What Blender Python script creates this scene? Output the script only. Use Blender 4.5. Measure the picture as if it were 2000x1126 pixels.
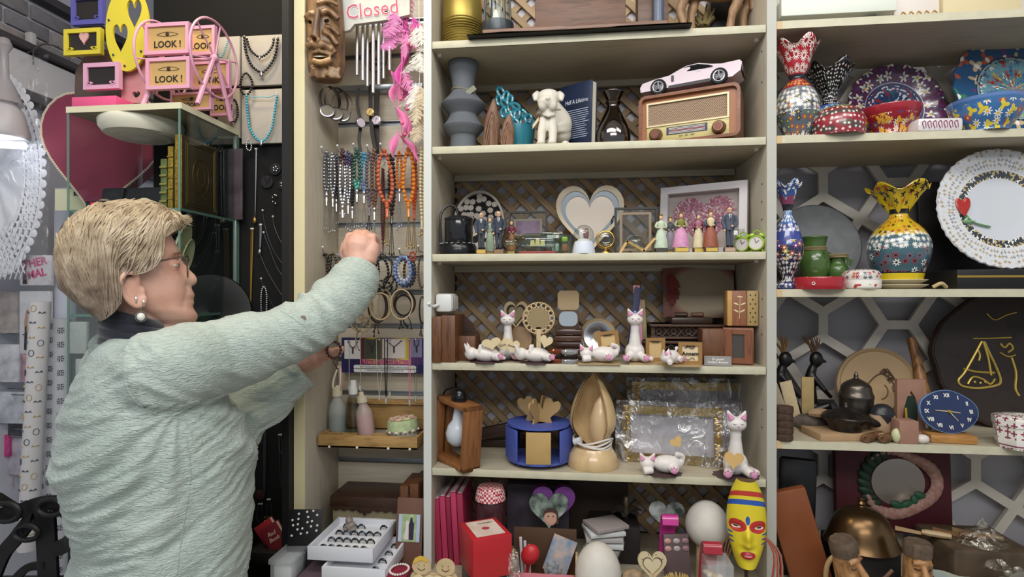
import bpy,bmesh,math,random
from mathutils import Vector as V,Matrix,Euler,noise
from math import pi,sin,cos,tan,atan2,sqrt,radians as R
random.seed(7)
for o in list(bpy.data.objects): bpy.data.objects.remove(o)
scn=bpy.context.scene
col=scn.collection
# ------------------------------------------------------------------ camera
YAW=R(6.4);CAM=V((0,-1.30,1.45));F=1100.0;HOR=575.0
cd=bpy.data.cameras.new('camera');cam=bpy.data.objects.new('camera',cd);col.objects.link(cam)
cam.location=CAM;cam.rotation_euler=(pi/2,0,YAW)
cd.sensor_width=36;cd.lens=F/2000*36;cd.shift_y=(HOR-563)/2000;cd.clip_start=.02
scn.camera=cam
# ------------------------------------------------------------------ light
scn.view_settings.view_transform='Standard';scn.view_settings.look='None'
scn.view_settings.gamma=1;scn.view_settings.use_curve_mapping=False
scn.view_settings.exposure=-0.12
w=bpy.data.worlds.new('world');scn.world=w;w.use_nodes=True
w.node_tree.nodes['Background'].inputs[0].default_value=(.86,.93,1,1)
w.node_tree.nodes['Background'].inputs[1].default_value=.5
def area(name,loc,target,sx,sy,power,colr=(1,1,1)):
 l=bpy.data.lights.new(name,'AREA');l.shape='RECTANGLE';l.size=sx;l.size_y=sy
 l.energy=power;l.color=colr
 o=bpy.data.objects.new(name,l);col.objects.link(o);o.location=loc
 o.rotation_euler=(V(target)-V(loc)).to_track_quat('-Z','Y').to_euler();return o
area('ceiling_and_fill_light',(-.25,-1.15,2.68),(.1,.25,1.2),1.5,.35,18,(1,.985,.95))
area('ceiling_and_fill_light',(.1,-2.5,2.6),(.1,.2,1.3),1.8,.4,26,(1,.985,.95))  # added fill lamp behind the camera, so light reaches in under the shelves
area('ceiling_and_fill_light',(1.0,-1.0,2.68),(1.0,.2,1.2),.9,.3,8,(1,.98,.95))
area('ceiling_spot_light',(-.86,-.16,2.62),(-.75,-.15,1.2),.12,.12,5,(1,.8,.5))
area('aisle_tube_light',(-2.5,.75,2.5),(-2.2,1.2,1.0),1.2,.3,130,(.86,.92,1))
# ------------------------------------------------------------------ picture measure -> place
CR=V((cos(YAW),sin(YAW),0));CF=V((-sin(YAW),cos(YAW),0))
def C(px,py,d):                       # point at distance d along the view axis
 return CAM + d*((px-1000)/F*CR + CF + V((0,0,(HOR-py)/F)))
def P(px,py,Y):                       # point on the upright plane y = Y
 rx=(px-1000)/F
 return C(px,py,(Y-CAM.y)/(rx*CR.y+CF.y))
def X(px,Y): return P(px,HOR,Y).x
def Z(px,py,Y): return P(px,py,Y).z
def mpp(px,Y): return (Y-CAM.y)/((px-1000)/F*CR.y+CF.y)/F
# ------------------------------------------------------------------ materials
def lin(c):
 if isinstance(c,str):
  c=c.lstrip('#');c=[int(c[i:i+2],16)/255 for i in (0,2,4)]
 return [x/12.92 if x <= .04045 else ((x+.055)/1.055)**2.4 for x in c[:3]]+[1]
MC={}
class NT:
 def __init__(s,name):
  s.m=bpy.data.materials.new(name);s.m.use_nodes=True;s.t=s.m.node_tree
  s.b=s.t.nodes['Principled BSDF']
 def n(s,typ,**kw):
  nd=s.t.nodes.new('ShaderNode'+typ)
  for k,v in kw.items():
   if k.startswith('i_'): nd.inputs[k[2:].replace('_',' ')].default_value=v
   elif k.startswith('n'): nd.inputs[int(k[1:])].default_value=v
   else: setattr(nd,k,v)
  return nd
 def l(s,a,b): s.t.links.new(a,b)
 def math(s,op,a,b=0,c=0):
  nd=s.t.nodes.new('ShaderNodeMath');nd.operation=op
  for i,x in enumerate((a,b,c)):
   if hasattr(x,'links'): s.l(x,nd.inputs[i])
   else: nd.inputs[i].default_value=x
  return nd.outputs[0]
 def mix(s,fac,a,b):
  nd=s.t.nodes.new('ShaderNodeMix');nd.data_type='RGBA'
  for i,x in ((0,fac),(6,a),(7,b)):
   if hasattr(x,'links'): s.l(x,nd.inputs[i])
   else: nd.inputs[i].default_value=x
  return nd.outputs[2]
 def ramp(s,fac,stops,const=False):
  nd=s.t.nodes.new('ShaderNodeValToRGB');cr=nd.color_ramp
  if const: cr.interpolation='CONSTANT'
  while len(cr.elements) < len(stops): cr.elements.new(.5)
  for e,(p,c) in zip(cr.elements,stops): e.position=p;e.color=lin(c)
  s.l(fac,nd.inputs[0]);return nd.outputs[0]
 def coords(s,kind='Object',scale=(1,1,1),rot=(0,0,0)):
  tc=s.n('TexCoord');mp=s.n('Mapping');mp.inputs['Scale'].default_value=scale
  mp.inputs['Rotation'].default_value=rot
  s.l(tc.outputs[kind],mp.inputs[0]);return mp.outputs[0]
 def bump(s,h,st=.3,d=.01):
  nd=s.n('Bump');nd.inputs['Strength'].default_value=st;nd.inputs['Distance'].default_value=d
  s.l(h,nd.inputs['Height']);s.l(nd.outputs[0],s.b.inputs['Normal'])
def mat(c,rough=.5,metal=0,var=0,vs=30,bump=0,bs=80,alpha=1,coat=0,trans=0,emit=0,stretch=(1,1,1),ior=1.45,c2=None,sheen=0):
 key=(str(c),rough,metal,var,vs,bump,bs,alpha,coat,trans,emit,stretch,str(c2),ior,sheen)
 if key in MC: return MC[key]
 s=NT('paint_'+str(len(MC)));b=s.b
 b.inputs['Base Color'].default_value=lin(c);b.inputs['Roughness'].default_value=rough
 b.inputs['Metallic'].default_value=metal;b.inputs['Alpha'].default_value=alpha
 b.inputs['Coat Weight'].default_value=coat;b.inputs['Coat Roughness'].default_value=.08
 b.inputs['Transmission Weight'].default_value=trans;b.inputs['IOR'].default_value=ior
 b.inputs['Sheen Weight'].default_value=sheen
 if emit:
  b.inputs['Emission Color'].default_value=lin(c);b.inputs['Emission Strength'].default_value=emit
 if var or c2:
  co=s.coords(scale=stretch);nz=s.n('TexNoise');nz.inputs['Scale'].default_value=vs;nz.inputs['Detail'].default_value=5
  s.l(co,nz.inputs[0])
  l0=lin(c);k=var
  A=lin(c2) if c2 else [max(0,x*(1-k)) for x in l0[:3]]+[1]
  B=l0 if c2 else [min(1,x*(1+k)) for x in l0[:3]]+[1]
  r=s.n('MapRange');r.inputs[1].default_value=.32;r.inputs[2].default_value=.68
  s.l(nz.outputs[0],r.inputs[0]);s.l(s.mix(r.outputs[0],A,B),b.inputs['Base Color'])
 if bump:
  co=s.coords(scale=stretch);nz=s.n('TexNoise');nz.inputs['Scale'].default_value=bs;nz.inputs['Detail'].default_value=4
  s.l(co,nz.inputs[0]);s.bump(nz.outputs[0],bump,.004)
 MC[key]=s.m;return s.m
def wood(c1,c2,grain=(1,30,30),scale=6,rough=.55,bump=.08,coat=0):
 key=('w',c1,c2,grain,scale,rough,coat)
 if key in MC: return MC[key]
 s=NT('wood_'+str(len(MC)));co=s.coords(scale=grain)
 nz=s.n('TexNoise');nz.inputs['Scale'].default_value=scale;nz.inputs['Detail'].default_value=7;nz.inputs['Distortion'].default_value=.6
 s.l(co,nz.inputs[0])
 s.l(s.ramp(nz.outputs[0],[(.3,c2),(.52,c1),(.7,c1)]),s.b.inputs['Base Color'])
 s.b.inputs['Roughness'].default_value=rough;s.b.inputs['Coat Weight'].default_value=coat
 s.bump(nz.outputs[0],bump,.003);MC[key]=s.m;return s.m
def glass(c='#eef5f0',rough=.02,alpha=.12):
 """thin clear sheet: mostly see-through with a glossy coat"""
 key=('g',c,rough,alpha)
 if key in MC: return MC[key]
 s=NT('glass_'+str(len(MC)));t=s.t
 tr=s.n('BsdfTransparent');tr.inputs[0].default_value=lin(c)
 gl=s.n('BsdfGlossy');gl.inputs['Roughness'].default_value=rough
 fr=s.n('LayerWeight');fr.inputs[0].default_value=.5
 mx=s.n('MixShader');s.l(s.math('ADD',s.math('MULTIPLY',s.math('POWER',fr.outputs['Facing'],4.0),.75),.03+alpha*.12),mx.inputs[0])
 s.l(tr.outputs[0],mx.inputs[1]);s.l(gl.outputs[0],mx.inputs[2])
 s.l(mx.outputs[0],t.nodes['Material Output'].inputs[0]);MC[key]=s.m;return s.m
def film(c='#ffffff',alpha=.25,rough=.12,bs=25,vs=1.0):
 """crinkled clear wrapping film"""
 key=('f',c,alpha,rough,bs)
 if key in MC: return MC[key]
 s=NT('film_'+str(len(MC)));t=s.t
 tr=s.n('BsdfTransparent');gl=s.n('BsdfGlossy');gl.inputs['Roughness'].default_value=rough;gl.inputs[0].default_value=lin(c)
 co=s.coords(scale=(1,1,vs));nz=s.n('TexNoise');nz.inputs['Scale'].default_value=bs;nz.inputs['Detail'].default_value=6;nz.inputs['Distortion'].default_value=1.5
 s.l(co,nz.inputs[0]);bp=s.n('Bump');bp.inputs['Strength'].default_value=1;bp.inputs['Distance'].default_value=.02
 s.l(nz.outputs[0],bp.inputs['Height']);s.l(bp.outputs[0],gl.inputs['Normal'])
 mx=s.n('MixShader');mr=s.n('MapRange');mr.inputs[1].default_value=.5;mr.inputs[2].default_value=.62;mr.inputs[3].default_value=alpha*.35;mr.inputs[4].default_value=alpha*1.6
 s.l(nz.outputs[0],mr.inputs[0]);s.l(mr.outputs[0],mx.inputs[0])
 s.l(tr.outputs[0],mx.inputs[1]);s.l(gl.outputs[0],mx.inputs[2]);s.l(mx.outputs[0],t.nodes['Material Output'].inputs[0])
 MC[key]=s.m;return s.m
def painted(base,layers,rough=.18,uvscale=1,coat=.6,relief=.15):
 """glazed, hand painted ceramic. base: stops along v (0..1) of the lathe. layers: (v0, v1, cell size, petals, radius, colours, centre colour)"""
 s=NT('glaze_'+str(len(MC)));uv=s.n('UVMap',uv_map='uv');sep=s.n('SeparateXYZ');s.l(uv.outputs[0],sep.inputs[0])
 u,v=sep.outputs[0],sep.outputs[1]
 uv2=s.n('UVMap',uv_map='vn');sp2=s.n('SeparateXYZ');s.l(uv2.outputs[0],sp2.inputs[0]);vn=sp2.outputs[1]
 c=s.ramp(vn,base,True);hh=None
 for i,(v0,v1,cell,petals,rad,cols,cc) in enumerate(layers):
  vo=s.n('TexVoronoi');vo.voronoi_dimensions='2D';vo.inputs['Randomness'].default_value=.55;vo.inputs['Scale'].default_value=1/cell
  off=s.n('Mapping');off.inputs['Location'].default_value=(i*.37,i*.23,0);s.l(uv.outputs[0],off.inputs[0]);s.l(off.outputs[0],vo.inputs['Vector'])
  df=s.n('VectorMath');df.operation='SUBTRACT';s.l(off.outputs[0],df.inputs[0])
  # voronoi position is in scaled space
  sc=s.n('VectorMath');sc.operation='SCALE';sc.inputs['Scale'].default_value=1
  s.l(vo.outputs['Position'],sc.inputs[0]);s.l(sc.outputs[0],df.inputs[1])
  sd=s.n('SeparateXYZ');s.l(df.outputs[0],sd.inputs[0])
  ang=s.math('ARCTAN2',sd.outputs[1],sd.outputs[0])
  r=s.math('SQRT',s.math('ADD',s.math('MULTIPLY',sd.outputs[0],sd.outputs[0]),s.math('MULTIPLY',sd.outputs[1],sd.outputs[1])))
  pet=s.math('ADD',.68,s.math('MULTIPLY',.32,s.math('COSINE',s.math('MULTIPLY',ang,float(petals)))))
  m=s.math('LESS_THAN',r,s.math('MULTIPLY',pet,rad*cell))
  band=s.math('MULTIPLY',s.math('GREATER_THAN',vn,v0),s.math('LESS_THAN',vn,v1))
  m=s.math('MULTIPLY',m,band)
  sv=s.n('SeparateXYZ');s.l(vo.outputs['Color'],sv.inputs[0])
  pc=s.ramp(sv.outputs[0],[(k/len(cols),q) for k,q in enumerate(cols)],True)
  if cc: pc=s.mix(s.math('LESS_THAN',r,rad*cell*.3),pc,lin(cc))
  c=s.mix(m,c,pc);hh=m if hh is None else s.math('MAXIMUM',hh,m)
 s.l(c,s.b.inputs['Base Color']);s.b.inputs['Roughness'].default_value=rough;s.b.inputs['Coat Weight'].default_value=coat
 s.b.inputs['Coat Roughness'].default_value=.05
 if hh is not None: s.bump(hh,relief,.002)
 MC[('pt',len(MC))]=s.m;return s.m
# ------------------------------------------------------------------ mesh builder
class MB:
 def __init__(s): s.v=[];s.f=[];s.uv=[];s.vn=[];s.mi=[];s.m=0;s.T=None
 def add(s,vs,fs,uvs=None,vns=None):
  b=len(s.v);T=s.T
  s.v += [(T @ V(p)) if T else V(p) for p in vs]
  for i,f in enumerate(fs):
   s.f.append([b+k for k in f]);s.mi.append(s.m)
   s.uv.append(uvs[i] if uvs else None);s.vn.append(vns[i] if vns else None)
  return s
 def box(s,c,d,rot=None,bev=0,seg=2):
  M=Matrix.Translation(V(c))
  if rot is not None: M=M @ Euler(rot).to_matrix().to_4x4()
  if not bev:
   x,y,z=[k/2 for k in d]
   vs=[M @ V((a*x,b*y,e*z)) for a in (-1,1) for b in (-1,1) for e in (-1,1)]
   fs=[(0,1,3,2),(4,6,7,5),(0,4,5,1),(2,3,7,6),(0,2,6,4),(1,5,7,3)]
   return s.add(vs,fs)
  bm=bmesh.new();bmesh.ops.create_cube(bm,size=1)
  for v in bm.verts: v.co=V([v.co[i]*d[i] for i in range(3)])
  bmesh.ops.bevel(bm,geom=bm.edges[:],offset=min(bev,min(d)*.48),segments=seg,profile=.5,affect='EDGES')
  bm.verts.index_update()
  s.add([M @ v.co for v in bm.verts],[[v.index for v in f.verts] for f in bm.faces]);bm.free();return s
 def lathe(s,prof,n=24,c=(0,0,0),sx=1,sy=1,rot=None,mod=None,a0=0,a1=2*pi):
  M=Matrix.Translation(V(c))
  if rot is not None: M=M @ Euler(rot).to_matrix().to_4x4()
  full=abs(a1-a0-2*pi) < 1e-6;cols=n if full else n+1
  vs=[];L=[0]
  for i in range(1,len(prof)): L.append(L[-1]+math.dist(prof[i],prof[i-1]))
  rm=max(p[0] for p in prof)
  for i,(r,z) in enumerate(prof):
   for k in range(cols):
    a=a0+(a1-a0)*k/n;q=mod(a,i/(len(prof)-1)) if mod else (1,0)
    vs.append(M @ V((r*q[0]*cos(a)*sx,r*q[0]*sin(a)*sy,z+q[1])))
  fs=[];us=[];vn=[]
  for i in range(len(prof)-1):
   for k in range(n):
    k2=(k+1) % cols;fs.append((i*cols+k,i*cols+k2,(i+1)*cols+k2,(i+1)*cols+k))
    ua,ub=rm*(a0+(a1-a0)*k/n),rm*(a0+(a1-a0)*(k+1)/n)
    us.append([(ua,L[i]),(ub,L[i]),(ub,L[i+1]),(ua,L[i+1])])
    p,q=L[i]/L[-1],L[i+1]/L[-1];vn.append([(0,p),(1,p),(1,q),(0,q)])
  return s.add(vs,fs,us,vn)
 def cyl(s,a,b,r,r2=None,n=16,cap=True):
  a,b=V(a),V(b);d=b-a;q=d.to_track_quat('Z','Y').to_matrix().to_4x4();M=Matrix.Translation(a) @ q
  r2=r if r2 is None else r2;h=d.length
  vs=[M @ V((r*cos(2*pi*k/n),r*sin(2*pi*k/n),0)) for k in range(n)]+[M @ V((r2*cos(2*pi*k/n),r2*sin(2*pi*k/n),h)) for k in range(n)]
  fs=[(k,(k+1) % n,n+(k+1) % n,n+k) for k in range(n)]
  if cap: fs += [list(range(n))[::-1],list(range(n,2*n))]
  return s.add(vs,fs)
 def tube(s,pts,r,n=6,closed=False):
  pts=[V(p) for p in pts];N=len(pts);rs=r if isinstance(r,(list,tuple)) else [r]*N
  vs=[];prev=None
  for i,p in enumerate(pts):
   if closed: d=pts[(i+1) % N]-pts[i-1]
   else: d=pts[min(i+1,N-1)]-pts[max(i-1,0)]
   if d.length < 1e-9: d=V((0,0,1))
   d.normalize()
   if prev is None: u=d.orthogonal().normalized()
   else:
    u=prev-d*prev.dot(d);u=u.normalized() if u.length > 1e-6 else d.orthogonal().normalized()
   prev=u;w_=d.cross(u)
   for k in range(n):
    a=2*pi*k/n;vs.append(p+rs[i]*(cos(a)*u+sin(a)*w_))
  fs=[(i*n+k,i*n+(k+1) % n,((i+1) % N)*n+(k+1) % n,((i+1) % N)*n+k) for i in range(N if closed else N-1) for k in range(n)]
  if not closed: fs += [list(range(n))[::-1],list(range((N-1)*n,N*n))]
  return s.add(vs,fs)
 def ball(s,c,r,n=12,m=8,rot=None):
  r=(r,r,r) if not isinstance(r,(tuple,list)) else r
  M=Matrix.Translation(V(c))
  if rot is not None: M=M @ Euler(rot).to_matrix().to_4x4()
  vs=[M @ V((0,0,-r[2]))]
  for i in range(1,m):
   p=-pi/2+pi*i/m
   for k in range(n): vs.append(M @ V((r[0]*cos(p)*cos(2*pi*k/n),r[1]*cos(p)*sin(2*pi*k/n),r[2]*sin(p))))
  vs.append(M @ V((0,0,r[2])));T=len(vs)-1
  fs=[(0,1+(k+1) % n,1+k) for k in range(n)]
  fs += [(1+i*n+k,1+i*n+(k+1) % n,1+(i+1)*n+(k+1) % n,1+(i+1)*n+k) for i in range(m-2) for k in range(n)]
  fs += [(1+(m-2)*n+k,1+(m-2)*n+(k+1) % n,T) for k in range(n)]
  return s.add(vs,fs)
 def prism(s,o,y0,y1):            # outline (x, z) pushed from y0 (front) to y1
  n=len(o);vs=[(x,y0,z) for x,z in o]+[(x,y1,z) for x,z in o]
  a=sum(o[i][0]*o[(i+1) % n][1]-o[(i+1) % n][0]*o[i][1] for i in range(n))
  F_=list(range(n));fs=[F_,[n+k for k in F_[::-1]]]+[(k,n+k,n+(k+1) % n,(k+1) % n) for k in range(n)]
  if a < 0: fs=[f[::-1] for f in fs]
  us=[[o[k % n] for k in f] for f in fs]
  return s.add(vs,fs,us)
 def ring(s,o,i,y0,y1):          # frame between two outlines of equal length
  n=len(o);vs=[(x,y0,z) for x,z in o]+[(x,y0,z) for x,z in i]+[(x,y1,z) for x,z in o]+[(x,y1,z) for x,z in i]
  fs=[]
  for k in range(n):
   j=(k+1) % n
   fs += [(k,j,n+j,n+k),(2*n+k,3*n+k,3*n+j,2*n+j),(k,2*n+k,2*n+j,j),(n+k,n+j,3*n+j,3*n+k)]
  a=sum(o[q][0]*o[(q+1) % n][1]-o[(q+1) % n][0]*o[q][1] for q in range(n))
  if a < 0: fs=[f[::-1] for f in fs]
  return s.add(vs,fs)
 def surf(s,nu,nv,fn,cu=False,cv=False):
  A=nu if cu else nu+1;B=nv if cv else nv+1
  vs=[fn(i/nu,j/nv) for i in range(A) for j in range(B)];fs=[];us=[]
  for i in range(nu):
   for j in range(nv):
    i2=(i+1) % A;j2=(j+1) % B
    fs.append((i*B+j,i2*B+j,i2*B+j2,i*B+j2));us.append([(i/nu,j/nv),((i+1)/nu,j/nv),((i+1)/nu,(j+1)/nv),(i/nu,(j+1)/nv)])
  return s.add(vs,fs,us)
 def mesh(s,name,angle=38):
  me=bpy.data.meshes.new(name);me.from_pydata(s.v,[],s.f)
  me.polygons.foreach_set('material_index',s.mi)
  if any(s.uv):
   for nm,src in (('uv',s.uv),('vn',s.vn)):
    l=me.uv_layers.new(name=nm);dat=[]
    for f,u in zip(s.f,src):
     for k in range(len(f)): dat += list(u[k]) if u else [0,0]
    l.data.foreach_set('uv',dat)
  me.polygons.foreach_set('use_smooth',[True]*len(me.polygons));me.set_sharp_from_angle(angle=R(angle));me.update()
  return me
 def build(s,name,m,parent=None,loc=(0,0,0),rot=(0,0,0),angle=38):
  me=s.mesh(name,angle)
  for q in (m if isinstance(m,(list,tuple)) else [m]): me.materials.append(q)
  return link(name,me,parent,loc,rot)
def link(name,me,parent=None,loc=(0,0,0),rot=(0,0,0)):
 o=bpy.data.objects.new(name,me);col.objects.link(o);o.parent=parent;o.location=loc;o.rotation_euler=rot;return o
def tag(o,label,cat,group=None,kind=None):
 if label: o['label']=label
 if cat: o['category']=cat
 if group: o['group']=group
 if kind: o['kind']=kind
 return o
def thing(name,label,cat,loc=(0,0,0),rz=0,group=None,rot=None):
 return tag(link(name,None,None,loc,rot or (0,0,rz)),label,cat,group)
def copy_tree(o,parent=None):
 c=o.copy();col.objects.link(c);c.parent=parent
 for ch in list(o.children): copy_tree(ch,c)
 return c
def text(body,size,m,parent,loc,rot=(pi/2,0,0),ext=.0004,name='lettering',align='CENTER',sx=1,bold=0,shear=0):
 c=bpy.data.curves.new(name,'FONT');c.body=body;c.size=size;c.align_x=align;c.align_y='CENTER';c.extrude=ext;c.offset=bold;c.shear=shear
 c.resolution_u=2
 o=bpy.data.objects.new('tmp',c);col.objects.link(o)
 me=bpy.data.meshes.new_from_object(o.evaluated_get(bpy.context.evaluated_depsgraph_get()))
 bpy.data.objects.remove(o);me.name=name;me.materials.clear();me.materials.append(m)
 if sx != 1:
  for v in me.vertices: v.co.x *= sx
 return link(name,me,parent,loc,rot)
def rect(x0,z0,x1,z1): return [(x0,z0),(x1,z0),(x1,z1),(x0,z1)]
def oval(rx,rz,n=32,cx=0,cz=0,a0=0): return [(cx+rx*cos(2*pi*k/n+a0),cz+rz*sin(2*pi*k/n+a0)) for k in range(n)]
def heart(w_,h,n=36,cx=0,cz=0):
 o=[]
 for k in range(n):
  t=2*pi*k/n;x=16*sin(t)**3;y=13*cos(t)-5*cos(2*t)-2*cos(3*t)-cos(4*t)
  o.append((cx+x/32*w_,cz+(y+2.5)/29*h))
 return o[::-1]
def spline(pts,n=8,closed=False):
 pts=[V(p) for p in pts];N=len(pts);out=[]
 for i in range(N if closed else N-1):
  g=(lambda k: pts[k % N]) if closed else (lambda k: pts[max(0,min(N-1,k))])
  p0,p1,p2,p3=g(i-1),g(i),g(i+1),g(i+2)
  for j in range(n):
   t=j/n;out.append(.5*((2*p1)+(p2-p0)*t+(2*p0-5*p1+4*p2-p3)*t*t+(3*p1-p0-3*p2+p3)*t**3))
 if not closed: out.append(pts[-1])
 return out
def sp2(pts,n=6,closed=True): return [(p.x,p.z) for p in spline([(x,0,z) for x,z in pts],n,closed)]

# ================================================================== the setting
OAK=wood('#b8ae98','#a89e88',(2,40,40),5,.5)
OAKV=wood('#c4bba8','#b4aa96',(40,40,2),5,.5)
EDGE=mat('#c3bea6',.45,var=.06,vs=40)
WHITE_EDGE=mat('#cfd2cd',.4)
def struct(o): o['kind']='structure';return o
struct(MB().box((-1,1,-.02),(12,12,.04)).build('floor',mat('#8d867c',.4,var=.1,vs=4)))
struct(MB().box((.7,-.2,2.93),(5.0,4.6,.04)).build('ceiling',mat('#d6d4ce',.8)))
struct(MB().box((.62,.32,1.42),(2.6,.04,2.9)).build('wall_back',mat('#8b8688',.8)))
SZ=dict(A=2.046,B=1.798,C=1.545,D=1.290,E=1.0417,T=.80)
RZ=dict(A=2.052,B=1.800,C=1.462,D=1.128,T=.80)
XL0,XL1=X(575,0),X(596,0)         # left panel of the slatwall bay
XM0,XM1=X(828,0),X(843,0)         # panel between the bays
XR0,XR1=X(1497,0),X(1516,0)
DEP=.26;TH=.0165
# ---- middle shelving bay
u=thing('shelving_unit','tall pale oak shelving bay with five shelves and diagonal lattice back','shelving unit',(0,0,0))
for xa,xb in ((XM0,XM1),(XR0,XR1)):
 pn=MB().box(((xa+xb)/2,DEP/2,1.82),(xb-xa,DEP,2.04),bev=.001).build('side_panel',OAKV,u)
 MB().box(((xa+xb)/2,-.0012,1.82),(xb-xa,.0024,2.04)).build('edge_strip',WHITE_EDGE if xa < 0 else mat('#b3b2aa',.45),pn)
for k in 'ABCDE':
 z=SZ[k];sh=MB().box(((XM1+XR0)/2,DEP/2+.001,z-TH/2),(XR0-XM1-.002,DEP-.004,TH)).build('shelf',OAK,u)
 MB().box(((XM1+XR0)/2,-.0002,z-TH/2),(XR0-XM1-.003,.0016,TH+.0004),bev=.0004).build('edge_strip',EDGE,sh)
 MB().box(((XM1+XR0)/2,DEP-.012,z-TH-.008),(XR0-XM1-.004,.012,.016)).build('back_rail',OAK,u)
 for x in (XM1+.012,XR0-.012):
  MB().cyl((x,.03,z-TH-.006),(x,.03,z-TH),.005,n=8).build('shelf_peg',mat('#d8d4c8',.5),u)
for x in (XR0-.0002,):                      # peg holes in the side panel
 for z in (2.0,1.93,1.70,1.66,1.62,1.44,1.40,1.36,1.19,1.15):
  MB().cyl((x-.0004,.03,z),(x+.0004,.03,z),.0025,n=8).build('peg_hole',mat('#3a3128',.8),u)
bx0,bx1,bz0,bz1=XM1+.002,XR0-.002,.80,2.35
LB=MB().box(((bx0+bx1)/2,DEP+.022,(bz0+bz1)/2),(bx1-bx0,.006,bz1-bz0)).build('back_board',mat('#b9b5bc',.35,var=.1,vs=12),u)
SLAT=[wood(a,b,(30,30,3),5,.6) for a,b in (('#a08664','#8d7454'),('#ab906c','#967c5b'),('#977d5c','#866e50'))]
pit=.055;sw=.0165
def clip_line(k,sgn):
 # points with x*sgn + z = k inside the rectangle
 pts=[]
 for x in (bx0,bx1):
  z=k-sgn*x
  if bz0 <= z <= bz1: pts.append((x,z))
 for z in (bz0,bz1):
  x=(k-z)*sgn
  if bx0 < x < bx1: pts.append((x,z))
 return pts if len(pts) == 2 and math.dist(*pts) > .03 else None
for sgn,yy in ((1,DEP+.004),(-1,DEP+.014)):
 k=(min(sgn*bx0,sgn*bx1)+bz0)
 i=0
 while k < max(sgn*bx0,sgn*bx1)+bz1:
  k += pit;i += 1;p=clip_line(k,sgn)
  if not p: continue
  (xa,za),(xb,zb)=p;L=math.dist(*p)
  MB().box((0,0,0),(sw,.008,L)).build('lattice_slat',SLAT[(i*7+(sgn > 0)) % 3],u,((xa+xb)/2,yy,(za+zb)/2),(0,atan2(xb-xa,zb-za),0))
# ---- slatwall bay on the left
NB=.19
u2=thing('slatwall_bay','narrow pale oak bay with grooved slatwall back for hanging jewellery','display bay',(0,0,0))
pn=MB().box(((XL0+XL1)/2,NB/2+.02,1.82),(XL1-XL0,NB+.04,2.04),bev=.001).build('side_panel',OAKV,u2)
MB().box(((XL0+XL1)/2,-.0012,1.82),(XL1-XL0,.0024,2.04)).build('edge_strip',mat('#e2d6ac',.45),pn)
chz=[2.009-.092*i+.184 for i in range(15)]
for i,z in enumerate(chz):
 MB().box(((XL1+XM0)/2,NB+.008,z+.046),(XM0-XL1-.001,.016,.078),bev=.001).build('slat_board',wood('#c6bba8','#b6aa96',(2,30,60),5,.45),u2)
 MB().box(((XL1+XM0)/2,NB+.012,z),(XM0-XL1-.001,.006,.012)).build('aluminium_channel',mat('#9aa0a6',.35,.8),u2)
 MB().box(((XL1+XM0)/2,NB+.001,z+.0065),(XM0-XL1-.001,.003,.002)).build('aluminium_channel',mat('#b4b9bf',.3,.85),u2)
MB().box(((XL1+XM0)/2,NB+.03,1.82),(XM0-XL1,.01,2.04)).build('back_board',OAKV,u2)
# ---- right shelving bay with fretwork back
XE=1.32
u3=thing('shelving_unit','pale oak shelving bay of ceramics with white geometric fretwork back','shelving unit',(0,0,0))
for k in 'ABCD':
 z=RZ[k];sh=MB().box(((XR1+XE)/2,DEP/2,z-TH/2),(XE-XR1-.002,DEP-.004,TH)).build('shelf',OAK,u3)
 MB().prism([(XR1+.012,z-TH-.0004),(XE,z-TH-.0004),(XE,z+.0002),(XR1+.012,z+.0002)],-.001,.0016).build('edge_strip',EDGE,sh)
 MB().prism([(XR1+.001,z-TH-.0004),(XR1+.012,z-TH-.0004),(XR1+.012,z+.0002),(XR1+.001,z+.0002)],-.0006,.0016).build('edge_strip',mat('#c9ab80',.5),sh)
MB().box((XE+.009,DEP/2,1.82),(.018,DEP,2.04)).build('side_panel',OAKV,u3)
MB().box(((XR1+XE)/2,DEP+.035,1.5),(XE-XR1,.006,1.6)).build('back_board',mat('#a9a7ad',.7),u3)
# fretwork: Cairo pentagon net cut as one sheet
fw=MB();a=.092;t_=.0115
def bar(p,q):
 d=V((q[0]-p[0],q[1]-p[1]));L=d.length
 if L < 1e-6: return
 n_=V((-d.y,d.x))/L*t_;e=d/L*t_*.45
 fw.prism([(p[0]-e.x+n_.x,p[1]-e.y+n_.y),(p[0]-e.x-n_.x,p[1]-e.y-n_.y),(q[0]+e.x-n_.x,q[1]+e.y-n_.y),(q[0]+e.x+n_.x,q[1]+e.y+n_.y)],DEP-.006+random.random()*.0006,DEP+.004)
s3=a*.40;x0,z0=XR1+.02,.82
def inb(p): return (min(max(p[0],XR1+.002),XE-.002),min(max(p[1],.80),2.34))
for i in range(-1,12):
 for j in range(-1,13):
  cx,cz=x0+2*a*i,z0+2*a*j;flip=(i+j) % 2
  s_=s3*.9
  if flip: pp=[((cx-s_,cz),(cx+s_,cz))];ends=[(cx-s_,cz),(cx+s_,cz)];nb=[[(cx-a,cz+a*.0-a*.0)],[]]
  else: pp=[((cx,cz-s_),(cx,cz+s_))];ends=[(cx,cz-s_),(cx,cz+s_)]
  for p,q in pp: bar(inb(p),inb(q))
  # each end joins two corner nodes
  for e in ends:
   for sx in (-1,1):
    if flip: node=(cx+(a if e[0] > cx else -a),cz+sx*a)
    else: node=(cx+sx*a,cz+(a if e[1] > cz else -a))
    p,q=inb(e),inb(node)
    bar(p,q)
fw.build('fretwork_panel',mat('#d2cbc0',.6,var=.04,vs=20),u3)
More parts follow.
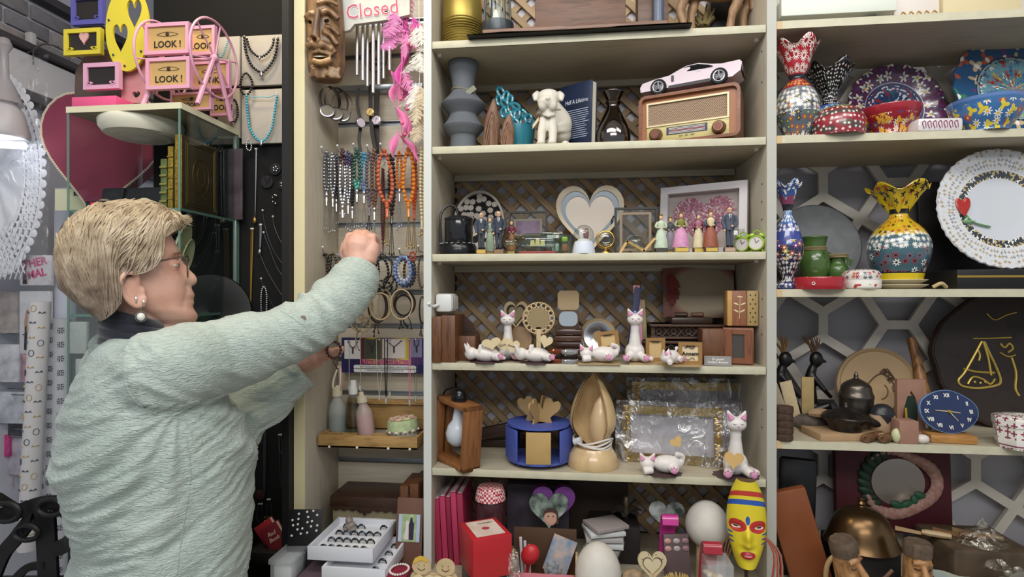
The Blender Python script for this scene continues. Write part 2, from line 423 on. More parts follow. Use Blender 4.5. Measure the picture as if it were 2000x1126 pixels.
# counter running along the foot of the bays
ct=thing('display_counter','low counter ledge in front of the shelves carrying trinkets and boxes','counter',(0,0,0))
MB().box((.325,-.0,.785),(2.02,.54,.03),bev=.003).build('counter_top',OAK,ct)
MB().box((.325,.01,.385),(1.97,.50,.77)).build('cabinet_body',OAKV,ct)

# ================================================================== the woman
WD=1.05;WO=C(240,HOR,WD);WO.z=0
th=YAW+atan2(760,F)                          # her side faces along this ray
WF=V((cos(th),sin(th),0));WL=V((sin(th),-cos(th),0))     # facing, towards viewer
def wl(x,y,z): return WF*x+WL*y+V((0,0,z))   # own frame -> world minus WO
def wp(px,py,ly=0):                            # picture point on her plane at side offset ly -> (x, z)
 d=C(px,py,1)-CAM;o=WO+WL*ly;t=(o-CAM).dot(WL)/d.dot(WL);q=CAM+d*t-WO
 return q.dot(WF),q.z
def wc(px,py,d): return C(px,py,d)-WO
woman=thing('person','woman in a pale mint crinkled blouse reaching up to the hanging beads','person',WO)
SKIN=NT('skin');SKIN.b.inputs['Roughness'].default_value=.45;SKIN.b.inputs['Subsurface Weight'].default_value=.12
SKIN.b.inputs['Subsurface Radius'].default_value=(.01,.004,.002);SKIN.b.inputs['Subsurface Scale'].default_value=.5
_c=SKIN.coords();_n=SKIN.n('TexNoise');_n.inputs['Scale'].default_value=22;_n.inputs['Detail'].default_value=4;SKIN.l(_c,_n.inputs[0])
SKIN.l(SKIN.ramp(_n.outputs[0],[(.3,'#cf9a86'),(.5,'#dbab98'),(.72,'#e2b6a5')]),SKIN.b.inputs['Base Color'])
_n2=SKIN.n('TexNoise');_n2.inputs['Scale'].default_value=260;_n2.inputs['Detail'].default_value=3;SKIN.l(_c,_n2.inputs[0]);SKIN.bump(_n2.outputs[0],.12,.002)
def interp(tab,z):
 if z <= tab[0][0]: return tab[0][1]
 for (a,b),(c,d) in zip(tab,tab[1:]):
  if z <= c:
   t=(z-a)/(c-a);t=t*t*(3-2*t) if False else t
   return b+(d-b)*t
 return tab[-1][1]
prof=[(379,631),(386,624),(386.5,614),(379,603),(376,598),(380.5,590),(378,583),(381.5,576),(376,566),(372.5,559),(384,555),(387,546),(382,536),(372,526),(358,512),(354.5,505),(354,498),(350,486),(340,468),(326,448),(303,430),(280,416)]
front=sorted([(wp(x,y)[1],wp(x,y)[0]) for x,y in prof])
# the same without the nose (cheek line)
base=sorted([(wp(x,y)[1],wp(x,y)[0]) for x,y in [(370,631),(376,622),(377,612),(371,600),(368,588),(366,576),(364,563),(362,550),(358,535),(352,520),(347,510),(348,500),(347,486),(338,468),(325,448),(304,428),(279,412)]])
z_ch=wp(379,633)[1];z_tp=wp(270,412)[1];z_eye=wp(345,518)[1];z_jaw=wp(300,600)[1]
back=sorted([(wp(x,y)[1],wp(x,y)[0]) for x,y in [(330,636),(300,628),(262,610),(215,590),(178,560),(150,520),(142,482),(154,450),(190,426),(240,414)]])
wid=[(z_ch,.022),(z_ch+.012,.038),(z_ch+.03,.052),(z_ch+.055,.062),(z_ch+.085,.068),(z_ch+.12,.072),(z_ch+.16,.074),(z_ch+.19,.068),(z_tp-.012,.048),(z_tp,.02)]
hb=MB();NZ_,NA=74,64
def head_pt(i,j):
 z=z_ch+(z_tp-z_ch)*i;a=2*pi*j
 xf,xb_,w_=interp(base,z),interp(back,z),interp(wid,z)
 xc=xf*.42+xb_*.58;ca,sa=cos(a),sin(a)
 e=.82
 x=xc+(xf-xc if ca > 0 else xc-xb_)*math.copysign(abs(ca)**e,ca);y=w_*math.copysign(abs(sa)**.9,sa)
 if ca > 0:
  nose=interp(front,z)-xf
  rel=(z-wp(380,546)[1])
  sg=.0115+.006*math.exp(-(rel/.010)**2) if z > wp(372,562)[1] else .022
  x += nose*math.exp(-(y/sg)**2)
  sock=.010*math.exp(-((abs(y)-.033)/.017)**2-((z-z_eye)/.012)**2);x -= sock
  x += .004*math.exp(-((abs(y)-.036)/.022)**2-((z-z_eye-.022)/.008)**2)          # brow
  x += .004*math.exp(-((abs(y)-.045)/.02)**2-((z-z_eye+.035)/.018)**2)           # cheek bone
  fold=abs(y)-(.020+(wp(372,556)[1]-z)*.42)
  if wp(366,600)[1] < z < wp(372,553)[1]: x -= .003*math.exp(-(fold/.0035)**2)  # smile line
  lip=wp(364,584)[1]
  x -= .0035*math.exp(-((z-lip)/.0022)**2)*(1 if abs(y) < .026 else 0)
 return wl(x,-y,z)
def closed_surf(mb,nu,nv,fn):
 mb.surf(nu,nv,fn,cv=True)
 n0=len(mb.v)-(nu+1)*nv
 mb.f += [[n0+k for k in range(nv)][::-1],[n0+nu*nv+k for k in range(nv)]];mb.mi += [mb.m]*2;mb.uv += [None]*2;mb.vn += [None]*2
closed_surf(hb,NZ_,NA,head_pt)
# neck and ear
cz=lambda px,py,ly=0: wl(wp(px,py,ly)[0],ly,wp(px,py,ly)[1])
hb.tube([cz(262,560),cz(258,610),cz(258,650),cz(262,700)],[.053,.049,.049,.05],24)
hb.tube([cz(338,634),cz(318,648),cz(300,668)],[.022,.028,.03],16)      # soft throat
def ear(sd):
 y0=.072*sd
 rim=spline([wl(*(lambda q: (q[0],y0+.004*sd+k*sd,q[1]))(wp(x,y,0))) for x,y,k in [(268,556,0),(266,540,.006),(256,535,.012),(243,538,.016),(236,550,.017),(238,566,.014),(245,580,.010),(256,592,.006),(268,597,.003),(279,590,.001),(280,578,0)]],4)
 hb.tube(rim,.0048,8)
 c=wl(wp(257,566)[0],y0+.004*sd,wp(257,566)[1]);hb.ball(c,(.006,.006,.006))
 m=Matrix.Translation(c) @ Matrix.Rotation(th,4,'Z')
 hb.T=m;hb.ball((0,0,0),(.016,.007,.027),14,10,rot=(0,-.25,sd*.35));hb.T=None
 hb.ball(wl(wp(270,588)[0],y0+.003*sd,wp(270,588)[1]),(.0095,.006,.011),12,8)
 hb.ball(wl(wp(276,568)[0],y0+.002*sd,wp(276,568)[1]),(.006,.006,.008),10,8)
ear(1);ear(-1)
# lips
for dz,r in ((wp(379,578)[1],.0042),(wp(379,588)[1],.0046)):
 xf=interp(front,dz)-.0045
 hb.tube([wl(xf-.016,-.023,dz-.0015),wl(xf-.006,-.014,dz),wl(xf,0,dz),wl(xf-.006,.014,dz),wl(xf-.016,.023,dz-.0015)],[r*.5,r*.9,r,r*.9,r*.5],10)
# eyelids
for sd in (1,-1):
 ze=z_eye;xe=interp(base,ze)-.0155
 hb.ball(wl(xe,.032*sd,ze),.0125,14,10)
# trunk, legs, arms under the clothes (one continuous body)
hb.tube([wl(.05,0,.80),wl(.05,0,.95),wl(.04,0,1.10),wl(.02,0,1.22),wl(.02,0,1.29),cz(262,700)],[.11,.105,.11,.10,.065,.05],20)
for sd in (1,-1):
 hb.tube([wl(.05,.07*sd,.86),wl(.05,.08*sd,.5),wl(.02,.09*sd,.09)],[.095,.07,.045],14)
 hb.tube([wl(-.01,.09*sd,.05),wl(.08,.095*sd,.045),wl(.14,.095*sd,.04)],[.04,.042,.03],12)
 hb.tube([wl(.03,0,1.26),wl(.03,.10*sd,1.27)],[.06,.04],14)
rarm=[(300,718,.95),(420,698,1.04),(520,668,1.11),(600,632,1.17),(655,590,1.23),(690,548,1.28),(703,522,1.305)]
hb.tube([wc(*p) for p in rarm],[.055,.048,.044,.04,.034,.028,.027],18)
larm=[wl(-.0,-.13,1.31),wl(.02,-.20,1.22),wc(430,835,1.21),wc(500,785,1.25),wc(556,727,1.29)]
hb.tube(larm,[.05,.046,.042,.036,.027],16)
# right fist: back of the hand to us, fingers curled round a hook
def hpt(px,py,d): return wc(px,py,d)
hb.tube([hpt(703,522,1.305),hpt(702,500,1.315),hpt(704,482,1.32),hpt(708,464,1.325)],[.029,.033,.0365,.031],18)
hb.tube([hpt(716,512,1.306),hpt(722,492,1.312),hpt(728,475,1.32)],[.021,.022,.018],14)
hb.tube([hpt(690,505,1.31),hpt(686,486,1.316),hpt(685,470,1.322)],[.019,.022,.018],14)
for (kx,ky),r in zip(((683,462),(697,457),(712,457),(727,463)),(.0108,.0114,.0112,.0100)):
 k0=hpt(kx,ky+16,1.312);k1=hpt(kx,ky,1.322);dy=V((.0,.030,-.004))
 hb.tube(spline([k0,k1,k1+V((0,.022,-.002)),k1+V((-.002,.036,-.016)),k1+V((-.002,.03,-.034)),k1+V((-.002,.012,-.038))],4),r,12)
hb.tube(spline([hpt(683,512,1.312),hpt(675,494,1.33),hpt(680,474,1.352),hpt(694,463,1.362)],5),[.0135]*10+[.0122]*6,12)
# left hand held open under a bracelet
pl=[hpt(556,727,1.29),hpt(572,710,1.30),hpt(600,699,1.305),hpt(622,694,1.31)]
hb.tube(spline(pl,4),[.026]*4+[.024]*4+[.022]*4+[.018],16)
hb.tube([hpt(575,716,1.31),hpt(604,706,1.335),hpt(626,699,1.345)],[.02,.023,.018],14)
for a_,b_,c_,r in (((614,694,1.305),(640,689,1.31),(662,682,1.318),.0092),((618,695,1.325),(646,688,1.332),(673,679,1.34),.0095),((618,698,1.342),(645,692,1.352),(670,684,1.362),.0092),((614,702,1.356),(640,698,1.37),(660,690,1.38),.0082)):
 hb.tube(spline([hpt(*a_),hpt(*b_),hpt(*c_)],5),[r*1.15]*3+[r]*5+[r*.8]*2+[r*.6],12)
hb.tube(spline([hpt(585,704,1.297),hpt(606,684,1.293),hpt(624,676,1.30),hpt(640,674,1.306)],4),[.0135]*4+[.0115]*6+[.0095]*2+[.006],12)
body=hb.build('body',SKIN.m,woman,angle=180)
def remesh(o,vox,sm=6,fac=.5):
 m=o.modifiers.new('r','REMESH');m.mode='VOXEL';m.voxel_size=vox;m.use_smooth_shade=True
 s_=o.modifiers.new('s','SMOOTH');s_.iterations=sm;s_.factor=fac
 dg=bpy.context.evaluated_depsgraph_get();me=bpy.data.meshes.new_from_object(o.evaluated_get(dg))
 o.modifiers.clear();old=o.data;o.data=me;me.name=o.name
 me.polygons.foreach_set('use_smooth',[True]*len(me.polygons));return me
remesh(body,.0032,3)
# eyes, brow, glasses
for sd in (1,-1):
 xe=interp(base,z_eye)-.0150
 MB().ball(wl(xe-.0005,.032*sd,z_eye-.001),(.0122,.0118,.0062),16,12).build('eyeball',mat('#e8e0da',.15),woman)
 MB().ball(wl(xe+.0085,.0325*sd,z_eye-.001),(.004,.004,.0045),12,8).build('iris',mat('#4a3a2c',.1),woman)
 MB().tube([wl(xe+.008,.016*sd,z_eye+.019),wl(xe+.013,.030*sd,z_eye+.024),wl(xe+.002,.052*sd,z_eye+.019)],[.002,.0026,.0012],8).build('eyebrow',mat('#8d6c52',.8),woman)
 MB().tube([wl(xe+.010,.020*sd,z_eye+.004),wl(xe+.0135,.030*sd,z_eye+.0085),wl(xe+.008,.046*sd,z_eye+.003)],.0018,8).build('eyelid',SKIN.m,woman)
xm=interp(front,wp(379,583)[1]);zm=wp(379,583)[1]
MB().tube([wl(xm-.020,-.024,zm-.003),wl(xm-.008,-.013,zm),wl(xm-.0035,0,zm+.0004),wl(xm-.008,.013,zm),wl(xm-.020,.024,zm-.003)],.0013,6).build('mouth_line',mat('#8d4a42',.5),woman)
gl=MB();GX=wp(368,503)[0];gz=wp(368,503)[1]
gm=mat('#6f5f52',.3,.7)
gg=link('eyeglasses',None,woman)
for sd in (1,-1):
 o=[(.007*sd,gz-.004),(.03*sd,gz),(.058*sd,gz+.001),(.060*sd,gz-.018),(.048*sd,gz-.037),(.022*sd,gz-.038),(.010*sd,gz-.024)]
 pts=spline([wl(GX-abs(y)*.12,y,z) for y,z in o],4,True)
 MB().tube(pts,.0009,6,True).build('lens_rim',gm,gg)
 lm=MB();lm.add(pts,[list(range(len(pts)))]);lm.build('lens',glass('#f4f0ee',.02,.1),gg)
 MB().tube([wl(GX-.007,.060*sd,gz),wl(GX-.012,.071*sd,gz-.001),wl(wp(309,513)[0],.078*sd,wp(309,513)[1]),wl(wp(262,536)[0],.079*sd,wp(262,534)[1])],.0016,6).build('temple_arm',mat('#54443a',.35,.5),gg)
MB().tube([wl(GX-.001,-.008,gz-.006),wl(GX+.003,0,gz-.004),wl(GX-.001,.008,gz-.006)],.001,6).build('bridge',gm,gg)
# earrings
ex,ez=wp(275,618,.075);er=link('earring',None,woman)
MB().ball(wl(ex,.083,ez),(.0068,.0068,.0072),14,10).build('pearl',mat('#e9e7df',.15,coat=.5),er)
eo=MB();eo.tube([wl(ex+.0085*cos(a),.080,ez+.0088*sin(a)) for a in [2*pi*k/18 for k in range(18)]],.0012,6,True);eo.tube([wl(ex,.08,ez+.008),wl(ex+.001,.078,ez+.02)],.0007,6);eo.build('drop_setting',mat('#8d8a86',.3,.9),er)
for px,py,r in ((263,587,.0085),(278,592,.0065)):
 q=wp(px,py,.075);o=link('earring',None,woman)
 MB().tube([wl(q[0]+.002*cos(a),.078+r*.55*cos(a),q[1]+r*sin(a)) for a in [2*pi*k/16 for k in range(16)]],.0022,6,True).build('hoop',mat('#c9c6bd',.25,.9),o)
# navy roll collar
nv=mat('#1b1d2b',.85,sheen=.4,bump=.3,bs=300)
cm=MB()
for k,(py,rx,ry) in enumerate(((617,.066,.064),(633,.070,.068),(650,.074,.073),(668,.080,.082))):
 xa,xb_=(205,312) if k == 0 else ((203,322) if k == 1 else ((201,330) if k == 2 else (200,338)))
 x0,z0=wp(xa,py-4+k);x1,z1=wp(xb_,py+20);c=(x0+x1)/2;rr=(x1-x0)/2
 cm.tube([wl(c+rr*cos(a)*.93,ry*sin(a)*.95,(z0+z1)/2+(z1-z0)/2*cos(a)) for a in [2*pi*q/40 for q in range(40)]],.0125,10,True)
cm.build('roll_collar',nv,woman)
# ---- blouse
BL=NT('blouse');b=BL.b;b.inputs['Roughness'].default_value=.55;b.inputs['Sheen Weight'].default_value=.25
co=BL.coords();nz=BL.n('TexNoise');nz.inputs['Scale'].default_value=9;BL.l(co,nz.inputs[0])
BL.l(BL.ramp(nz.outputs[0],[(.3,'#a9b8b0'),(.7,'#b8c5be')]),b.inputs['Base Color'])
mp=BL.n('Mapping');mp.inputs['Scale'].default_value=(75,75,300);mp.inputs['Rotation'].default_value=(.0,-.35,-th)
tc=BL.n('TexCoord');BL.l(tc.outputs['Object'],mp.inputs[0])
n1=BL.n('TexNoise');n1.inputs['Scale'].default_value=1;n1.inputs['Detail'].default_value=3;n1.inputs['Distortion'].default_value=1.1;BL.l(mp.outputs[0],n1.inputs[0])
BL.bump(n1.outputs[0],.85,.005)
tm=MB()
rows=[(652,208,318,.070,.0),(664,190,345,.105,0),(690,165,372,.155,0),(735,136,412,.182,.0),(800,102,462,.192,.0),(870,90,497,.198,0),(960,112,500,.198,0),(1040,132,494,.205,0),(1126,106,482,.222,0),(1220,70,478,.24,0),(1290,62,476,.245,0)]
ring=[]
for py,xl,xr,wy,_ in rows:
 ring.append((wp(xl,py)[0],wp(xr,py)[0],wy,wp(300,py)[1]))
def tor(i,j):
 f_=i*(len(ring)-1);k=min(int(f_),len(ring)-2);t=f_-k
 def cr(n_):
  g=lambda q: ring[max(0,min(len(ring)-1,q))][n_]
  p0,p1,p2,p3=g(k-1),g(k),g(k+1),g(k+2)
  return .5*(2*p1+(p2-p0)*t+(2*p0-5*p1+4*p2-p3)*t*t+(3*p1-p0-3*p2+p3)*t**3)
 xl,xr,wy,z=cr(0),cr(1),cr(2),cr(3);a=2*pi*j
 ca,sa=cos(a),sin(a)
 return wl((xl+xr)/2+(xr-xl)/2*.955*math.copysign(abs(ca)**.85,ca),wy*math.copysign(abs(sa)**.9,sa),z)
closed_surf(tm,60,48,tor)
tm.tube(spline([wl(.02,.03,1.26),wl(.01,.10,1.29),wc(322,726,.965),wc(420,700,1.04),wc(520,667,1.11),wc(590,640,1.16),wc(645,600,1.22),wc(684,562,1.265),wc(700,532,1.295)],4),[.03]*2+[.045]*2+[.062]*3+[.074]*1+[.076]*2+[.074]*2+[.069]*4+[.061]*4+[.059]*4+[.057]*4+[.055]*3+[.052]*1+[.048]*5,28)
tm.tube(spline([wl(0,-.05,1.33),wl(-.0,-.12,1.31),wl(.02,-.19,1.22),wc(428,838,1.21),wc(500,795,1.245),wc(545,755,1.275),wc(580,727,1.30)],4),[.06]*4+[.072]*4+[.066]*4+[.060]*4+[.056]*4+[.052]*4+[.048],26)
bl=tm.build('blouse',BL.m,woman,angle=180)
me=remesh(bl,.0042,8)
# folds that fan out from the armpit over the back and hang down the side
AP=cz(352,800,.2);AX,AZ=AP.dot(WF),AP.z
me.calc_loop_triangles();nr=[v.normal.copy() for v in me.vertices]
for v,n_ in zip(me.vertices,nr):
 p=v.co;x,y,z=p.dot(WF),p.dot(WL),p.z
 dx,dz=x-AX,z-AZ;r=sqrt(dx*dx+dz*dz);a=atan2(dz,dx)
 on_arm=z > AZ+.012 and x > AX-.06
 d=0
 if not on_arm:
  q=a*5.2+1.3*noise.noise(V((x*5,z*5,3)))
  fan=math.exp(-((r-.16)/.14)**2) if a < -.2 or a > 2.4 else .3*math.exp(-((r-.12)/.1)**2)
  d += (.0075 if a < 0 and a > -2.6 else .0035)*fan*sin(q*2.6)*(.6+.6*noise.noise(V((a*4,r*4,1))))
  d += .0030*noise.noise(V((x*5+z*4,y*4,z*22-x*12)))
  rg=1-abs(noise.noise(V((x*9+z*6,y*7,z*52-x*27))));d += .0135*(rg-.75)*(.5+noise.noise(V((x*6,y*6,z*6+9)))+.3)
 else:
  s_=(x-AX)*.93+dz*.35;e=-(x-AX)*.35+dz*.93
  rg=1-abs(noise.noise(V((s_*26+e*22,e*9,y*9))));d += .0115*(rg-.75)*(.8+noise.noise(V((s_*8,e*8,y*6))))+.0012*noise.noise(V((s_*80+e*40,e*24,y*22)))
  d += .004*math.exp(-((x-wp(590,640,-.0)[0]*0-.33)/.03)**2)*sin(s_*120)
 v.co=p+n_*d
me.update()
# cuffs, hem seam, sleeve seam, tab button
for c_,nxt,r in ((wc(699,534,1.293),wc(706,516,1.31),.0485),(wc(580,727,1.30),wc(590,719,1.305),.0475)):
 d=(nxt-c_).normalized();u_=d.orthogonal().normalized();w2=d.cross(u_)
 cf=MB();cf.surf(32,3,lambda i,j: c_+d*(-.006+.016*j)+(cos(2*pi*i)*u_+sin(2*pi*i)*w2)*(r+.002-.006*abs(j-.5)),cu=True)
 cf.surf(32,3,lambda i,j: c_+d*(-.006+.016*j)+(cos(2*pi*i)*u_+sin(2*pi*i)*w2)*(r-.002),cu=True);cf.build('cuff',BL.m,woman)
bt=wc(592,621,1.107)
MB().lathe([(0,-.002),(.0055,-.002),(.006,0),(.0055,.002),(0,.002)],6,rot=(pi/2,0,.4)).build('sleeve_tab_button',mat('#8d7f70',.4,.4),woman,bt)
from mathutils.bvhtree import BVHTree
bvh=BVHTree.FromPolygons([v.co for v in me.vertices],[p.vertices for p in me.polygons])
for path in ([(247,676),(243,720),(252,765),(282,797),(322,812),(352,806)],[(548,606),(575,622),(600,645),(608,675),(603,702)],[(365,850),(372,930),(360,1010),(345,1120)]):
 q=[bvh.ray_cast(CAM-WO,(C(p.x,p.z,1)-CAM).normalized())[0] for p in spline([(x,0,y) for x,y in path],6)]
 MB().tube([p for p in q if p],.0013,5).build('seam',BL.m,woman)
# ---- trousers and shoes (below the picture)
tr=MB();tr.tube([wl(.05,0,.98),wl(.05,0,.84)],[.13,.13],20)
for sd in (1,-1): tr.tube([wl(.05,.06*sd,.86),wl(.05,.08*sd,.5),wl(.02,.09*sd,.075)],[.105,.09,.075],18)
to=tr.build('trousers',mat('#23252d',.8),woman,angle=180);remesh(to,.012,4)
for sd in (1,-1):
 sm=MB();sm.T=Matrix.Rotation(th,4,'Z');y=-.092*sd
 sm.ball((.06,y,.045),(.125,.046,.04),18,10);sm.box((.055,y,.012),(.235,.085,.024),bev=.01);sm.build('shoe',mat('#1f1e20',.5),woman)
# ---- hair: a full short bob, shell plus locks
HOUT=[(355,430),(345,415),(322,406),(291,391),(245,389),(193,396),(154,411),(124,434),(108,463),(104,499),(107,535),(114,562),(140,587),(170,606),(197,622)]
HM=NT('hair');HM.b.inputs['Roughness'].default_value=.42;HM.b.inputs['Sheen Weight'].default_value=.1
uvn=HM.n('UVMap',uv_map='uv');sx_=HM.n('SeparateXYZ');HM.l(uvn.outputs[0],sx_.inputs[0])
oc=HM.coords();sz_=HM.n('SeparateXYZ');HM.l(oc,sz_.inputs[0])
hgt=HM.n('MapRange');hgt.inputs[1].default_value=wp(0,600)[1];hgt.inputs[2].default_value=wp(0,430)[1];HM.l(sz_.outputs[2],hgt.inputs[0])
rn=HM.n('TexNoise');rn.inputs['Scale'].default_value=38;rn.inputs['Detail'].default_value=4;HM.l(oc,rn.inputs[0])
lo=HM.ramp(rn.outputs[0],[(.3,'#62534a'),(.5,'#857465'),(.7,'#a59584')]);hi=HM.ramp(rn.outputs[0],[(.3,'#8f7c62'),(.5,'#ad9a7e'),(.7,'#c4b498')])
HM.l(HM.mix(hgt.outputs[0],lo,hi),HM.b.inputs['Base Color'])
hx0,hx1=wp(104,499)[0],wp(352,440)[0]
def env(z):                                   # front and back of the hair at height z
 pass
# shell built as head-like shape with hair thickness, cut away at face and ear by its own lower border
HC=V((wp(232,500)[0],0,wp(232,500)[1]))
bnd=[(0.0,357,432),(.05,352,447),(.10,336,458),(.15,318,470),(.2,316,492),(.25,308,512),(.3,292,527),(.35,268,536),(.4,244,535),(.43,234,550),(.46,236,585),(.52,222,604),(.6,205,617),(.8,198,622),(1.0,197,622)]
def hair_side(t,s_,sd,lift=0):
 """t: 0 front edge .. 1 nape along the lower border; s_: 0 at crown line (middle) .. 1 at border"""
 bx=interp([(a,b) for a,b,c in bnd],t);bz=interp([(a,c) for a,b,c in bnd],t)
 # middle-line point for the same t
 k=t*(len(HOUT)-1);i=min(int(k),len(HOUT)-2);f_=k-i
 mx=HOUT[i][0]+(HOUT[i+1][0]-HOUT[i][0])*f_;mz=HOUT[i][1]+(HOUT[i+1][1]-HOUT[i][1])*f_
 x0,z0=wp(mx,mz);x1,z1=wp(bx,bz)
 q=sin(s_*pi/2);e=1-cos(s_*pi/2)
 x=x0+(x1-x0)*(s_*.55+e*.45);z=z0+(z1-z0)*(s_*.35+e*.65)
 wmax=.098 if .1 < t < .75 else .092
 wside=interp([(0,.035),(.08,.062),(.2,.080),(.35,.088),(.45,.094),(.6,.092),(.75,.078),(.9,.045),(1,.02)],t)
 bulge=1+.17*sin(pi*min(1,s_*1.1))*(1 if t > .3 else .5)
 y=wside*q**.9*bulge
 wv=1+.0
 return wl(x,(y+lift)*sd,z+lift*.6*(1-q))
hs=MB()
for sd in (1,-1):
 hs.surf(60,26,lambda i,j: hair_side(i,j,sd,.0025*noise.noise(V((i*26,j*4,sd)))+.002*sin(i*46+j*9)))
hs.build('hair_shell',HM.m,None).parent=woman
hs_in=MB();hs_in.surf
lk=MB();rnd=random.Random(3)
for sd in (1,-1):
 for q in range(1500 if sd == 1 else 700):
  t0=rnd.random();s0=rnd.random()**.8*.75;ln=.22+.35*rnd.random();drift=(.05+.2*rnd.random())*(1 if t0 < .45 else .5)
  pts=[];rr=[]
  l0=.0012+.005*rnd.random()**2;ph=rnd.random()*6
  for k in range(7):
   f_=k/6;s_=min(1.015,s0+ln*f_);t=min(1,max(0,t0+drift*(f_**1.3)*(1 if t0 > .12 else -.35)))
   pts.append(hair_side(t,s_,sd,l0*(1-.6*f_)+.0022*sin(ph+f_*5)*f_));rr.append((.0013+.0006*sin(pi*f_))*(1-.75*f_**2))
  lk.tube(pts,rr,3)
for q in range(150):                           # loose fringe over the forehead
 sd=rnd.choice((1,1,-1));a_=hair_side(.06+.10*rnd.random(),.2+.5*rnd.random(),sd,.002);b_=hair_side(.0+.05*rnd.random(),.25+.6*rnd.random(),sd,.003+.006*rnd.random())
 e_=b_+wl(.006+.010*rnd.random(),.0,-.012*rnd.random()+.004)
 lk.tube(spline([a_,(a_+b_)/2+V((0,0,.004)),b_,e_],2),[.0012,.0013,.0013,.0012,.0010,.0008,.0003],3)
for q in range(90):                            # fly-away tips on the crown and nape
 t=rnd.random();sd=rnd.choice((1,-1));a_=hair_side(t,.05+.3*rnd.random(),sd,.001);b_=hair_side(min(1,t+.05),.1+.3*rnd.random(),sd,.004+.008*rnd.random())
 lk.tube([a_,(a_+b_)/2+V((0,0,.002)),b_],[.0008,.0007,.0003],3)
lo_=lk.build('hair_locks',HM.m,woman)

# ================================================================== jewellery bay
def put(mb,name,m,parent,angle=38):
 r=parent
 while r.parent: r=r.parent
 L=V(r.location)
 for i,v in enumerate(mb.v): mb.v[i]=V(v)-L
 return mb.build(name,m,parent,angle=angle)
def one(mb,name,m,label,cat,group=None,loc=None,angle=38):
 """a thing that is a single mesh, given in world coordinates"""
 xs=[v[0] for v in mb.v];ys=[v[1] for v in mb.v];zs=[v[2] for v in mb.v]
 L=V(loc) if loc else V(((min(xs)+max(xs))/2,(min(ys)+max(ys))/2,min(zs)))
 for i,v in enumerate(mb.v): mb.v[i]=V(v)-L
 return tag(mb.build(name,m,None,L,angle=angle),label,cat,group)
STEEL=mat('#b9bbc0',.22,.95);DARKST=mat('#55575c',.3,.9);GOLD=mat('#c9a24e',.28,.9);BRASS=mat('#a08248',.35,.85)
BLACKP=mat('#17171a',.35);LEATHER=mat('#241d1a',.55,bump=.2,bs=250);WHITE=mat('#e6e6e2',.45);CREAM=mat('#d9cfb4',.6)
PLY=wood('#cbb48c','#bda57d',(14,14,14),4,.6);MDF=mat('#a98f68',.7,var=.06,vs=60);WALNUT=wood('#5f3d28','#3d2518',(3,26,26),6,.45)
WALNUTV=wood('#6a4329','#452a1a',(26,26,3),6,.45);DKWOOD=wood('#3b2519','#26170f',(3,26,26),6,.45)
# ---- carved face mask
L=P(633,165,.0);t=thing('carved_face_mask','carved brown wooden face mask with half-open mouth hanging on panel','mask',L)
MW=NT('carved_wood');oc=MW.coords(scale=(20,20,6));nn=MW.n('TexNoise');nn.inputs['Scale'].default_value=3;nn.inputs['Detail'].default_value=6;MW.l(oc,nn.inputs[0])
MW.l(MW.ramp(nn.outputs[0],[(.3,'#4a3222'),(.5,'#7a5a3c'),(.7,'#9a7a54')]),MW.b.inputs['Base Color']);MW.b.inputs['Roughness'].default_value=.4;MW.bump(nn.outputs[0],.3,.003)
h=MB();K=lambda x,y,Y=.0: P(x,y,Y)
h.tube([K(640,156,.03),K(638,130,.028),K(636,60,.03),K(632,-35,.03)],[.034,.044,.046,.042],22)
def ft(pts,r,Y=-.018,n=10): h.tube(spline([K(x,y,Y+(.00052*(x-632))**2*22) for x,y in pts],4),r if not isinstance(r,list) else [r[0]+(r[1]-r[0])*q/(4*(len(pts)-1)) for q in range(4*(len(pts)-1)+1)],n)
ft([(621,18),(618,45),(614,74)],[.006,.0115],-.028);ft([(603,80),(606,77)],.0065,-.024);ft([(624,81),(621,78)],.007,-.026)
ft([(596,36),(606,27),(615,30)],.0065,-.014);ft([(624,29),(642,22),(662,38)],.0072,-.015);ft([(620,8),(640,2),(660,10)],.005,-.016)
ft([(636,52),(650,56),(664,70)],.0052,-.012);ft([(632,62),(646,70),(660,88)],.006,-.013);ft([(626,86),(642,88),(656,104)],.0062,-.016);ft([(600,92),(610,86),(620,90),(632,87),(650,98)],.0085,-.019)
ft([(610,104),(626,101),(648,108)],.0045,-.02);ft([(612,120),(628,124),(648,116)],.0085,-.021)
for q in range(60): x=606+56*random.random();ft([(x,128+22*random.random()),(x+3,136+18*random.random())],.0042,-.012)
remeshed_=put(h,'carved_face',MW.m,t,180);remesh(remeshed_,.0022,2)
for a,b,c,n,r,m in (((606,43),(603,42),-.019,'eye',.0042,'#1a120e'),((640,40),(636,41),-.018,'eye',.0042,'#1a120e'),((642,112),(613,112),-.0215,'mouth',.0038,'#1f140f')):
 m_=MB();m_.tube([K(*a,c),K((a[0]+b[0])/2,(a[1]+b[1])/2,c-.004),K(*b,c)],r,8);put(m_,n,mat(m,.3),t)
m_=MB();m_.tube(spline([K(613,119,-.026),K(628,122,-.028),K(646,116,-.022)],4),.0068,10);put(m_,'lower_lip',wood('#b08a5a','#94704a',(20,20,6),5,.4),t)
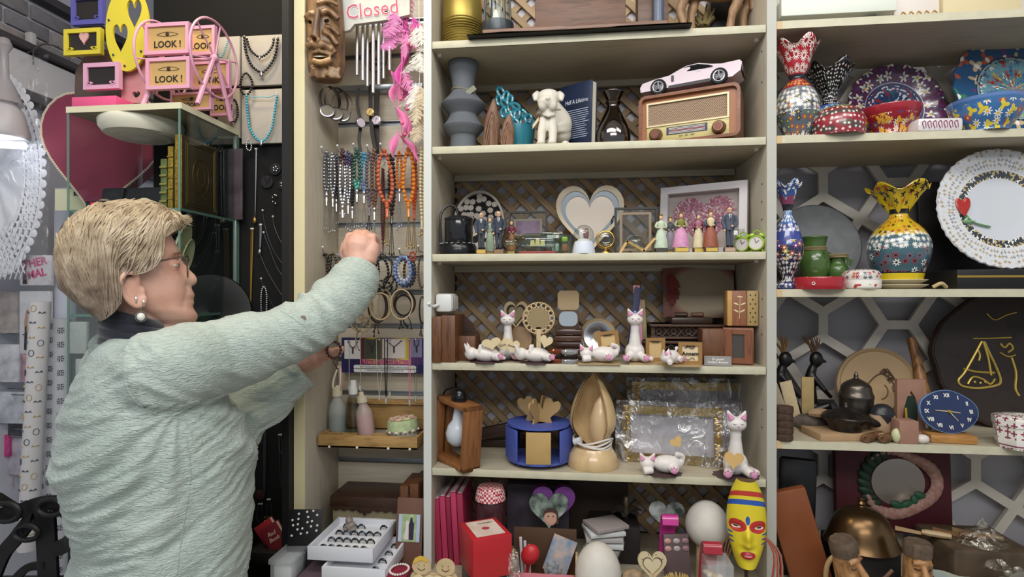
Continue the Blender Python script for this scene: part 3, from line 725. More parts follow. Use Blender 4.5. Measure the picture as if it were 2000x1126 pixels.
# ---- closed sign
Y=.045;L=P(720,40,Y);t=thing('hanging_sign','white wooden sign with pink lettering hanging above the wind chime','sign',L)
out=[(653,-22),(800,-30),(800,28),(760,38),(692,47),(683,58),(662,64),(655,52)]
sg=MB();sg.prism([(P(x,y,Y).x-L.x,P(x,y,Y).z-L.z) for x,y in out][::-1],0,.012);sg.build('sign_board',mat('#d9d5c8',.6,c2='#b8bcb8',vs=14),t)
text('Closed',.052,mat('#f3ece6',.5),t,(P(727,20,Y).x-L.x,-.001,P(727,20,Y).z-L.z),(pi/2,-.07,0),.0004,bold=.0016,sx=.92)
text('Closed',.052,mat('#c4526a',.5),t,(P(727,20,Y).x-L.x,-.0018,P(727,20,Y).z-L.z),(pi/2,-.07,0),.0004,sx=.92)
MB().tube([(.03,.006,.0),(.05,.02,.15)],.001,5).build('hanging_cord',mat('#8a7a60',.8),t);MB().tube([(-.03,.006,.0),(-.0,.02,.15)],.001,5).build('hanging_cord',mat('#8a7a60',.8),t)
# ---- wind chime
Y=.10;L=P(727,150,Y);t=thing('wind_chime','wind chime of silver tubes hanging under the white sign','wind chime',L)
cm=MB();cm.lathe([(0,0),(.034,0),(.035,.005),(.034,.01),(0,.01)],24,c=P(729,34,Y+.01)+V((0,0,.0)));put(cm,'top_disc',WALNUT,t)
for i,(x,y0,y1) in enumerate(((698,50,147),(709,48,157),(718,46,168),(729,45,181),(740,44,166),(749,46,153),(761,40,137))):
 dy=(.0,-.012,.01,-.02,-.012,.008,0)[i]
 p,q=P(x,y0,Y+dy),P(x-1+i*.2,y1,Y+dy);m_=MB();m_.cyl(q,p,.0042,n=12);tb=put(m_,'chime_tube',mat('#dfe1e4',.38,.75),t)
 m_=MB();m_.tube([p,V((p.x*.75+L.x*.25,p.y,P(729,34,Y).z))],.0006,4);put(m_,'tube_cord',CREAM,tb)
m_=MB();m_.lathe([(0,-.004),(.040,-.004),(.043,0),(.040,.004),(0,.004)],24,rot=(pi/2,0,0),c=P(734,110,.135),sy=1,sx=.78)
m_.ball(P(734,105,.128),(.010,.008,.018));m_.ball(P(734,122,.127),(.016,.006,.005));m_.ball(P(725,98,.128),(.007,.004,.004));m_.ball(P(743,98,.128),(.007,.004,.004))
one(m_,'round_wall_mask',mat('#5a3f2e',.5,var=.2,vs=50),'dark brown round carved mask on slatwall behind the wind chime','mask')
# ---- watches
def hook(x,y,Yf,label,g='display hooks',name='display_hook',tip=WHITE):
 p=P(x,y,Yf);t=thing(name,label,'hook',p,group=g)
 m_=MB();m_.tube(spline([V((0,0,.012)),V((0,.004,.003)),V((0,.02,0)),V((0,NB-Yf-.002,.002))],4),.0016,6);m_.build('rod',STEEL,t)
 MB().ball((0,0,.013),.0028,8,6).build('tip',tip,t);return t
for k,(x,y,r) in enumerate(((644,196,.028),(657,200,.030),(668,206,.027))):
 c=P(x,y,.075+.018*k);t=thing('bangle_watch',('polished steel bangle watch with open cuff nearest the left panel','polished steel bangle watch, middle of the three hung beside the mask','steel bangle watch with round face showing below the others')[k],'watch',c,group='steel bangle watches')
 m_=MB();M=Matrix.Rotation(.9-.25*k,4,'Z')
 m_.surf(40,3,lambda i,j: M @ V((r*cos(2*pi*i),(j-.5)*.012,r*1.25*sin(2*pi*i))),cu=True);m_.surf(40,3,lambda i,j: M @ V(((r-.0018)*cos(2*pi*i),(j-.5)*.012,(r*1.25-.0018)*sin(2*pi*i))),cu=True)
 m_.build('bangle',mat('#8f9096',.18,1),t)
 m_=MB();cs=V((.002+.004*k,-.018,-r*1.2));m_.lathe([(0,-.004),(.0165,-.004),(.0185,-.001),(.0175,.004),(.015,.0045)],24,c=cs,rot=(pi/2-.25,0,.35));ca=m_.build('watch_case',mat('#8a8b90',.3,1),t)
 m_=MB();m_.lathe([(0,.0042),(.0152,.0042)],20,c=cs,rot=(pi/2-.25,0,.35));m_.build('dial',mat('#6f6858',.5),ca)
def strap_watch(name,label,path,w_,case,r,dial,Yc,side=False):
 t=thing(name,label,'watch',P(path[-1][0],path[-1][1],Yc),group='strap watches on the slatwall')
 pts=spline([P(x,y,Yc+.01+.004*sin(k*1.3)) for k,(x,y) in enumerate(path)],5)
 m_=MB()
 n_=len(pts)-1
 m_.surf(n_,1,lambda i,j: pts[round(i*n_)]+V(((j-.5)*w_,(.3 if side else .05)*(j-.5)*w_,0)));m_.surf(n_,1,lambda i,j: pts[round(i*n_)]+V(((.5-j)*w_,.003,0)))
 put(m_,'strap',LEATHER,t)
 c=P(case[0],case[1],Yc);m_=MB();rr=(pi/2,0,.9 if side else 0)
 m_.lathe([(0,-.003),(r,-.003),(r*1.08,0),(r,.004),(r*.88,.0045)],24,c=c,rot=rr);ca=put(m_,'watch_case',mat('#bca35a' if dial == 'g' else '#a7a3ac',.22,.95),t)
 m_=MB();m_.lathe([(0,.0043),(r*.88,.0043)],20,c=c,rot=rr);put(m_,'dial',mat('#d9b978' if dial == 'g' else '#d8cbd6',.25),ca)
 m_=MB()
 if not side:
  m_.tube([c+V((0,-.0052,0)),c+V((r*.35,-.0052,r*.45))],.0005,4);m_.tube([c+V((0,-.0052,0)),c+V((-r*.15,-.0052,-r*.6))],.0004,4)
  put(m_,'hands',BLACKP,ca)
strap_watch('wrist_watch','thin black strap watch seen edge-on left of the other strap watches',[(699,172),(698,205),(704,240),(701,272),(704,296)],.008,(704,240),.013,'s',.13,True)
strap_watch('wrist_watch','black strap wrist watch with round gold dial',[(723,165),(723,195),(724,225),(727,262),(733,292)],.010,(723,219),.0105,'g',.125)
strap_watch('wrist_watch','broad black strap wrist watch with pale lilac dial',[(736,175),(735,210),(735,240),(735,300)],.014,(735,235),.0125,'l',.14)
m_=MB();m_.box(P(745,170,.165),(.23,.012,.014),bev=.002);one(m_,'hook_rail',mat('#a9adb2',.3,.8),'grey metal hook rail on the slatwall behind the watches','rail')
# ---- feather garlands
def feather(L_,w_,curl,n=14,fluff=.25,seed=0):
 m_=MB();rd=random.Random(seed)
 def pt(s): return V((curl*s*s*L_,-.2*curl*s*L_*s,-s*L_))
 jit=[rd.uniform(1-fluff,1+fluff) for _ in range(n+1)]
 for sd in (-1,1):
  for k in range(n*2):
   s=.08+.9*k/(n*2);p=pt(s);ww=w_*sin(pi*min(1,s*1.02+.06))**.8*jit[k//2];q=p+V((sd*ww,rd.uniform(-.25,.25)*ww,-.35*ww-.004));d=V((0,0,-L_/(n*1.7)))
   m_.add([p,p+d,q+d*.7+V((0,rd.uniform(-.001,.001),0)),q],[(0,1,2,3)])
 m_.tube([pt(k/8) for k in range(9)],.0006,4)
 return m_
def ribbon(L_,w_,sw,seed=0):
 rd=random.Random(seed);a=rd.uniform(0,6);m_=MB()
 m_.surf(16,4,lambda i,j: V((sw*sin(i*4+a)*L_*.18+(j-.5)*w_*sin(pi*min(1,i*.92+.1))*cos(i*2.2+a),(j-.5)*w_*sin(i*2.2+a)*.8-.006*sin(j*pi),-i*L_)))
 return m_
MAG=mat('#d648a4',.6,sheen=.5);PINK=mat('#e77aae',.55,sheen=.5);LPINK=mat('#dd86bd',.8,sheen=.6);FWH=mat('#e9e4da',.8,sheen=.6);FCR=mat('#d9c8ac',.8,sheen=.6);CORAL=mat('#e5688a',.6)
t=thing('feather_garland','magenta and pink feather and ribbon garland hanging at bay edge','garland',P(785,300,.06))
m_=MB();m_.tube(spline([P(783,-20,.06),P(787,100,.055),P(779,200,.06),P(790,300,.06)],6),.0012,5);put(m_,'cord',PINK,t)
rd=random.Random(5)
for k,(x,y,ln,wd,cl,m) in enumerate([(785,-12,60,20,.1,LPINK),(800,-15,62,18,-.1,LPINK),(770,20,55,20,-.4,LPINK),(792,15,62,20,.3,MAG),(778,42,50,20,-.5,LPINK),(805,30,60,14,.2,MAG),(770,60,44,16,-.3,LPINK),(795,60,55,14,.1,LPINK),(788,130,60,18,.25,LPINK),(780,140,55,16,-.3,PINK),(800,150,60,16,.2,MAG),(787,35,70,14,.6,LPINK)]):
 p=P(x,y,.05+rd.uniform(-.02,.03));s=mpp(x,.05);feather(ln*s,wd*s*.8,cl,12,.3,k).build('feather',m,t,p-V(t.location),(0,rd.uniform(-.3,.3),rd.uniform(-.6,.6)))
for k,(x,y,ln,wd,m) in enumerate([(789,90,50,17,MAG),(781,115,62,16,MAG),(764,140,40,12,MAG),(776,165,60,18,PINK),(780,210,62,22,PINK),(795,210,60,16,PINK),(775,255,52,18,PINK),(789,262,60,14,PINK),(812,285,60,8,PINK),(797,70,60,12,MAG)]):
 s=mpp(x,.05);ribbon(ln*s,wd*s,rd.uniform(-1,1),k+40).build('ribbon',m,t,P(x,y,.045+rd.uniform(-.015,.02))-V(t.location),(0,rd.uniform(-.35,.35),0))
for x,y in ((797,86),(783,193),(795,213),(786,240),(791,262)):
 MB().ball(P(x,y,.03)-V(t.location),.0045,10,8).build('bead',CORAL,t)
t=thing('feather_garland','white fluffy feather garland hanging beside the pink one','garland',P(817,260,.035))
m_=MB();m_.tube([P(818,-10,.035),P(820,120,.035),P(817,280,.035)],.0009,5);put(m_,'cord',WHITE,t)
for k,(x,y,ln,wd,cl,m) in enumerate([(821,45,46,16,.1,FWH),(814,50,40,13,-.3,FWH),(822,70,34,12,.3,FWH),(818,96,44,17,-.35,FWH),(820,98,46,16,.2,FWH),(814,104,40,11,-.8,FWH),(812,160,55,15,-.2,FWH),(820,162,62,16,.1,FWH),(823,164,60,14,.3,FCR),(815,185,60,16,-.1,FCR),(822,210,56,14,.0,FCR),(818,235,44,15,-.2,FCR),(806,170,34,9,-1.2,FWH)]):
 p=P(x,y,.03+rd.uniform(-.02,.015));s=mpp(x,.03);feather(ln*s,wd*s*.85,cl,14,.45,k+80).build('feather',m,t,p-V(t.location),(0,0,rd.uniform(-.6,.6)))
# ---- prayer beads on hooks
def beads(mb,pts,r,gap=2.02,n=8,m=6,sz=1):
 acc=0;last=None;ds=2*r*gap/2
 for a,b in zip(pts,pts[1:]):
  d=(b-a).length
  while acc <= d:
   p=a+(b-a)*(acc/d if d else 0);mb.ball(p,(r,r,r*sz),n,m);acc += ds
  acc -= d
TAS=[('#c9cace',.25,.95),('#b9a05c',.3,.9),('#4b4b50',.3,.9)]
def prayer(label,x,y0,y1,half,Yc,cols,rp,tas=0,tend=None,tip=None,split=None,lean=0):
 t=thing('prayer_beads',label,'prayer beads',P(x+lean,y1,Yc),group='prayer beads on the bay hooks')
 s=mpp(x,Yc);r=rp*s*1.45
 loop=spline([P(x-1,y0,Yc),P(x-half*.8,y0+(y1-y0)*.25,Yc-.004),P(x-half+lean*.6,y0+(y1-y0)*.7,Yc-.004),P(x+lean,y1,Yc-.005),P(x+half+lean*.6,y0+(y1-y0)*.7,Yc+.004),P(x+half*.8,y0+(y1-y0)*.25,Yc+.004),P(x+1,y0,Yc)],8)
 if split:
  k=int(len(loop)*split)
  m_=MB();beads(m_,loop[:k+1],r);beads(m_,loop[-k-1:],r);put(m_,'bead_string',cols[0],t)
  m_=MB();beads(m_,loop[k:-k],r*.95,sz=1.5);put(m_,'bead_string',cols[1],t)
 else:
  m_=MB();beads(m_,loop,r);put(m_,'bead_string',cols[0],t)
 if tend:
  tm_=mat(*[TAS[tas][i] for i in range(3)]);m_=MB();q=P(x+lean,y1,Yc-.005);L_=(tend-y1)*s
  m_.lathe([(0,0),(r*.8,-.002),(r*1.1,-.006),(r*.5,-.012),(r*.9,-.016),(r*.55,-.03),(r*1.0,-.034),(0,-.037)],8,c=q);put(m_,'imame',cols[-1] if tas != 0 else tm_,t)
  m_=MB()
  for dx in (-.0035,0,.0035):
   e=q+V((dx*1.6,dx*.4,-L_*random.uniform(.86,1)));beads(m_,[q+V((dx*.3,0,-.036)),e],.0013,2.1,5,4);m_.ball(e,(.0022,.0022,.004),6,5)
  put(m_,'tassel',tm_,t)
 return t
def bm_(c,rough=.25,metal=0): return mat(c,rough,metal,coat=.4)
SIL=bm_('#8d9098',.22,.8);DSIL=bm_('#4d5058',.25,.7)
prayer('silver grey hematite prayer beads at the far left hook',638,297,376,4.5,.10,[SIL],2.3,0,455)
prayer('bright silver prayer beads second from the left panel',650,300,378,4,.10,[bm_('#a9acb2',.2,.9)],2.2,0,458)
prayer('dark blue-grey small prayer beads behind the silver ones',657,303,388,2.5,.14,[DSIL],2.0,0,440)
prayer('prayer beads with dark red top and silver rod beads below',669,292,400,5,.10,[bm_('#4a2530',.3),bm_('#b3b4b8',.2,.9)],2.4,0,418,split=.2)
prayer('deep blue and silver prayer beads left of the green ones',680,297,392,3.5,.12,[bm_('#3a3f6e',.25),bm_('#a4a8b2',.2,.8)],2.2,0,452,split=.2)
prayer('black and grey prayer beads hanging behind the green beads',688,302,402,3,.15,[bm_('#34383c',.25,.3)],2.1,0,445)
prayer('dark green to turquoise prayer beads with silver tassel',697,291,369,5,.09,[bm_('#1f5245',.22),bm_('#2f8577',.22)],2.6,0,452,split=.38)
prayer('turquoise blue prayer beads beside the green ones',711,299,372,4.5,.12,[bm_('#3d93b4',.25),bm_('#5d7fa8',.3)],2.3,0,442,split=.36)
prayer('greyish purple prayer beads next to the turquoise ones',721,295,396,4.5,.12,[bm_('#6a5f68',.3)],2.3,2,450)
prayer('copper brown prayer beads with long silver tassel',731,292,404,4,.10,[bm_('#6b4a3a',.3)],2.4,0,474)
prayer('coral orange prayer beads hanging in one wide open loop',750,294,398,13,.075,[bm_('#c9603c',.28)],2.9,1,482,lean=6)
prayer('black brown prayer beads behind the coral loop',765,303,412,4.5,.13,[bm_('#2a1c18',.28)],2.8,2,505)
prayer('dark red seed prayer beads hanging lowest by the hand',748,330,470,2.5,.155,[bm_('#5c2620',.3)],1.8,2,500)
prayer('small bright orange prayer beads under the pink ribbon',780,297,368,4.5,.11,[bm_('#d8741f',.28)],2.1,0,452)
prayer('large amber orange prayer beads with gold tassel',798,291,398,10,.085,[bm_('#dd8226',.25)],2.9,1,486)
prayer('tangerine red prayer beads right of the amber ones',809,296,402,3.5,.12,[bm_('#d2562c',.28)],2.5,1,492)
prayer('cream prayer beads against the white divider',824,290,420,2.5,.06,[bm_('#d5c9a2',.4)],2.3,1,462)
for k,(x,y) in enumerate(((628,297),(659,294),(690,291),(717,294),(743,291))): hook(x,y,.055,('steel hook holding the silver prayer beads','steel hook holding the dark red and silver beads','steel hook holding the green prayer beads','steel hook holding the copper brown beads','steel hook holding the coral prayer beads')[k])
# ---- bracelets
def bracelet(label,x,y,rx,ry,Yc,m,rp,tilt=.5,kind='b',name='bead_bracelet',g='bracelets on the lower hooks',tails=0):
 c=P(x,y,Yc);s=mpp(x,Yc);M=Matrix.Rotation(tilt,3,'Z');t=thing(name,label,'bracelet',c,group=g)
 pts=[M @ V((rx*s*cos(2*pi*k/40),0,ry*s*sin(2*pi*k/40))) for k in range(41)]
 m_=MB()
 if kind == 'b': beads(m_,pts,rp*s,n=8,m=6)
 elif kind == 'c': m_.tube(pts[:-1],rp*s,7,True)
 else:
  m_.surf(40,2,lambda i,j: M @ V((rx*s*cos(2*pi*i),(j-.5)*rp*s,ry*s*sin(2*pi*i))),cu=True);m_.surf(40,2,lambda i,j: M @ V(((rx-1.4)*s*cos(2*pi*i),(j-.5)*rp*s,(ry-1.4)*s*sin(2*pi*i))),cu=True)
 m_.build('bead_string' if kind == 'b' else ('cord' if kind == 'c' else 'band'),m,t)
 for k in range(tails):
  q=V(((k-tails/2+.5)*.006,-.004,-ry*s));m_=MB();e=q+V((random.uniform(-.012,.012),0,-random.uniform(.02,.05)));m_.tube(spline([q,(q+e)/2+V((random.uniform(-.006,.006),-.004,0)),e],4),.0011,5);m_.ball(e,.0026,6,5);m_.build('tie_end',m,t)
 return t
BB=bm_('#1e1a18',.25);
bracelet('black bead bracelet with gold beads, outermost left of the raised sleeve',634,522,9,27,.10,BB,3.4,.5)
bracelet('dark bronze bead bracelet hanging left of the raised sleeve',648,520,9,25,.12,bm_('#5a4526',.3,.5),3.2,.3)
bracelet('black lava bead bracelet behind the bronze one',641,520,8,26,.14,BB,3.2,.9)
bracelet('grey blue cord bracelet by the left panel',659,520,10,24,.14,mat('#9aa4ba',.6),1.2,.3,'c','cord_bracelet')
bracelet('blue and white marbled bead bracelet',786,527,15,26,.08,bm_('#7f95c8',.2),3.6,.25)
bracelet('deep blue bead bracelet behind the marbled one',791,532,16,27,.11,bm_('#27467e',.2),3.5,.35)
bracelet('brown and teal bead bracelet right of the blue ones',800,530,11,28,.14,bm_('#5d4a40',.3),3.2,.6)
bracelet('white moonstone bead bracelet inside the blue ones',789,524,12,23,.095,bm_('#cfd5dc',.2),3.0,.4)
bracelet('small red bead ring bracelet on the right hook',806,500,5,8,.10,bm_('#b5432c',.3),2.4,.3)
bracelet('brown and turquoise bead bracelet half behind the divider',824,530,7,32,.10,bm_('#5f4636',.35),2.6,.5)
for k,(x,y,rx,ry,m,rp,kd,lb) in enumerate([(742,525,24,29,LEATHER,7,'w','black leather band bracelet, front of the dark bundle'),(748,528,22,27,mat('#2b2624',.5),6,'w','dark grey leather band bracelet in the dark bundle'),(738,532,20,32,BB,3,'b','black onyx bead bracelet in the dark bundle'),(752,532,19,30,bm_('#3a3a3e',.2,.6),2.6,'b','gunmetal bead bracelet in the dark bundle'),(728,530,12,34,BB,2.6,'b','small black bead bracelet left edge of the dark bundle'),(744,560,22,12,BB,2.6,'b','black bead bracelet drooping under the dark bundle'),(762,556,14,18,bm_('#4a4a4c',.25,.4),2.4,'b','grey bead bracelet drooping right of the dark bundle')]):
 bracelet(lb,x,y,rx,ry,.075+.012*k,m,rp,.15+.1*k,kd,'leather_bracelet' if kd == 'w' else 'bead_bracelet')
TAN=mat('#c3ab84',.7);DBR=mat('#3a2a20',.6);OLV=mat('#9c9678',.7)
bracelet('tan leather cord bracelet with dark ties, oval',743,598,20,26,.07,TAN,1.6,.4,'c','cord_bracelet',tails=0)
bracelet('dark brown braided bracelet with long black ties',738,598,17,30,.09,DBR,3,.5,'c','cord_bracelet',tails=3)
bracelet('second tan cord bracelet behind the oval one',752,594,14,28,.11,TAN,1.4,.7,'c','cord_bracelet')
bracelet('wide woven brown leather cuff bracelet',790,592,21,24,.10,mat('#5b4230',.6,bump=.5,bs=200),16,.5,'w','leather_cuff')
bracelet('black knotted bracelet with five tie ends',788,596,16,20,.09,BLACKP,2,.3,'c','cord_bracelet',tails=5)
bracelet('cream cord bracelet around the woven cuff',784,594,21,29,.07,TAN,1.3,.2,'c','cord_bracelet')
for k,(x,y,rx,ry) in enumerate(((712,600,14,28),(706,608,17,30),(718,606,11,32),(698,625,14,20),(710,634,16,14),(700,615,10,33))):
 bracelet(('sage cord bracelet at the front of the tangled bundle','olive cord bracelet hanging beside the sleeve','beige cord bracelet right of the tangled bundle','beige tangled cord bracelet low behind the sleeve','curled beige cord bracelet at the bottom of the bundle','grey cord bracelet at the back of the tangled bundle')[k],x,y,rx,ry,.06+.015*k,(OLV,mat('#5f6656',.7),TAN,TAN,TAN,mat('#83857c',.7))[k],1.25,.2+.2*k,'c','cord_bracelet',tails=(1 if k > 2 else 0))
bracelet('black cord bracelet hidden at the white divider edge',825,605,6,26,.09,BLACKP,1.6,.6,'c','cord_bracelet',tails=2)
for k,(x,y) in enumerate(((630,492),(738,491),(780,496),(817,490))): hook(x,y,.06,('white tipped hook with the black and bronze bracelets','white tipped hook with the dark bracelet bundle','white tipped hook with the blue bracelets','white tipped hook beside the divider panel')[k],'white tipped bracelet hooks')
# bracelet held in the left hand
bracelet('dark red bracelet with charms held in the lower hand',652,683,13,16,-.055,bm_('#4a2a26',.3),3.2,.3,'b',g='bracelet in hand',tails=1)
# ---- poster with rice necklaces
Y=.165;L=P(748,728,Y);s=mpp(748,Y);t=thing('rice_necklace_poster','purple poster board advertising rice necklaces under the bracelets','poster',L)
def pr(x0,y0,x1,y1,d0,d1,m,name,par=None):
 m_=MB();a,b=P(x0,y1,Y),P(x1,y0,Y);m_.prism(rect(a.x,a.z,b.x,b.z),Y+d0,Y+d1);return put(m_,name,m,par or t)
PG=NT('poster');co=PG.coords('Generated');sx_=PG.n('SeparateXYZ');PG.l(co,sx_.inputs[0])
PG.l(PG.ramp(sx_.outputs[0],[(0,'#232a52'),(.2,'#2a2350'),(.27,'#6a2a2a'),(.38,'#c8b83a'),(.46,'#5a5a40'),(.6,'#7a3a66'),(.78,'#d4c640'),(.85,'#5b2d70'),(1,'#3a2a66')]),PG.b.inputs['Base Color']);PG.b.inputs['Roughness'].default_value=.35
pr(667,660,829,727,0,.004,PG.m,'poster_sheet')
pr(667,712,829,727,-.0004,0,mat('#2a2358',.4),'lower_band')
for x0,y0,x1,y1,m in ((673,664,705,700,mat('#dcdad8',.5)),(711,662,741,700,mat('#4d5146',.4)),(748,662,791,699,mat('#d8d0cc',.5)),(803,661,824,697,mat('#8a88b0',.5))):
 c_=pr(x0,y0,x1,y1,-.001,0,m,'photo_cell')
 cx=(x0+x1)/2;m_=MB();m_.tube(spline([P(x0+6,y0+2,Y-.002),P(cx-4,y0+12,Y-.002),P(cx,y0+14,Y-.002),P(cx+4,y0+12,Y-.002),P(x1-6,y0+2,Y-.002)],4),.0013,5);m_.cyl(P(cx,y0+14,Y-.002),P(cx,y0+26,Y-.002),.0024,n=8);put(m_,'printed_pendant',mat('#4a3440',.5),c_)
text('RICE NECKLACES',.0165,mat('#eadfe6',.5),t,(P(753,707,Y).x-L.x,-.0012,P(753,707,Y).z-L.z),bold=.0011,sx=1.02)
text('RICE NECKLACES',.0165,mat('#c23a74',.5),t,(P(753,707,Y).x-L.x,-.0022,P(753,707,Y).z-L.z),bold=.0006,sx=1.02)
for y,b in ((716.5,'GET YOUR NAME & WISH ON A SINGLE GRAIN OF RICE'),(723,'PIRINCE ISIM YAZILIR / BUKET KOLYE')):
 m_=MB();a,c_=P(691,y+3,Y),P(813,y-3,Y);h_=(c_.z-a.z)/2;m_.prism([(a.x+h_*(1-cos(q)),a.z+h_+h_*sin(-q)) for q in [pi/2-pi*k/8 for k in range(9)]][::-1]+[(c_.x-h_*(1-cos(q)),a.z+h_+h_*sin(q)) for q in [pi/2-pi*k/8 for k in range(9)]][::-1],Y-.0012,Y-.0004);put(m_,'text_strip',WHITE,t)
 text(b,.0056,mat('#2a2233',.5),t,(P(752,y,Y).x-L.x,-.0016,P(752,y,Y).z-L.z),sx=.96 if y < 720 else 1.1,ext=.0001)
# wooden tray cabinet board the poster stands on, and tray
Y0,Y1=.055,NB-.004
zt=Z(720,851,Y0);zb=Z(720,876,Y0);xa,xb=X(621,Y0),X(815,Y0)
TW=wood('#b08c56','#8d6a3c',(4,22,22),5,.55)
t=thing('compartment_tray','worn wooden compartment tray with raised lid board below the poster','tray',((xa+xb)/2,(Y0+Y1)/2,zb))
def tb(c,d,name,m=TW): m_=MB();m_.box(c,d,bev=.0008);put(m_,name,m,t)
xc=(xa+xb)/2;tb((xc,(Y0+Y1)/2,zb+.003),(xb-xa,Y1-Y0,.006),'tray_floor')
tb((xc,Y0+.004,(zt+zb)/2),(xb-xa,.008,zt-zb),'front_wall');tb((xa+.003,(Y0+Y1)/2,(zt+zb)/2),(.006,Y1-Y0-.016,zt-zb),'side_wall');tb((xb-.003,(Y0+Y1)/2,(zt+zb)/2),(.006,Y1-Y0-.016,zt-zb),'side_wall')
tb((xc,Y0+.045,(zt+zb)/2-.002),(xb-xa-.012,.003,zt-zb-.004),'divider')
for k in range(1,6): tb((xa+(xb-xa)*k/6,Y0+.0255,(zt+zb)/2-.002),(.003,.034,zt-zb-.006),'divider')
zl=Z(748,785,Y1);tb((xc+.01,Y1-.004,(zt+zl)/2),(xb-xa-.03,.006,zl-zt+.02),'back_board')
tb((xc+.01,Y1-.012,zl),(xb-xa-.03,.010,.004),'lid_rail')
for k,x in enumerate((644,698,759,801)): MB().ball((P(x,874,Y0).x-t.location.x,Y0-.003-t.location.y,zb+.003-t.location.z),.0034,8,6).build('push_pin',WHITE,t)
m_=MB();rd=random.Random(2)
for k in range(26): m_.ball((rd.uniform(xa+.03,xb-.03),rd.uniform(Y0+.012,Y0+.035),zb+.008+rd.random()*.006),(.003,.0025,.002),6,4)
one(m_,'loose_charms',mat('#d9d6d0',.1,trans=.3),'loose clear and shell charms lying in the tray compartments','charms')['kind']='stuff'
# pendants hanging in front of the poster
for k,(x,y0,y1,hw,m,r,lb) in enumerate([(754,662,776,3,BLACKP,.0013,'black cord necklace pendant hanging over the poster'),(741,662,770,6,mat('#cfc7ae',.6),.0006,'pale thread necklace with curved glass charm'),(682,665,752,.5,mat('#b9b4a4',.6),.0005,'thin pale thread pendant at the left of the poster'),(704,660,752,.5,mat('#b9b4a4',.6),.0005,'thin pale thread pendant between poster pictures'),(800,662,780,2,mat('#d77d93',.5),.0008,'pink thread necklace hanging over the poster'),(812,662,772,4,mat('#6a5f58',.5),.0005,'fine chain with glass vial at the poster edge'),(761,662,764,3,mat('#b9b4a4',.6),.0005,'thin thread pendant with clear vial')]):
 Yc=.10+.006*k;t=thing('cord_necklace',lb,'necklace',P(x,y1,Yc),group='rice pendants below the poster')
 m_=MB();m_.tube(spline([P(x-hw,y0,Yc),P(x-hw*.8,(y0+y1)/2,Yc),P(x,y1,Yc),P(x+hw*.8,(y0+y1)/2,Yc),P(x+hw,y0,Yc)],5),r,5);put(m_,'cord',m,t)
 m_=MB();q=P(x,y1,Yc);m_.lathe([(0,0),(.003,-.001),(.0034,-.008),(.002,-.015),(0,-.016)],8,c=q);put(m_,'vial',mat('#e9ecec',.08,trans=.6),t)
 m_=MB();m_.tube([P(x,y0+2,Yc),P(x,y0,NB-.002)],.0009,5);m_.ball(P(x,y0+1,Yc-.001),.003,8,6);put(m_,'nail',STEEL,t)
# bottles
def bottle(label,x,y1,y0,prof,Yc,m,liq=None,cap=None,tilt=0,z0=None):
 z=zb+.006 if z0 is None else z0;s=mpp(x,Yc);H=Z(x,y0,Yc)-z
 t=thing('bottle',label,'bottle',(P(x,800,Yc).x,Yc,z),rot=(0,tilt,0))
 m_=MB();m_.lathe([(r*s,h*H) for r,h in prof],24);m_.build('bottle_body',m,t)
 if liq: m_=MB();m_.lathe([(0,.002)]+[(max(r*s-.0012,0),max(h*H,.002)) for r,h in prof if h <= liq[0]]+[(max(r for r,h in prof)*s-.0012,liq[0]*H),(0,liq[0]*H)],20);m_.build('liquid',liq[1],t)
 if cap: m_=MB();m_.lathe([(r*s,h*H) for r,h in cap[0]],16);m_.build('cap',cap[1],t)
 return t
BOT=[(0,0),(15,0),(16.5,.03),(16.5,.50),(15,.62),(8,.76),(7,.80),(7,.84)]
PLAS=mat('#cfd6d0',.3,alpha=.45)
b1=bottle('cloudy plastic bottle of green liquid with tied ribbons',659,838,752,BOT,.125,PLAS,(.42,mat('#4a5f52',.3)),([(0,.80),(9.5,.80),(9.5,.96),(4,.965),(3,1.0),(0,1.0)],CREAM))
for k in range(5):
 m_=MB();a=random.uniform(-.01,.01);m_.tube(spline([(0,0,.10),(a,-.006,.125),(a*1.5,-.002,.15),(a*.4+.004,.004,.19)],4),.0018,5);m_.build('tied_ribbon',(WHITE,mat('#c98d7d',.6),FCR)[k % 3],b1)
bottle('clear glass spray bottle with white pump cap',690,840,742,[(0,0),(15,0),(15.5,.02),(15.5,.07),(12,.1),(15,.25),(15.5,.42),(13,.6),(9,.74),(8,.78)],.115,glass('#e2e8e6',.03,.25),None,([(0,.77),(8.5,.77),(8,.86),(6.5,.92),(6,1),(0,1.0)],WHITE))
bottle('translucent plastic bottle of pink liquid leaning to left',718,842,766,BOT,.11,mat('#e0cfc9',.3,alpha=.5),(.55,mat('#b9687a',.3)),([(0,.80),(10,.80),(10,.93),(5,.94),(4.5,1.02),(0,1.02)],CREAM),tilt=-.14)
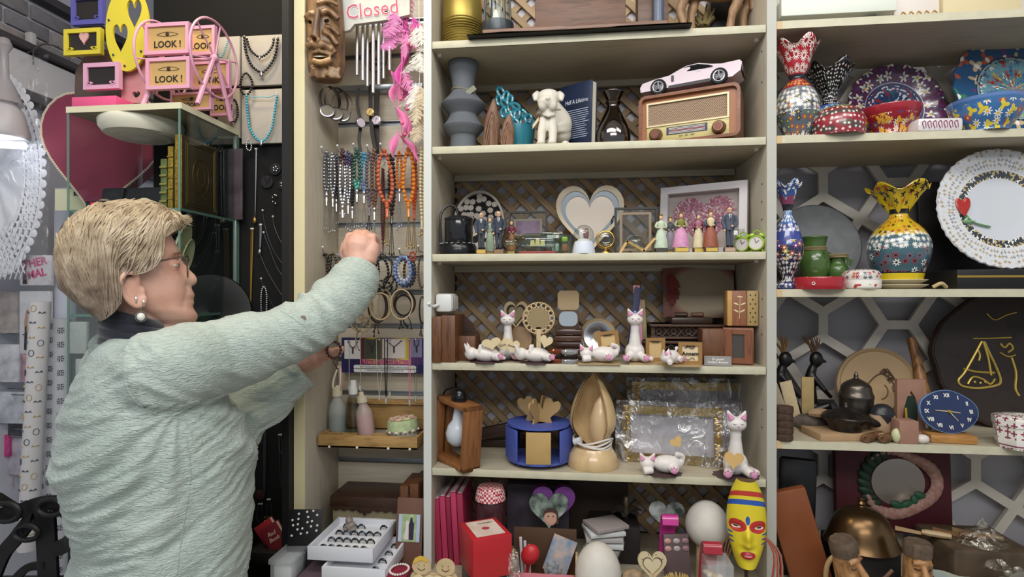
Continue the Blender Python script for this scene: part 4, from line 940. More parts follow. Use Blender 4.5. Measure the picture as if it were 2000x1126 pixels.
# round decorated box
Yc=.115;s=mpp(787,Yc);t=thing('round_trinket_box','round fabric trinket box with green lid and flower trim in tray','box',(P(789,800,Yc).x,Yc,zb+.008),rot=(0,-.08,0))
m_=MB();m_.lathe([(0,0),(29*s,0),(29*s,.024),(0,.024)],32);m_.build('box_body',mat('#b9a0a4',.7,c2='#8fa08c',vs=120),t)
m_=MB();m_.lathe([(0,.024),(30*s,.024),(30.5*s,.045),(28*s,.055),(0,.056)],32);m_.build('lid',mat('#b7c79a',.6,var=.15,vs=90),t)
for k in range(22): MB().ball((30*s*cos(2*pi*k/22),30*s*sin(2*pi*k/22),.028),(.0042,.0042,.0035),6,5).build('trim_bead',mat(('#e2dccf','#8d6f74')[k % 2],.5),t)
for k in range(9):
 r_=0 if k == 0 else 19*s;a=k*pi/4;m_=MB()
 for q in range(5): m_.ball((r_*cos(a)+.005*cos(q*1.26),r_*sin(a)+.005*sin(q*1.26),.058),(.0045,.0045,.003),6,4)
 m_.build('fabric_flower',mat(('#d9b8a8','#d8cfae','#c99a94')[k % 3],.7),t)
# ---- wooden boxes at the back of the ledge
TZ=SZ['T']
Yc=.12;t=thing('jewellery_chest','dark lidded wooden chest with pale scalloped front on the ledge','chest',(X(712,Yc),Yc,TZ))
def cb(px0,py0,px1,py1,y0,y1,name,m,par=None,Yr=.07):
 a,b=P(px0,py1,Yr),P(px1,py0,Yr);m_=MB();m_.box(((a.x+b.x)/2,(y0+y1)/2,(a.z+b.z)/2),(b.x-a.x,y1-y0,b.z-a.z),bev=.001);return put(m_,name,m,par or t)
zq=TZ;a=P(648,1040,.07)
cb(650,985,776,1036,.07,.175,'box_body',mat('#8f8468',.7,var=.12,vs=40))
lid=cb(646,972,780,988,.065,.18,'lid',DKWOOD)
m_=MB();pts=[];n_=40;xa,xb=P(649,0,.07).x,P(777,0,.07).x;zz=Z(700,990,.07)
for k in range(n_+1): pts.append((xa+(xb-xa)*k/n_,zz-.004-.004*sin(k*.62)**2-.003*(k > 15 and k < 25)))
m_.prism([(xb,zz+.003),(xa,zz+.003)]+pts,.064,.070);put(m_,'scalloped_apron',DKWOOD,t)
cb(646,1036,780,1064,.07,.18,'drawer',WALNUT);cb(644,1062,780,1120,.075,.18,'base',DKWOOD)
for x in (668,766):
 m_=MB();q=P(x,970,.10);
 for k in range(3): m_.tube(spline([q+V((-.018+.006*k,-.01*k,.001)),q+V((-.008,.006-.006*k,.001)),q+V((.004,-.004+.004*k,.001)),q+V((.014+.004*k,.004,.001)),q+V((.006,-.012,.001))],4),.0016,5)
 put(m_,'scroll_ornament',mat('#d4d3d4',.5),lid)
m_=MB();m_.box(P(712,1001,.064),(.008,.004,.008),bev=.001);put(m_,'latch',DKWOOD,t)
Yc=.10;t=thing('wooden_box','dark walnut box standing on end beside the chest','box',(X(800,Yc),Yc,TZ))
m_=MB();a,b=P(780,1027,.06),P(797,950,.06);m_.box(((a.x+b.x)/2,.115,(TZ+b.z)/2),(b.x-a.x,.11,b.z-TZ),bev=.002);put(m_,'lid',WALNUTV,t)
m_=MB();a,b=P(799,1027,.065),P(812,945,.065);m_.box(((a.x+b.x)/2+.004,.12,(TZ+b.z)/2),(b.x-a.x+.006,.11,b.z-TZ),bev=.002);put(m_,'box_body',WALNUTV,t)
m_=MB();m_.box((P(798,985,.06).x,.062,P(798,985,.06).z),(.005,.006,.05),bev=.001);put(m_,'clasp_strip',DKWOOD,t)
Yc=.15;m_=MB();a,b=P(803,1040,.12),P(824,992,.12);m_.box(((a.x+b.x)/2,.15,(TZ+b.z)/2),(b.x-a.x,.05,b.z-TZ),bev=.001);one(m_,'card_box',mat('#8a7d62',.7),'plain tan box behind the upright walnut box','box')
# ---- ring trays
def ring_tray(label,x0,x1,y0,y1,Ya,Yb,z,rows,cols,seed,skip=()):
 xa,xb=X(x0,Ya),X(x1,Ya);w_,d_=xb-xa,Yb-Ya;h=.03
 t=thing('ring_tray',label,'tray',((xa+xb)/2,(Ya+Yb)/2,z),group='white ring trays')
 for c_,dd in (((0,-d_/2+.003,h/2),(w_,.006,h)),((0,d_/2-.003,h/2),(w_,.006,h)),((-w_/2+.003,0,h/2),(.006,d_-.012,h)),((w_/2-.003,0,h/2),(.006,d_-.012,h))):
  MB().box(c_,dd,bev=.0008).build('tray_wall',mat('#d4d6de',.35),t)
 MB().box((0,0,.009),(w_-.012,d_-.012,.012)).build('foam_pad',mat('#e4e5ea',.8),t)
 MB().box((0,d_/2-.003,h+.0006),(w_*.7,.004,.0004)).build('label_strip',mat('#c8c6c0',.5),t)
 for r in range(rows):
  for c_ in range(cols):
   if (r,c_) in skip: continue
   p=V((-w_/2+.028+(w_-.056)*c_/(cols-1)+.002*r,-d_/2+.02+(d_-.05)*r/(rows-1),.016))
   m_=MB();R_=.0088;m_.tube([(R_*cos(a),0,R_*sin(a)) for a in [pi*k/12 for k in range(13)]],[.0016+.0014*sin(pi*k/12)**3 for k in range(13)],6)
   o=tag(m_.build('finger_ring',bm_(('#2b2f38','#3a4652','#23262b','#45505a')[(r*3+c_) % 4],.2,.7),None,V(t.location)+p),'dark steel finger ring in the %s of the %s white ring tray' % (('front row','second row','third row','back row')[r],'upper' if seed == 1 else 'lower'),'ring','finger rings in the white trays')
 return t
ring_tray('white ring tray on top, filled with rows of dark rings',600,728,0,0,-.12,.045,.868,4,6,1,skip=((3,3),(3,4)))
ring_tray('white ring tray underneath, partly hidden below the first',628,752,0,0,-.135,.03,.832,4,6,2,skip=[(r,c) for r in range(4) for c in range(5)])
m_=MB();m_.box((X(680,-.05),-.05,.816),(.17,.15,.032),bev=.002);one(m_,'storage_box',mat('#6a5560',.6),'plum storage box carrying the two white ring trays','box')
q=V((X(684,.0),.0,.884));m_=MB()
m_.ball(q+V((0,0,.012)),(.013,.011,.012),10,8);m_.ball(q+V((-.002,-.002,.026)),(.009,.009,.01),10,8);m_.ball(q+V((.008,-.004,.006)),(.008,.007,.007),8,6);m_.ball(q+V((-.009,-.003,.005)),(.008,.007,.006),8,6)
one(m_,'stone_figurine',mat('#8b8078',.5,var=.35,vs=120),'tiny grey stone figurine standing in the upper ring tray','figurine')
# acrylic box
t=thing('acrylic_box','clear acrylic box with white contents left of ring trays','box',(X(565,-.08),-.08,.80))
MB().box((0,0,.026),(.05,.075,.05),bev=.002).build('box_body',mat('#dfe3e6',.1,alpha=.35),t);MB().box((0,0,.058),(.056,.082,.012),bev=.002).build('lid',mat('#e4e8ea',.1,alpha=.3),t);MB().box((0,0,.03),(.042,.066,.04),bev=.006).build('white_filling',mat('#e8eaec',.8),t)
# earring card
t=thing('earring_card','black earring card with rows of pearl studs','earring card',(X(589,-.06),-.06,.80),rot=(-.2,0,.12))
MB().box((0,0,.0735),(.078,.002,.145),rot=(0,-.0,0),bev=.0008).build('card',mat('#121215',.5),t)
rd=random.Random(9)
for r in range(5):
 for c_ in range(6):
  if rd.random() < .22: continue
  MB().ball((-.028+.0112*c_+rd.uniform(-.002,.002),-.003,.088+.0115*r+.0022*c_),.0029,8,6).build('pearl_stud',mat('#e6e4e0',.2),t)
# red booklets
for k,(x,y,rt,lb) in enumerate(((548,1062,.55,'dark red booklet with script title leaning in the black holder'),(540,1068,.62,'bright red booklet behind the titled one, leaning to the left'))):
 Yc=-.0+.025*k;t=thing('booklet',lb,'book',(X(x+14,Yc),Yc,.80+.0),rot=(0,-rt,0),group='red booklets in the holder')
 MB().box((0,0,.05),(.05,.002,.10),bev=.0006).build('front_cover',mat(('#7d2730','#b5343c')[k],.45),t);MB().box((0,.006,.05),(.047,.008,.096)).build('pages',mat('#e4dcc8',.8),t);MB().box((0,.0115,.05),(.05,.002,.10),bev=.0006).build('back_cover',mat('#8f2a33',.45),t)
 text('Red\nBook',.014,mat('#d9c8b0',.5),t,(0,-.0016,.072),shear=.3)
# photo frame of the wedding couple
t=thing('framed_photo','brown board photo frame with a wedding couple picture','photo frame',(X(796,-.01),-.01,.815),rot=(-.16,0,0))
z0=0
MB().box((0,.004,.075),(.064,.006,.15),bev=.001).build('board',mat('#6b4a3e',.6),t);MB().box((0,.0004,.082),(.052,.0014,.062)).build('photo_print',mat('#7f9a66',.4,c2='#b9c4a0',vs=60),t)
for x in (-.022,.022): MB().box((x,-.0006,.082),(.008,.0012,.062)).build('printed_border',mat('#aebfd6',.4),t)
m_=MB();m_.prism([(-.012,.056),(.0,.056),(-.001,.085),(.0,.095),(-.004,.1),(-.009,.096),(-.008,.084)],-.001,0);m_.build('printed_bride',mat('#d9cdcc',.5),t)
m_=MB();m_.prism([(.0,.056),(.011,.056),(.012,.092),(.008,.098),(.007,.106),(.003,.106),(.002,.098),(-.001,.09)],-.0012,0);m_.build('printed_groom',mat('#2e2a3c',.5),t)
# couple cut-out
t=thing('couple_cutout','plywood wedding couple cut-out with smiling faces and twin hearts','cutout',(X(848,-.13),-.13,.80))
bz=.055
MB().box((0,.02,.02),(.085,.04,.04),bev=.002).build('base_block',mat('#3f5f9c',.5),t)
m_=MB();m_.prism(sp2([(-.05,.0),(-.052,.045),(-.045,.06),(-.03,.066),(.0,.06),(.03,.066),(.046,.06),(.052,.045),(.05,0)],4),-.002,.002);m_.build('shoulder_board',PLY,t)
for sd in (-1,1):
 hd=MB();hd.prism(oval(.0205,.018,24,sd*.026,.075),-.006,-.002);h_=hd.build('head',PLY,t)
 f=MB();f.tube([(sd*.026+.009*cos(a),-.0066,.076+.009*sin(a)) for a in [pi*1.15+k*pi*.7/8 for k in range(9)]],.0007,4);f.ball((sd*.026-.006,-.0065,.078),.0011,6,4);f.ball((sd*.026+.006,-.0065,.078),.0011,6,4);f.build('smiling_face',mat('#4a3527',.6),h_)
 m_=MB();m_.prism(heart(.05,.044,28,sd*.021,.036),-.009,-.005);m_.build('heart',mat('#d8c7a0',.6),t)
m_=MB();m_.prism([(-.045+.0,.082),(-.040,.092),(-.03,.097),(-.02,.096),(-.01,.088),(-.014,.084),(-.026,.089),(-.038,.082)],-.0075,-.0055);m_.build('printed_hair',mat('#d8b24a',.6),t)
# bracelet box
t=thing('bracelet_box','open maroon velvet box with a white bead bracelet','box',(X(780,-.1),-.1,.80))
MB().box((0,0,.02),(.055,.07,.04),bev=.003).build('box_body',mat('#5a2f34',.6),t);MB().box((0,0,.042),(.045,.06,.004),bev=.001).build('velvet_pad',mat('#8d2038',.9),t)
m_=MB();beads(m_,[V((.02*cos(a),.024*sin(a),.048)) for a in [2*pi*k/30 for k in range(31)]],.0028);o=m_.build('bead_bracelet',mat('#e2dcd2',.3),None,t.location);tag(o,'white bead bracelet lying on the maroon velvet pad','bracelet')

# ================================================================== glass display case and black jewellery board
YF,YB=-.09,.14
x0,x1=X(131,YF),X(353,YF);zt=Z(352,200,YF);zs1=Z(352,405,YF);zs2=1.404
GREEN=mat('#6f8f84',.1,alpha=.75)
case=thing('glass_display_case','glass display case with pale top board and green-edged glass shelves','display case',((x0+x1)/2,(YF+YB)/2,0))
m_=MB();m_.box(((x0+x1)/2,(YF+YB)/2,zt-.007),(x1-x0,YB-YF,.014),bev=.001);tbd=put(m_,'top_board',mat('#8d8468',.6,var=.08),case)
m_=MB();m_.box(((x0+x1)/2,YF-.001,zt-.007),(x1-x0+.002,.002,.0145));m_.box((x1+.001,(YF+YB)/2,zt-.007),(.002,YB-YF,.0145));put(m_,'edge_strip',mat('#dfd9ba',.45),tbd)
for z in (zs1,zs2):
 m_=MB();m_.box(((x0+x1)/2,(YF+YB)/2,z-.003),(x1-x0-.012,YB-YF-.012,.006));sh=put(m_,'glass_shelf',glass('#cfe0d8',.03,.3),case)
 m_=MB();m_.box((x1-.0055,(YF+YB)/2,z-.003),(.001,YB-YF-.012,.0064));m_.box(((x0+x1)/2,YF+.0055,z-.003),(x1-x0-.012,.001,.0064));put(m_,'shelf_edge',GREEN,sh)
 for y in (YF+.05,YB-.05): m_=MB();m_.box((x1-.010,y,z-.009),(.012,.022,.008),bev=.001);put(m_,'shelf_clip',DARKST,case)
m_=MB();m_.box((x1-.003,(YF+YB)/2,(zt-.014+.92)/2),(.004,YB-YF-.002,zt-.014-.92));gp=put(m_,'side_glass',glass('#f3f8f5',.02,.12),case)
m_=MB();m_.box((x1-.003,YF,(zt-.014+.92)/2),(.0052,.0018,zt-.014-.92));m_.box((x1-.003,YB-.002,(zt-.014+.92)/2),(.0052,.0018,zt-.014-.92));put(m_,'glass_edge',GREEN,gp)
m_=MB();m_.box((x0+.003,(YF+YB)/2,(zt-.014+.92)/2),(.004,YB-YF-.002,zt-.014-.92));gp=put(m_,'side_glass',glass('#f3f8f5',.02,.12),case)
m_=MB();m_.box((x0+.003,YF,(zt-.014+.92)/2),(.0052,.0018,zt-.014-.92));put(m_,'glass_edge',GREEN,gp)
m_=MB();m_.box((x1-.004,YB-.012,(zt+.92)/2),(.008,.010,zt-.03-.92),bev=.001);put(m_,'corner_post',mat('#8fa39a',.25,.4),case)
m_=MB();m_.box(((x0+x1)/2,(YF+YB)/2,.46),(x1-x0,YB-YF,.92),bev=.003);put(m_,'base_cabinet',mat('#1a1a1d',.5),case)
# lamp under the top board
t=thing('round_lamp','white round lamp fitted under the top board of the case','lamp',(X(262,-.03),-.005,zt-.0145))
m_=MB();m_.lathe([(0,0),(.088,0),(.09,-.006),(.088,-.02),(.078,-.034),(.05,-.042),(0,-.044)],40,sx=1.05);m_.build('housing',mat('#e3dfcc',.4),t)
m_=MB();m_.lathe([(.0,-.0445),(.062,-.0405)],40,sx=1.05);m_.build('diffuser',mat('#efece0',.3),t)
# maroon heart lid behind the case
hx,hz=P(186,312,.175).x,P(186,312,.175).z;s=mpp(198,.175)
t=thing('heart_box_lid','large maroon velvet heart lid with white lace trim behind the case','heart lid',(hx,.175,hz-.16),rot=(0,.12,0))
ho=[(x,z+.16) for x,z in heart(225*s*1.18,250*s,48)]
m_=MB();m_.prism(ho,-.008,.03);m_.build('velvet_heart',mat('#842748',.85,sheen=.4,var=.12,vs=14),t)
m_=MB();
for k in range(len(ho)):
 a,b=V((ho[k][0],0,ho[k][1])),V((ho[(k+1) % len(ho)][0],0,ho[(k+1) % len(ho)][1]))
 for q in range(5): m_.ball(a+(b-a)*(q/5)+V((0,-.008,0)),(.004,.003,.004),6,4)
m_.build('lace_trim',mat('#d9cbb8',.8),t)
# books on the glass shelf
def book(label,xs,w_,y0_,y1_,h,cov,page,name='book',g=None):
 t=thing(name,label,'book',(xs,(y0_+y1_)/2,zs1),group=g);d=y1_-y0_
 for sx in (-1,1): MB().box((sx*(w_/2-.0012),0,h/2),(.0024,d,h),bev=.0006).build('cover',cov,t)
 MB().box((0,.002,h/2),(w_-.006,d-.006,h-.006)).build('pages',mat('#cfc4a2',.8),t)
 sp=MB().box((0,-d/2+.001,h/2),(w_,.004,h),bev=.0015).build('spine',page,t);return t,sp
GILT=mat('#c7a64a',.35,.7,c2='#8d6c22',vs=160)
xb=x1-.022
t,sp=book('large dark leather bound book with gilt spine and tooled cover',xb,.018,YF+.022,YF+.155,Z(352,256,YF)-zs1,mat('#4a3826',.4,bump=.2,bs=120),GILT,'gilt_book')
h=Z(352,256,YF)-zs1
for q,(a_,b_) in enumerate(((.054,.078),(.048,.071))):
 m_=MB();m_.tube([(.0096,sx*a_,h/2+sz*b_) for sx,sz in ((-1,-1),(1,-1),(1,1),(-1,1))],.0009,5,True);m_.build('tooled_border',mat('#6d5628',.4,.6),t)
m_=MB();m_.tube([(.0096,.03*cos(a),h/2+.045*sin(a)) for a in [2*pi*k/24 for k in range(24)]],.0012,5,True);m_.tube([(.0096,.014*cos(a),h/2+.022*sin(a)) for a in [2*pi*k/24 for k in range(24)]],.001,5,True);m_.build('tooled_medallion',mat('#6d5628',.4,.6),t)
hh=(h,Z(340,278,YF)-zs1)
for k,(dx,w_,hb_,c_) in enumerate(((.024,.013,Z(340,278,YF)-zs1,'#5a6234'),(.041,.016,Z(325,303,YF)-zs1,'#4d5d38'))):
 t,sp=book(('gilt and green bound book next to the large dark book','shorter green leather book with raised spine bands')[k],xb-dx-.003,w_,YF+.03,YF+.14,hb_,mat(c_,.5),(GILT,mat('#6c7a44',.45,c2='#4a5730',vs=80))[k],'gilt_book','green bound books in the case')
 for q in range(1,6): MB().box((0,-.0575,hb_*q/6),(w_+.001,.004,.005 if k else .002),bev=.001).build('spine_band',(GILT,mat('#8d8a4a',.4,.3))[k],sp)
# printed card at the back of the case
m_=MB();a,b=P(447,415,.12),P(474,290,.12);m_.box(((a.x+b.x)/2,.12,(zs1+b.z)/2),(b.x-a.x,.002,b.z-zs1));one(m_,'picture_card',mat('#5d4f58',.5,c2='#2a2228',vs=18),'tall mauve picture card standing behind the large dark book','card')
# watch boxes
for k,(x,w_,y) in enumerate(((205,.058,-.04),(246,.056,-.035),(283,.056,-.04),(262,.055,.05),(300,.06,.055))):
 t=thing('watch_box',('open black watch box with red tag, leftmost on the glass shelf','open black watch box with red tag, second on the glass shelf','open black watch box with red tag, nearest the books','black watch box with raised lid in the back row','black watch box with raised lid behind the green books')[k],'box',(X(x,y),y,zs1),group='black watch boxes in the case')
 MB().box((0,0,.012),(w_,.05,.024),bev=.002).build('box_body',BLACKP,t);MB().box((0,.024,.044),(w_,.006,.042),rot=(-.25,0,0),bev=.002).build('lid',BLACKP,t)
 MB().box((0,-.0255,.014),(.03,.001,.014)).build('red_tag',mat('#c3283a',.4),t);MB().ball((0,0,.027),(.014,.012,.006),10,6).build('cushion',mat(('#8d8168','#c22d3a','#d9cfae')[k % 3],.6),t)
# dishes in the lower compartment
for k,(x,y,yy,h_,lb) in enumerate(((352,480,-.02,.062,'cream oval dish standing on edge behind the woman'),(362,500,.0,.048,'smaller cream oval dish leaning behind the first'))):
 m_=MB();m_.lathe([(0,0),(.6*h_,.002),(h_,.012),(h_*.97,.014),(.58*h_,.005),(0,.004)],32,rot=(0,pi/2+.25,.25),sy=.62,c=P(x-6,y,yy));one(m_,'oval_dish',mat('#c9c29e',.3,coat=.4),lb,'dish','cream dishes in the case')
for k,(x,y,yy,r_,lb) in enumerate(((410,610,.06,.10,'large black round plate standing in the lower case'),(375,625,.10,.075,'smaller black round plate in the lower case'))):
 m_=MB();m_.lathe([(0,0),(.7*r_,.002),(r_,.012),(r_*.97,.014),(0,.005)],36,rot=(pi/2-.15,0,.5),c=P(x,y,yy));one(m_,'black_plate',mat('#0f0f11',.3),lb,'plate','black plates in the case')
# ---- pink photo wheel on top of the case
PK=mat('#dfa3bb',.45);CARD=mat('#c7a368',.6)
zb=zt
t=thing('pink_photo_carousel','pink photo frame carousel shaped like a big wheel on case','photo frame carousel',(X(368,.02),.0,zb))
def pframe(par,x0_,y0_,x1_,y1_,Yc,m,inner,look=True,bw=.1,hearts=None,eye=True):
 a,b=P(x0_,y1_,Yc),P(x1_,y0_,Yc);w_,h_=b.x-a.x,b.z-a.z;q=min(w_,h_)*bw*1.15
 fr=MB();fr.ring(rect(a.x,a.z,b.x,b.z),rect(a.x+q,a.z+q,b.x-q,b.z-q),Yc,Yc+.012);f=put(fr,'picture_frame',m,par)
 m2=MB();m2.prism(rect(a.x+q*.8,a.z+q*.8,b.x-q*.8,b.z-q*.8),Yc+.005,Yc+.011);put(m2,'backing_card',inner,f)
 L=par.location;cx,cz=(a.x+b.x)/2,(a.z+b.z)/2
 if look:
  text('LOOK !',h_*.30,mat('#2a2118',.6),f,(cx-L.x,Yc+.0045-L.y,a.z+h_*.32-L.z),bold=.0004,sx=.95)
  m2=MB();m2.tube(spline([(cx-w_*.24,Yc+.0045,a.z+h_*.64),(cx,Yc+.0045,a.z+h_*.72),(cx+w_*.24,Yc+.0045,a.z+h_*.63),(cx,Yc+.0045,a.z+h_*.585)],5,True),.0006,4,True)
  m2.ball((cx,Yc+.004,a.z+h_*.65),(.005,.001,.005),10,6);put(m2,'printed_eye',mat('#3a2d22',.6),f)
 if hearts:
  for sx in (-1,1): m2=MB();m2.ring(heart(w_*.18,h_*.16,20,cx+sx*w_*.33,a.z+q*1.3),heart(w_*.1,h_*.09,20,cx+sx*w_*.33,a.z+q*1.35),Yc-.001,Yc+.003);put(m2,'corner_heart',hearts,f)
 return f
for x0_,y0_,x1_,y1_,Yc in ((369,48,419,108,.045),(372,116,447,175,.05),(410,174,450,226,.07),(332,178,412,216,-.01),(281,41,368,107,-.06),(284,109,370,175,-.065)):
 pframe(t,x0_,y0_,x1_,y1_,Yc,PK,CARD)
def wring(xc,zc_,r_,yc): return [V((xc,yc+r_*cos(a),zc_+r_*sin(a))) for a in [2*pi*k/40 for k in range(40)]]
cR=P(424,112,-.0);
for x_ in (X(282,-.06),X(420,-.0)):
 m_=MB();zc_=Z(400,116,.0);m_.tube(wring(x_,zc_,.092,.0),.0030,8,True);put(m_,'wheel_rim',PK,t)
 m_=MB();
 for k in range(6): a=k*pi/3+.3;m_.tube([(x_,.0,zc_),(x_,.092*cos(a),zc_+.092*sin(a))],.0022,6)
 put(m_,'wheel_spokes',PK,t)
 for sy in (-1,1): m_=MB();m_.tube([(x_,sy*.006,zc_),(x_,sy*.065,zb+.004)],.0058,8);put(m_,'stand_leg',PK,t)
 m_=MB();m_.ball((x_,-.004,zc_),.010,12,8);put(m_,'hub',PK,t)
m_=MB();m_.cyl((X(282,-.06),0,Z(400,116,.0)),(X(420,0),0,Z(400,116,.0)),.004,n=10);put(m_,'axle',PK,t)
# ---- yellow heart wheel
t=thing('heart_photo_carousel','multicoloured photo frame carousel with yellow heart cut-out disc','photo frame carousel',(X(205,0),.03,zb))
YL=mat('#d6c63c',.45);VIO=mat('#5a5aa8',.5);LIL=mat('#d8a4c0',.45);DK=mat('#5b4a44',.6)
for x0_,y0_,x1_,y1_,Yc,m in ((138,-12,200,49,.06,VIO),(124,53,196,108,.0,YL),(162,120,232,175,-.03,LIL)):
 pframe(t,x0_,y0_,x1_,y1_,Yc,m,mat('#2a2422',.3),False,.14,m)
f_=MB();f_.prism(heart(.026,.032,24,P(166,76,.006).x,P(166,76,.006).z),.002,.006);put(f_,'photo_print',mat('#d9a7a2',.5),t)
Yc=-.02;c=P(248,55,Yc);s=mpp(248,Yc)
dsc=MB();ro=[(c.x+56*s*.82*cos(a)+.0,c.z+84*s*sin(a)) for a in [2*pi*k/72 for k in range(72)]]
ha=[(c.x-18*s*.82*1.0+x*.9,c.z-22*s+z) for x,z in heart(44*s*.82,62*s,36)];hb2=[(c.x+18*s*.82+x*.9,c.z+24*s+z) for x,z in heart(44*s*.82,62*s,36)]
def poly_with_holes(mb,outer,holes,y0_,y1_):
 bm=bmesh.new();es=[]
 for loop in [outer]+holes:
  vs=[bm.verts.new((x,y0_,z)) for x,z in loop];es += [bm.edges.new((vs[i],vs[(i+1) % len(vs)])) for i in range(len(vs))]
 bmesh.ops.triangle_fill(bm,use_beauty=True,use_dissolve=False,edges=es)
 r_=bmesh.ops.extrude_face_region(bm,geom=bm.faces[:]);
 for g in r_['geom']:
  if isinstance(g,bmesh.types.BMVert): g.co.y=y1_
 bmesh.ops.recalc_face_normals(bm,faces=bm.faces[:]);bm.verts.index_update()
 mb.add([v.co.copy() for v in bm.verts],[[v.index for v in f.verts] for f in bm.faces]);bm.free()
poly_with_holes(dsc,ro,[ha,hb2],Yc,Yc+.006);dd=put(dsc,'heart_disc',YL,t)
for a in (.9,1.9,2.9,3.9,4.6,5.6): m_=MB();m_.ball((c.x+48*s*.82*cos(a),Yc-.001,c.z+74*s*sin(a)),(.0032,.002,.0032),10,6);put(m_,'screw',DARKST,dd)
sp_=MB();oo=[P(x,y,.0) for x,y in ((237,201),(286,201),(290,150),(276,90),(258,84),(236,140))];poly_with_holes(sp_,[(p.x,p.z) for p in oo],[heart(.022,.02,20,P(266,186,.0).x,P(266,186,.0).z)],.0,.006);put(sp_,'side_plate',mat('#cf8f92',.5),t)
sp_=MB();oo=[P(x,y,.05) for x,y in ((145,200),(236,200),(238,120),(222,95),(170,100),(147,140))];sp_.prism([(p.x,p.z) for p in oo][::-1],.05,.056);put(sp_,'side_plate',DK,t)
m_=MB();a,b=P(150,201,-.04),P(236,190,-.04);m_.box(((a.x+b.x)/2,-.02,(zb+b.z)/2),(b.x-a.x,.07,b.z-zb),bev=.002);put(m_,'base',mat('#e25a8c',.45),t)
# ---- black jewellery board
bx_a,bx_b=X(300,.15),X(563,.15)
o=MB().box(((bx_a+bx_b)/2,.155,1.26),(bx_b-bx_a,.01,2.52)).build('wall_jewellery',mat('#09090a',.9));o['kind']='structure'
o=MB().box((X(569,.0)-.002,.06,1.4),(XL0-X(562,.0)-.0,.17,2.8)).build('trim_1',mat('#141214',.6));o['kind']='structure'
GC=mat('#b3aca2',.8,var=.05)
for k,(xa,ya,xb_,yb_,lb) in enumerate(((472,66,561,168,'grey necklace display card, upper one, with black bead necklace'),(472,172,561,281,'grey necklace display card, lower one, with turquoise necklace'),(425,70,468,168,'grey display card behind the pink wheel, upper'),(425,172,468,270,'grey display card behind the pink wheel, lower'))):
 Yc=.135;m_=MB();a,b=P(xa,yb_,Yc),P(xb_,ya,Yc);m_.box(((a.x+b.x)/2,Yc+.006,(a.z+b.z)/2),(b.x-a.x,.012,b.z-a.z),bev=.001);one(m_,'display_card',GC,lb,'display card','grey necklace display cards')
def necklace(label,pts,Yc,m,rp,pend=None,name='necklace',chain=False,closed=False,g='necklaces on the black board',gap=2.02):
 q=spline([P(x,y,Yc) for x,y in pts],6,closed);s=mpp(pts[0][0],Yc)
 if closed: q.append(q[0])
 zmin=min(p.z for p in q);i=min(range(len(q)),key=lambda k: q[k].z)
 t=thing(name,label,'necklace' if 'bracelet' not in name else 'bracelet',q[i],group=g);m_=MB()
 if chain: m_.tube(q,rp*s,5)
 else: beads(m_,q,rp*s,gap)
 put(m_,'chain' if chain else 'bead_string',m,t)
 if pend: m_=MB();m_.ball(q[i]+V((0,-.003,-pend[0]*1.1)),(pend[0]*.8,.003,pend[0]*1.2),10,6);m_.tube([q[i]+V((pend[0]*.35*cos(a),-.003,-.001+pend[0]*.35*sin(a))) for a in [2*pi*k/10 for k in range(10)]],.0006,5,True);put(m_,'pendant',pend[1],t)
 for e in ((q[0],q[-1]) if not closed else ()):
  m_=MB();m_.ball(e+V((0,.0,.002)),.003,8,5);put(m_,'pin',mat('#cfcac2',.5),t)
JB=bm_('#17171c',.3)
necklace('black lava bead necklace, long outer loop with silver pendant',[(477,73),(480,100),(492,128),(511,141),(527,128),(538,105),(543,74)],.125,JB,2.9,(.0065,STEEL))
necklace('black bead necklace, short inner loop on the upper card',[(482,76),(488,95),(500,108),(510,111),(522,104),(532,90),(535,75)],.122,JB,2.6,(.004,STEEL))
necklace('black bead bracelet hung on the upper grey card',[(481,143),(491,155),(492,170),(484,184),(474,182),(469,168),(473,150)],.122,JB,2.6,None,'bead_bracelet',closed=True)
necklace('black and silver bracelet half hidden behind the pink wheel',[(458,195),(464,210),(463,228),(457,238),(450,225),(451,205)],.124,JB,2.5,None,'bead_bracelet',closed=True)
necklace('turquoise bead necklace with silver pendant',[(481,187),(484,225),(490,255),(511,276),(529,255),(536,222),(541,187)],.122,bm_('#3fa6be',.3),2.7,(.006,STEEL))
necklace('turquoise thread tied across the top of the lower card',[(481,187),(495,190),(511,189),(525,190),(541,184)],.123,mat('#5fb0c4',.6),.9,None,chain=True)
necklace('pale blue bead necklace behind the pink wheel',[(420,78),(424,100),(432,112),(440,95),(446,76)],.122,bm_('#8dc4d4',.35),2,None)
necklace('silver dotted bracelet hanging at the card bottom',[(486,272),(491,284),(489,294),(482,290),(482,278)],.120,STEEL,1.8,None,'bead_bracelet',closed=True)
SLV=mat('#a9aab0',.25,.9)
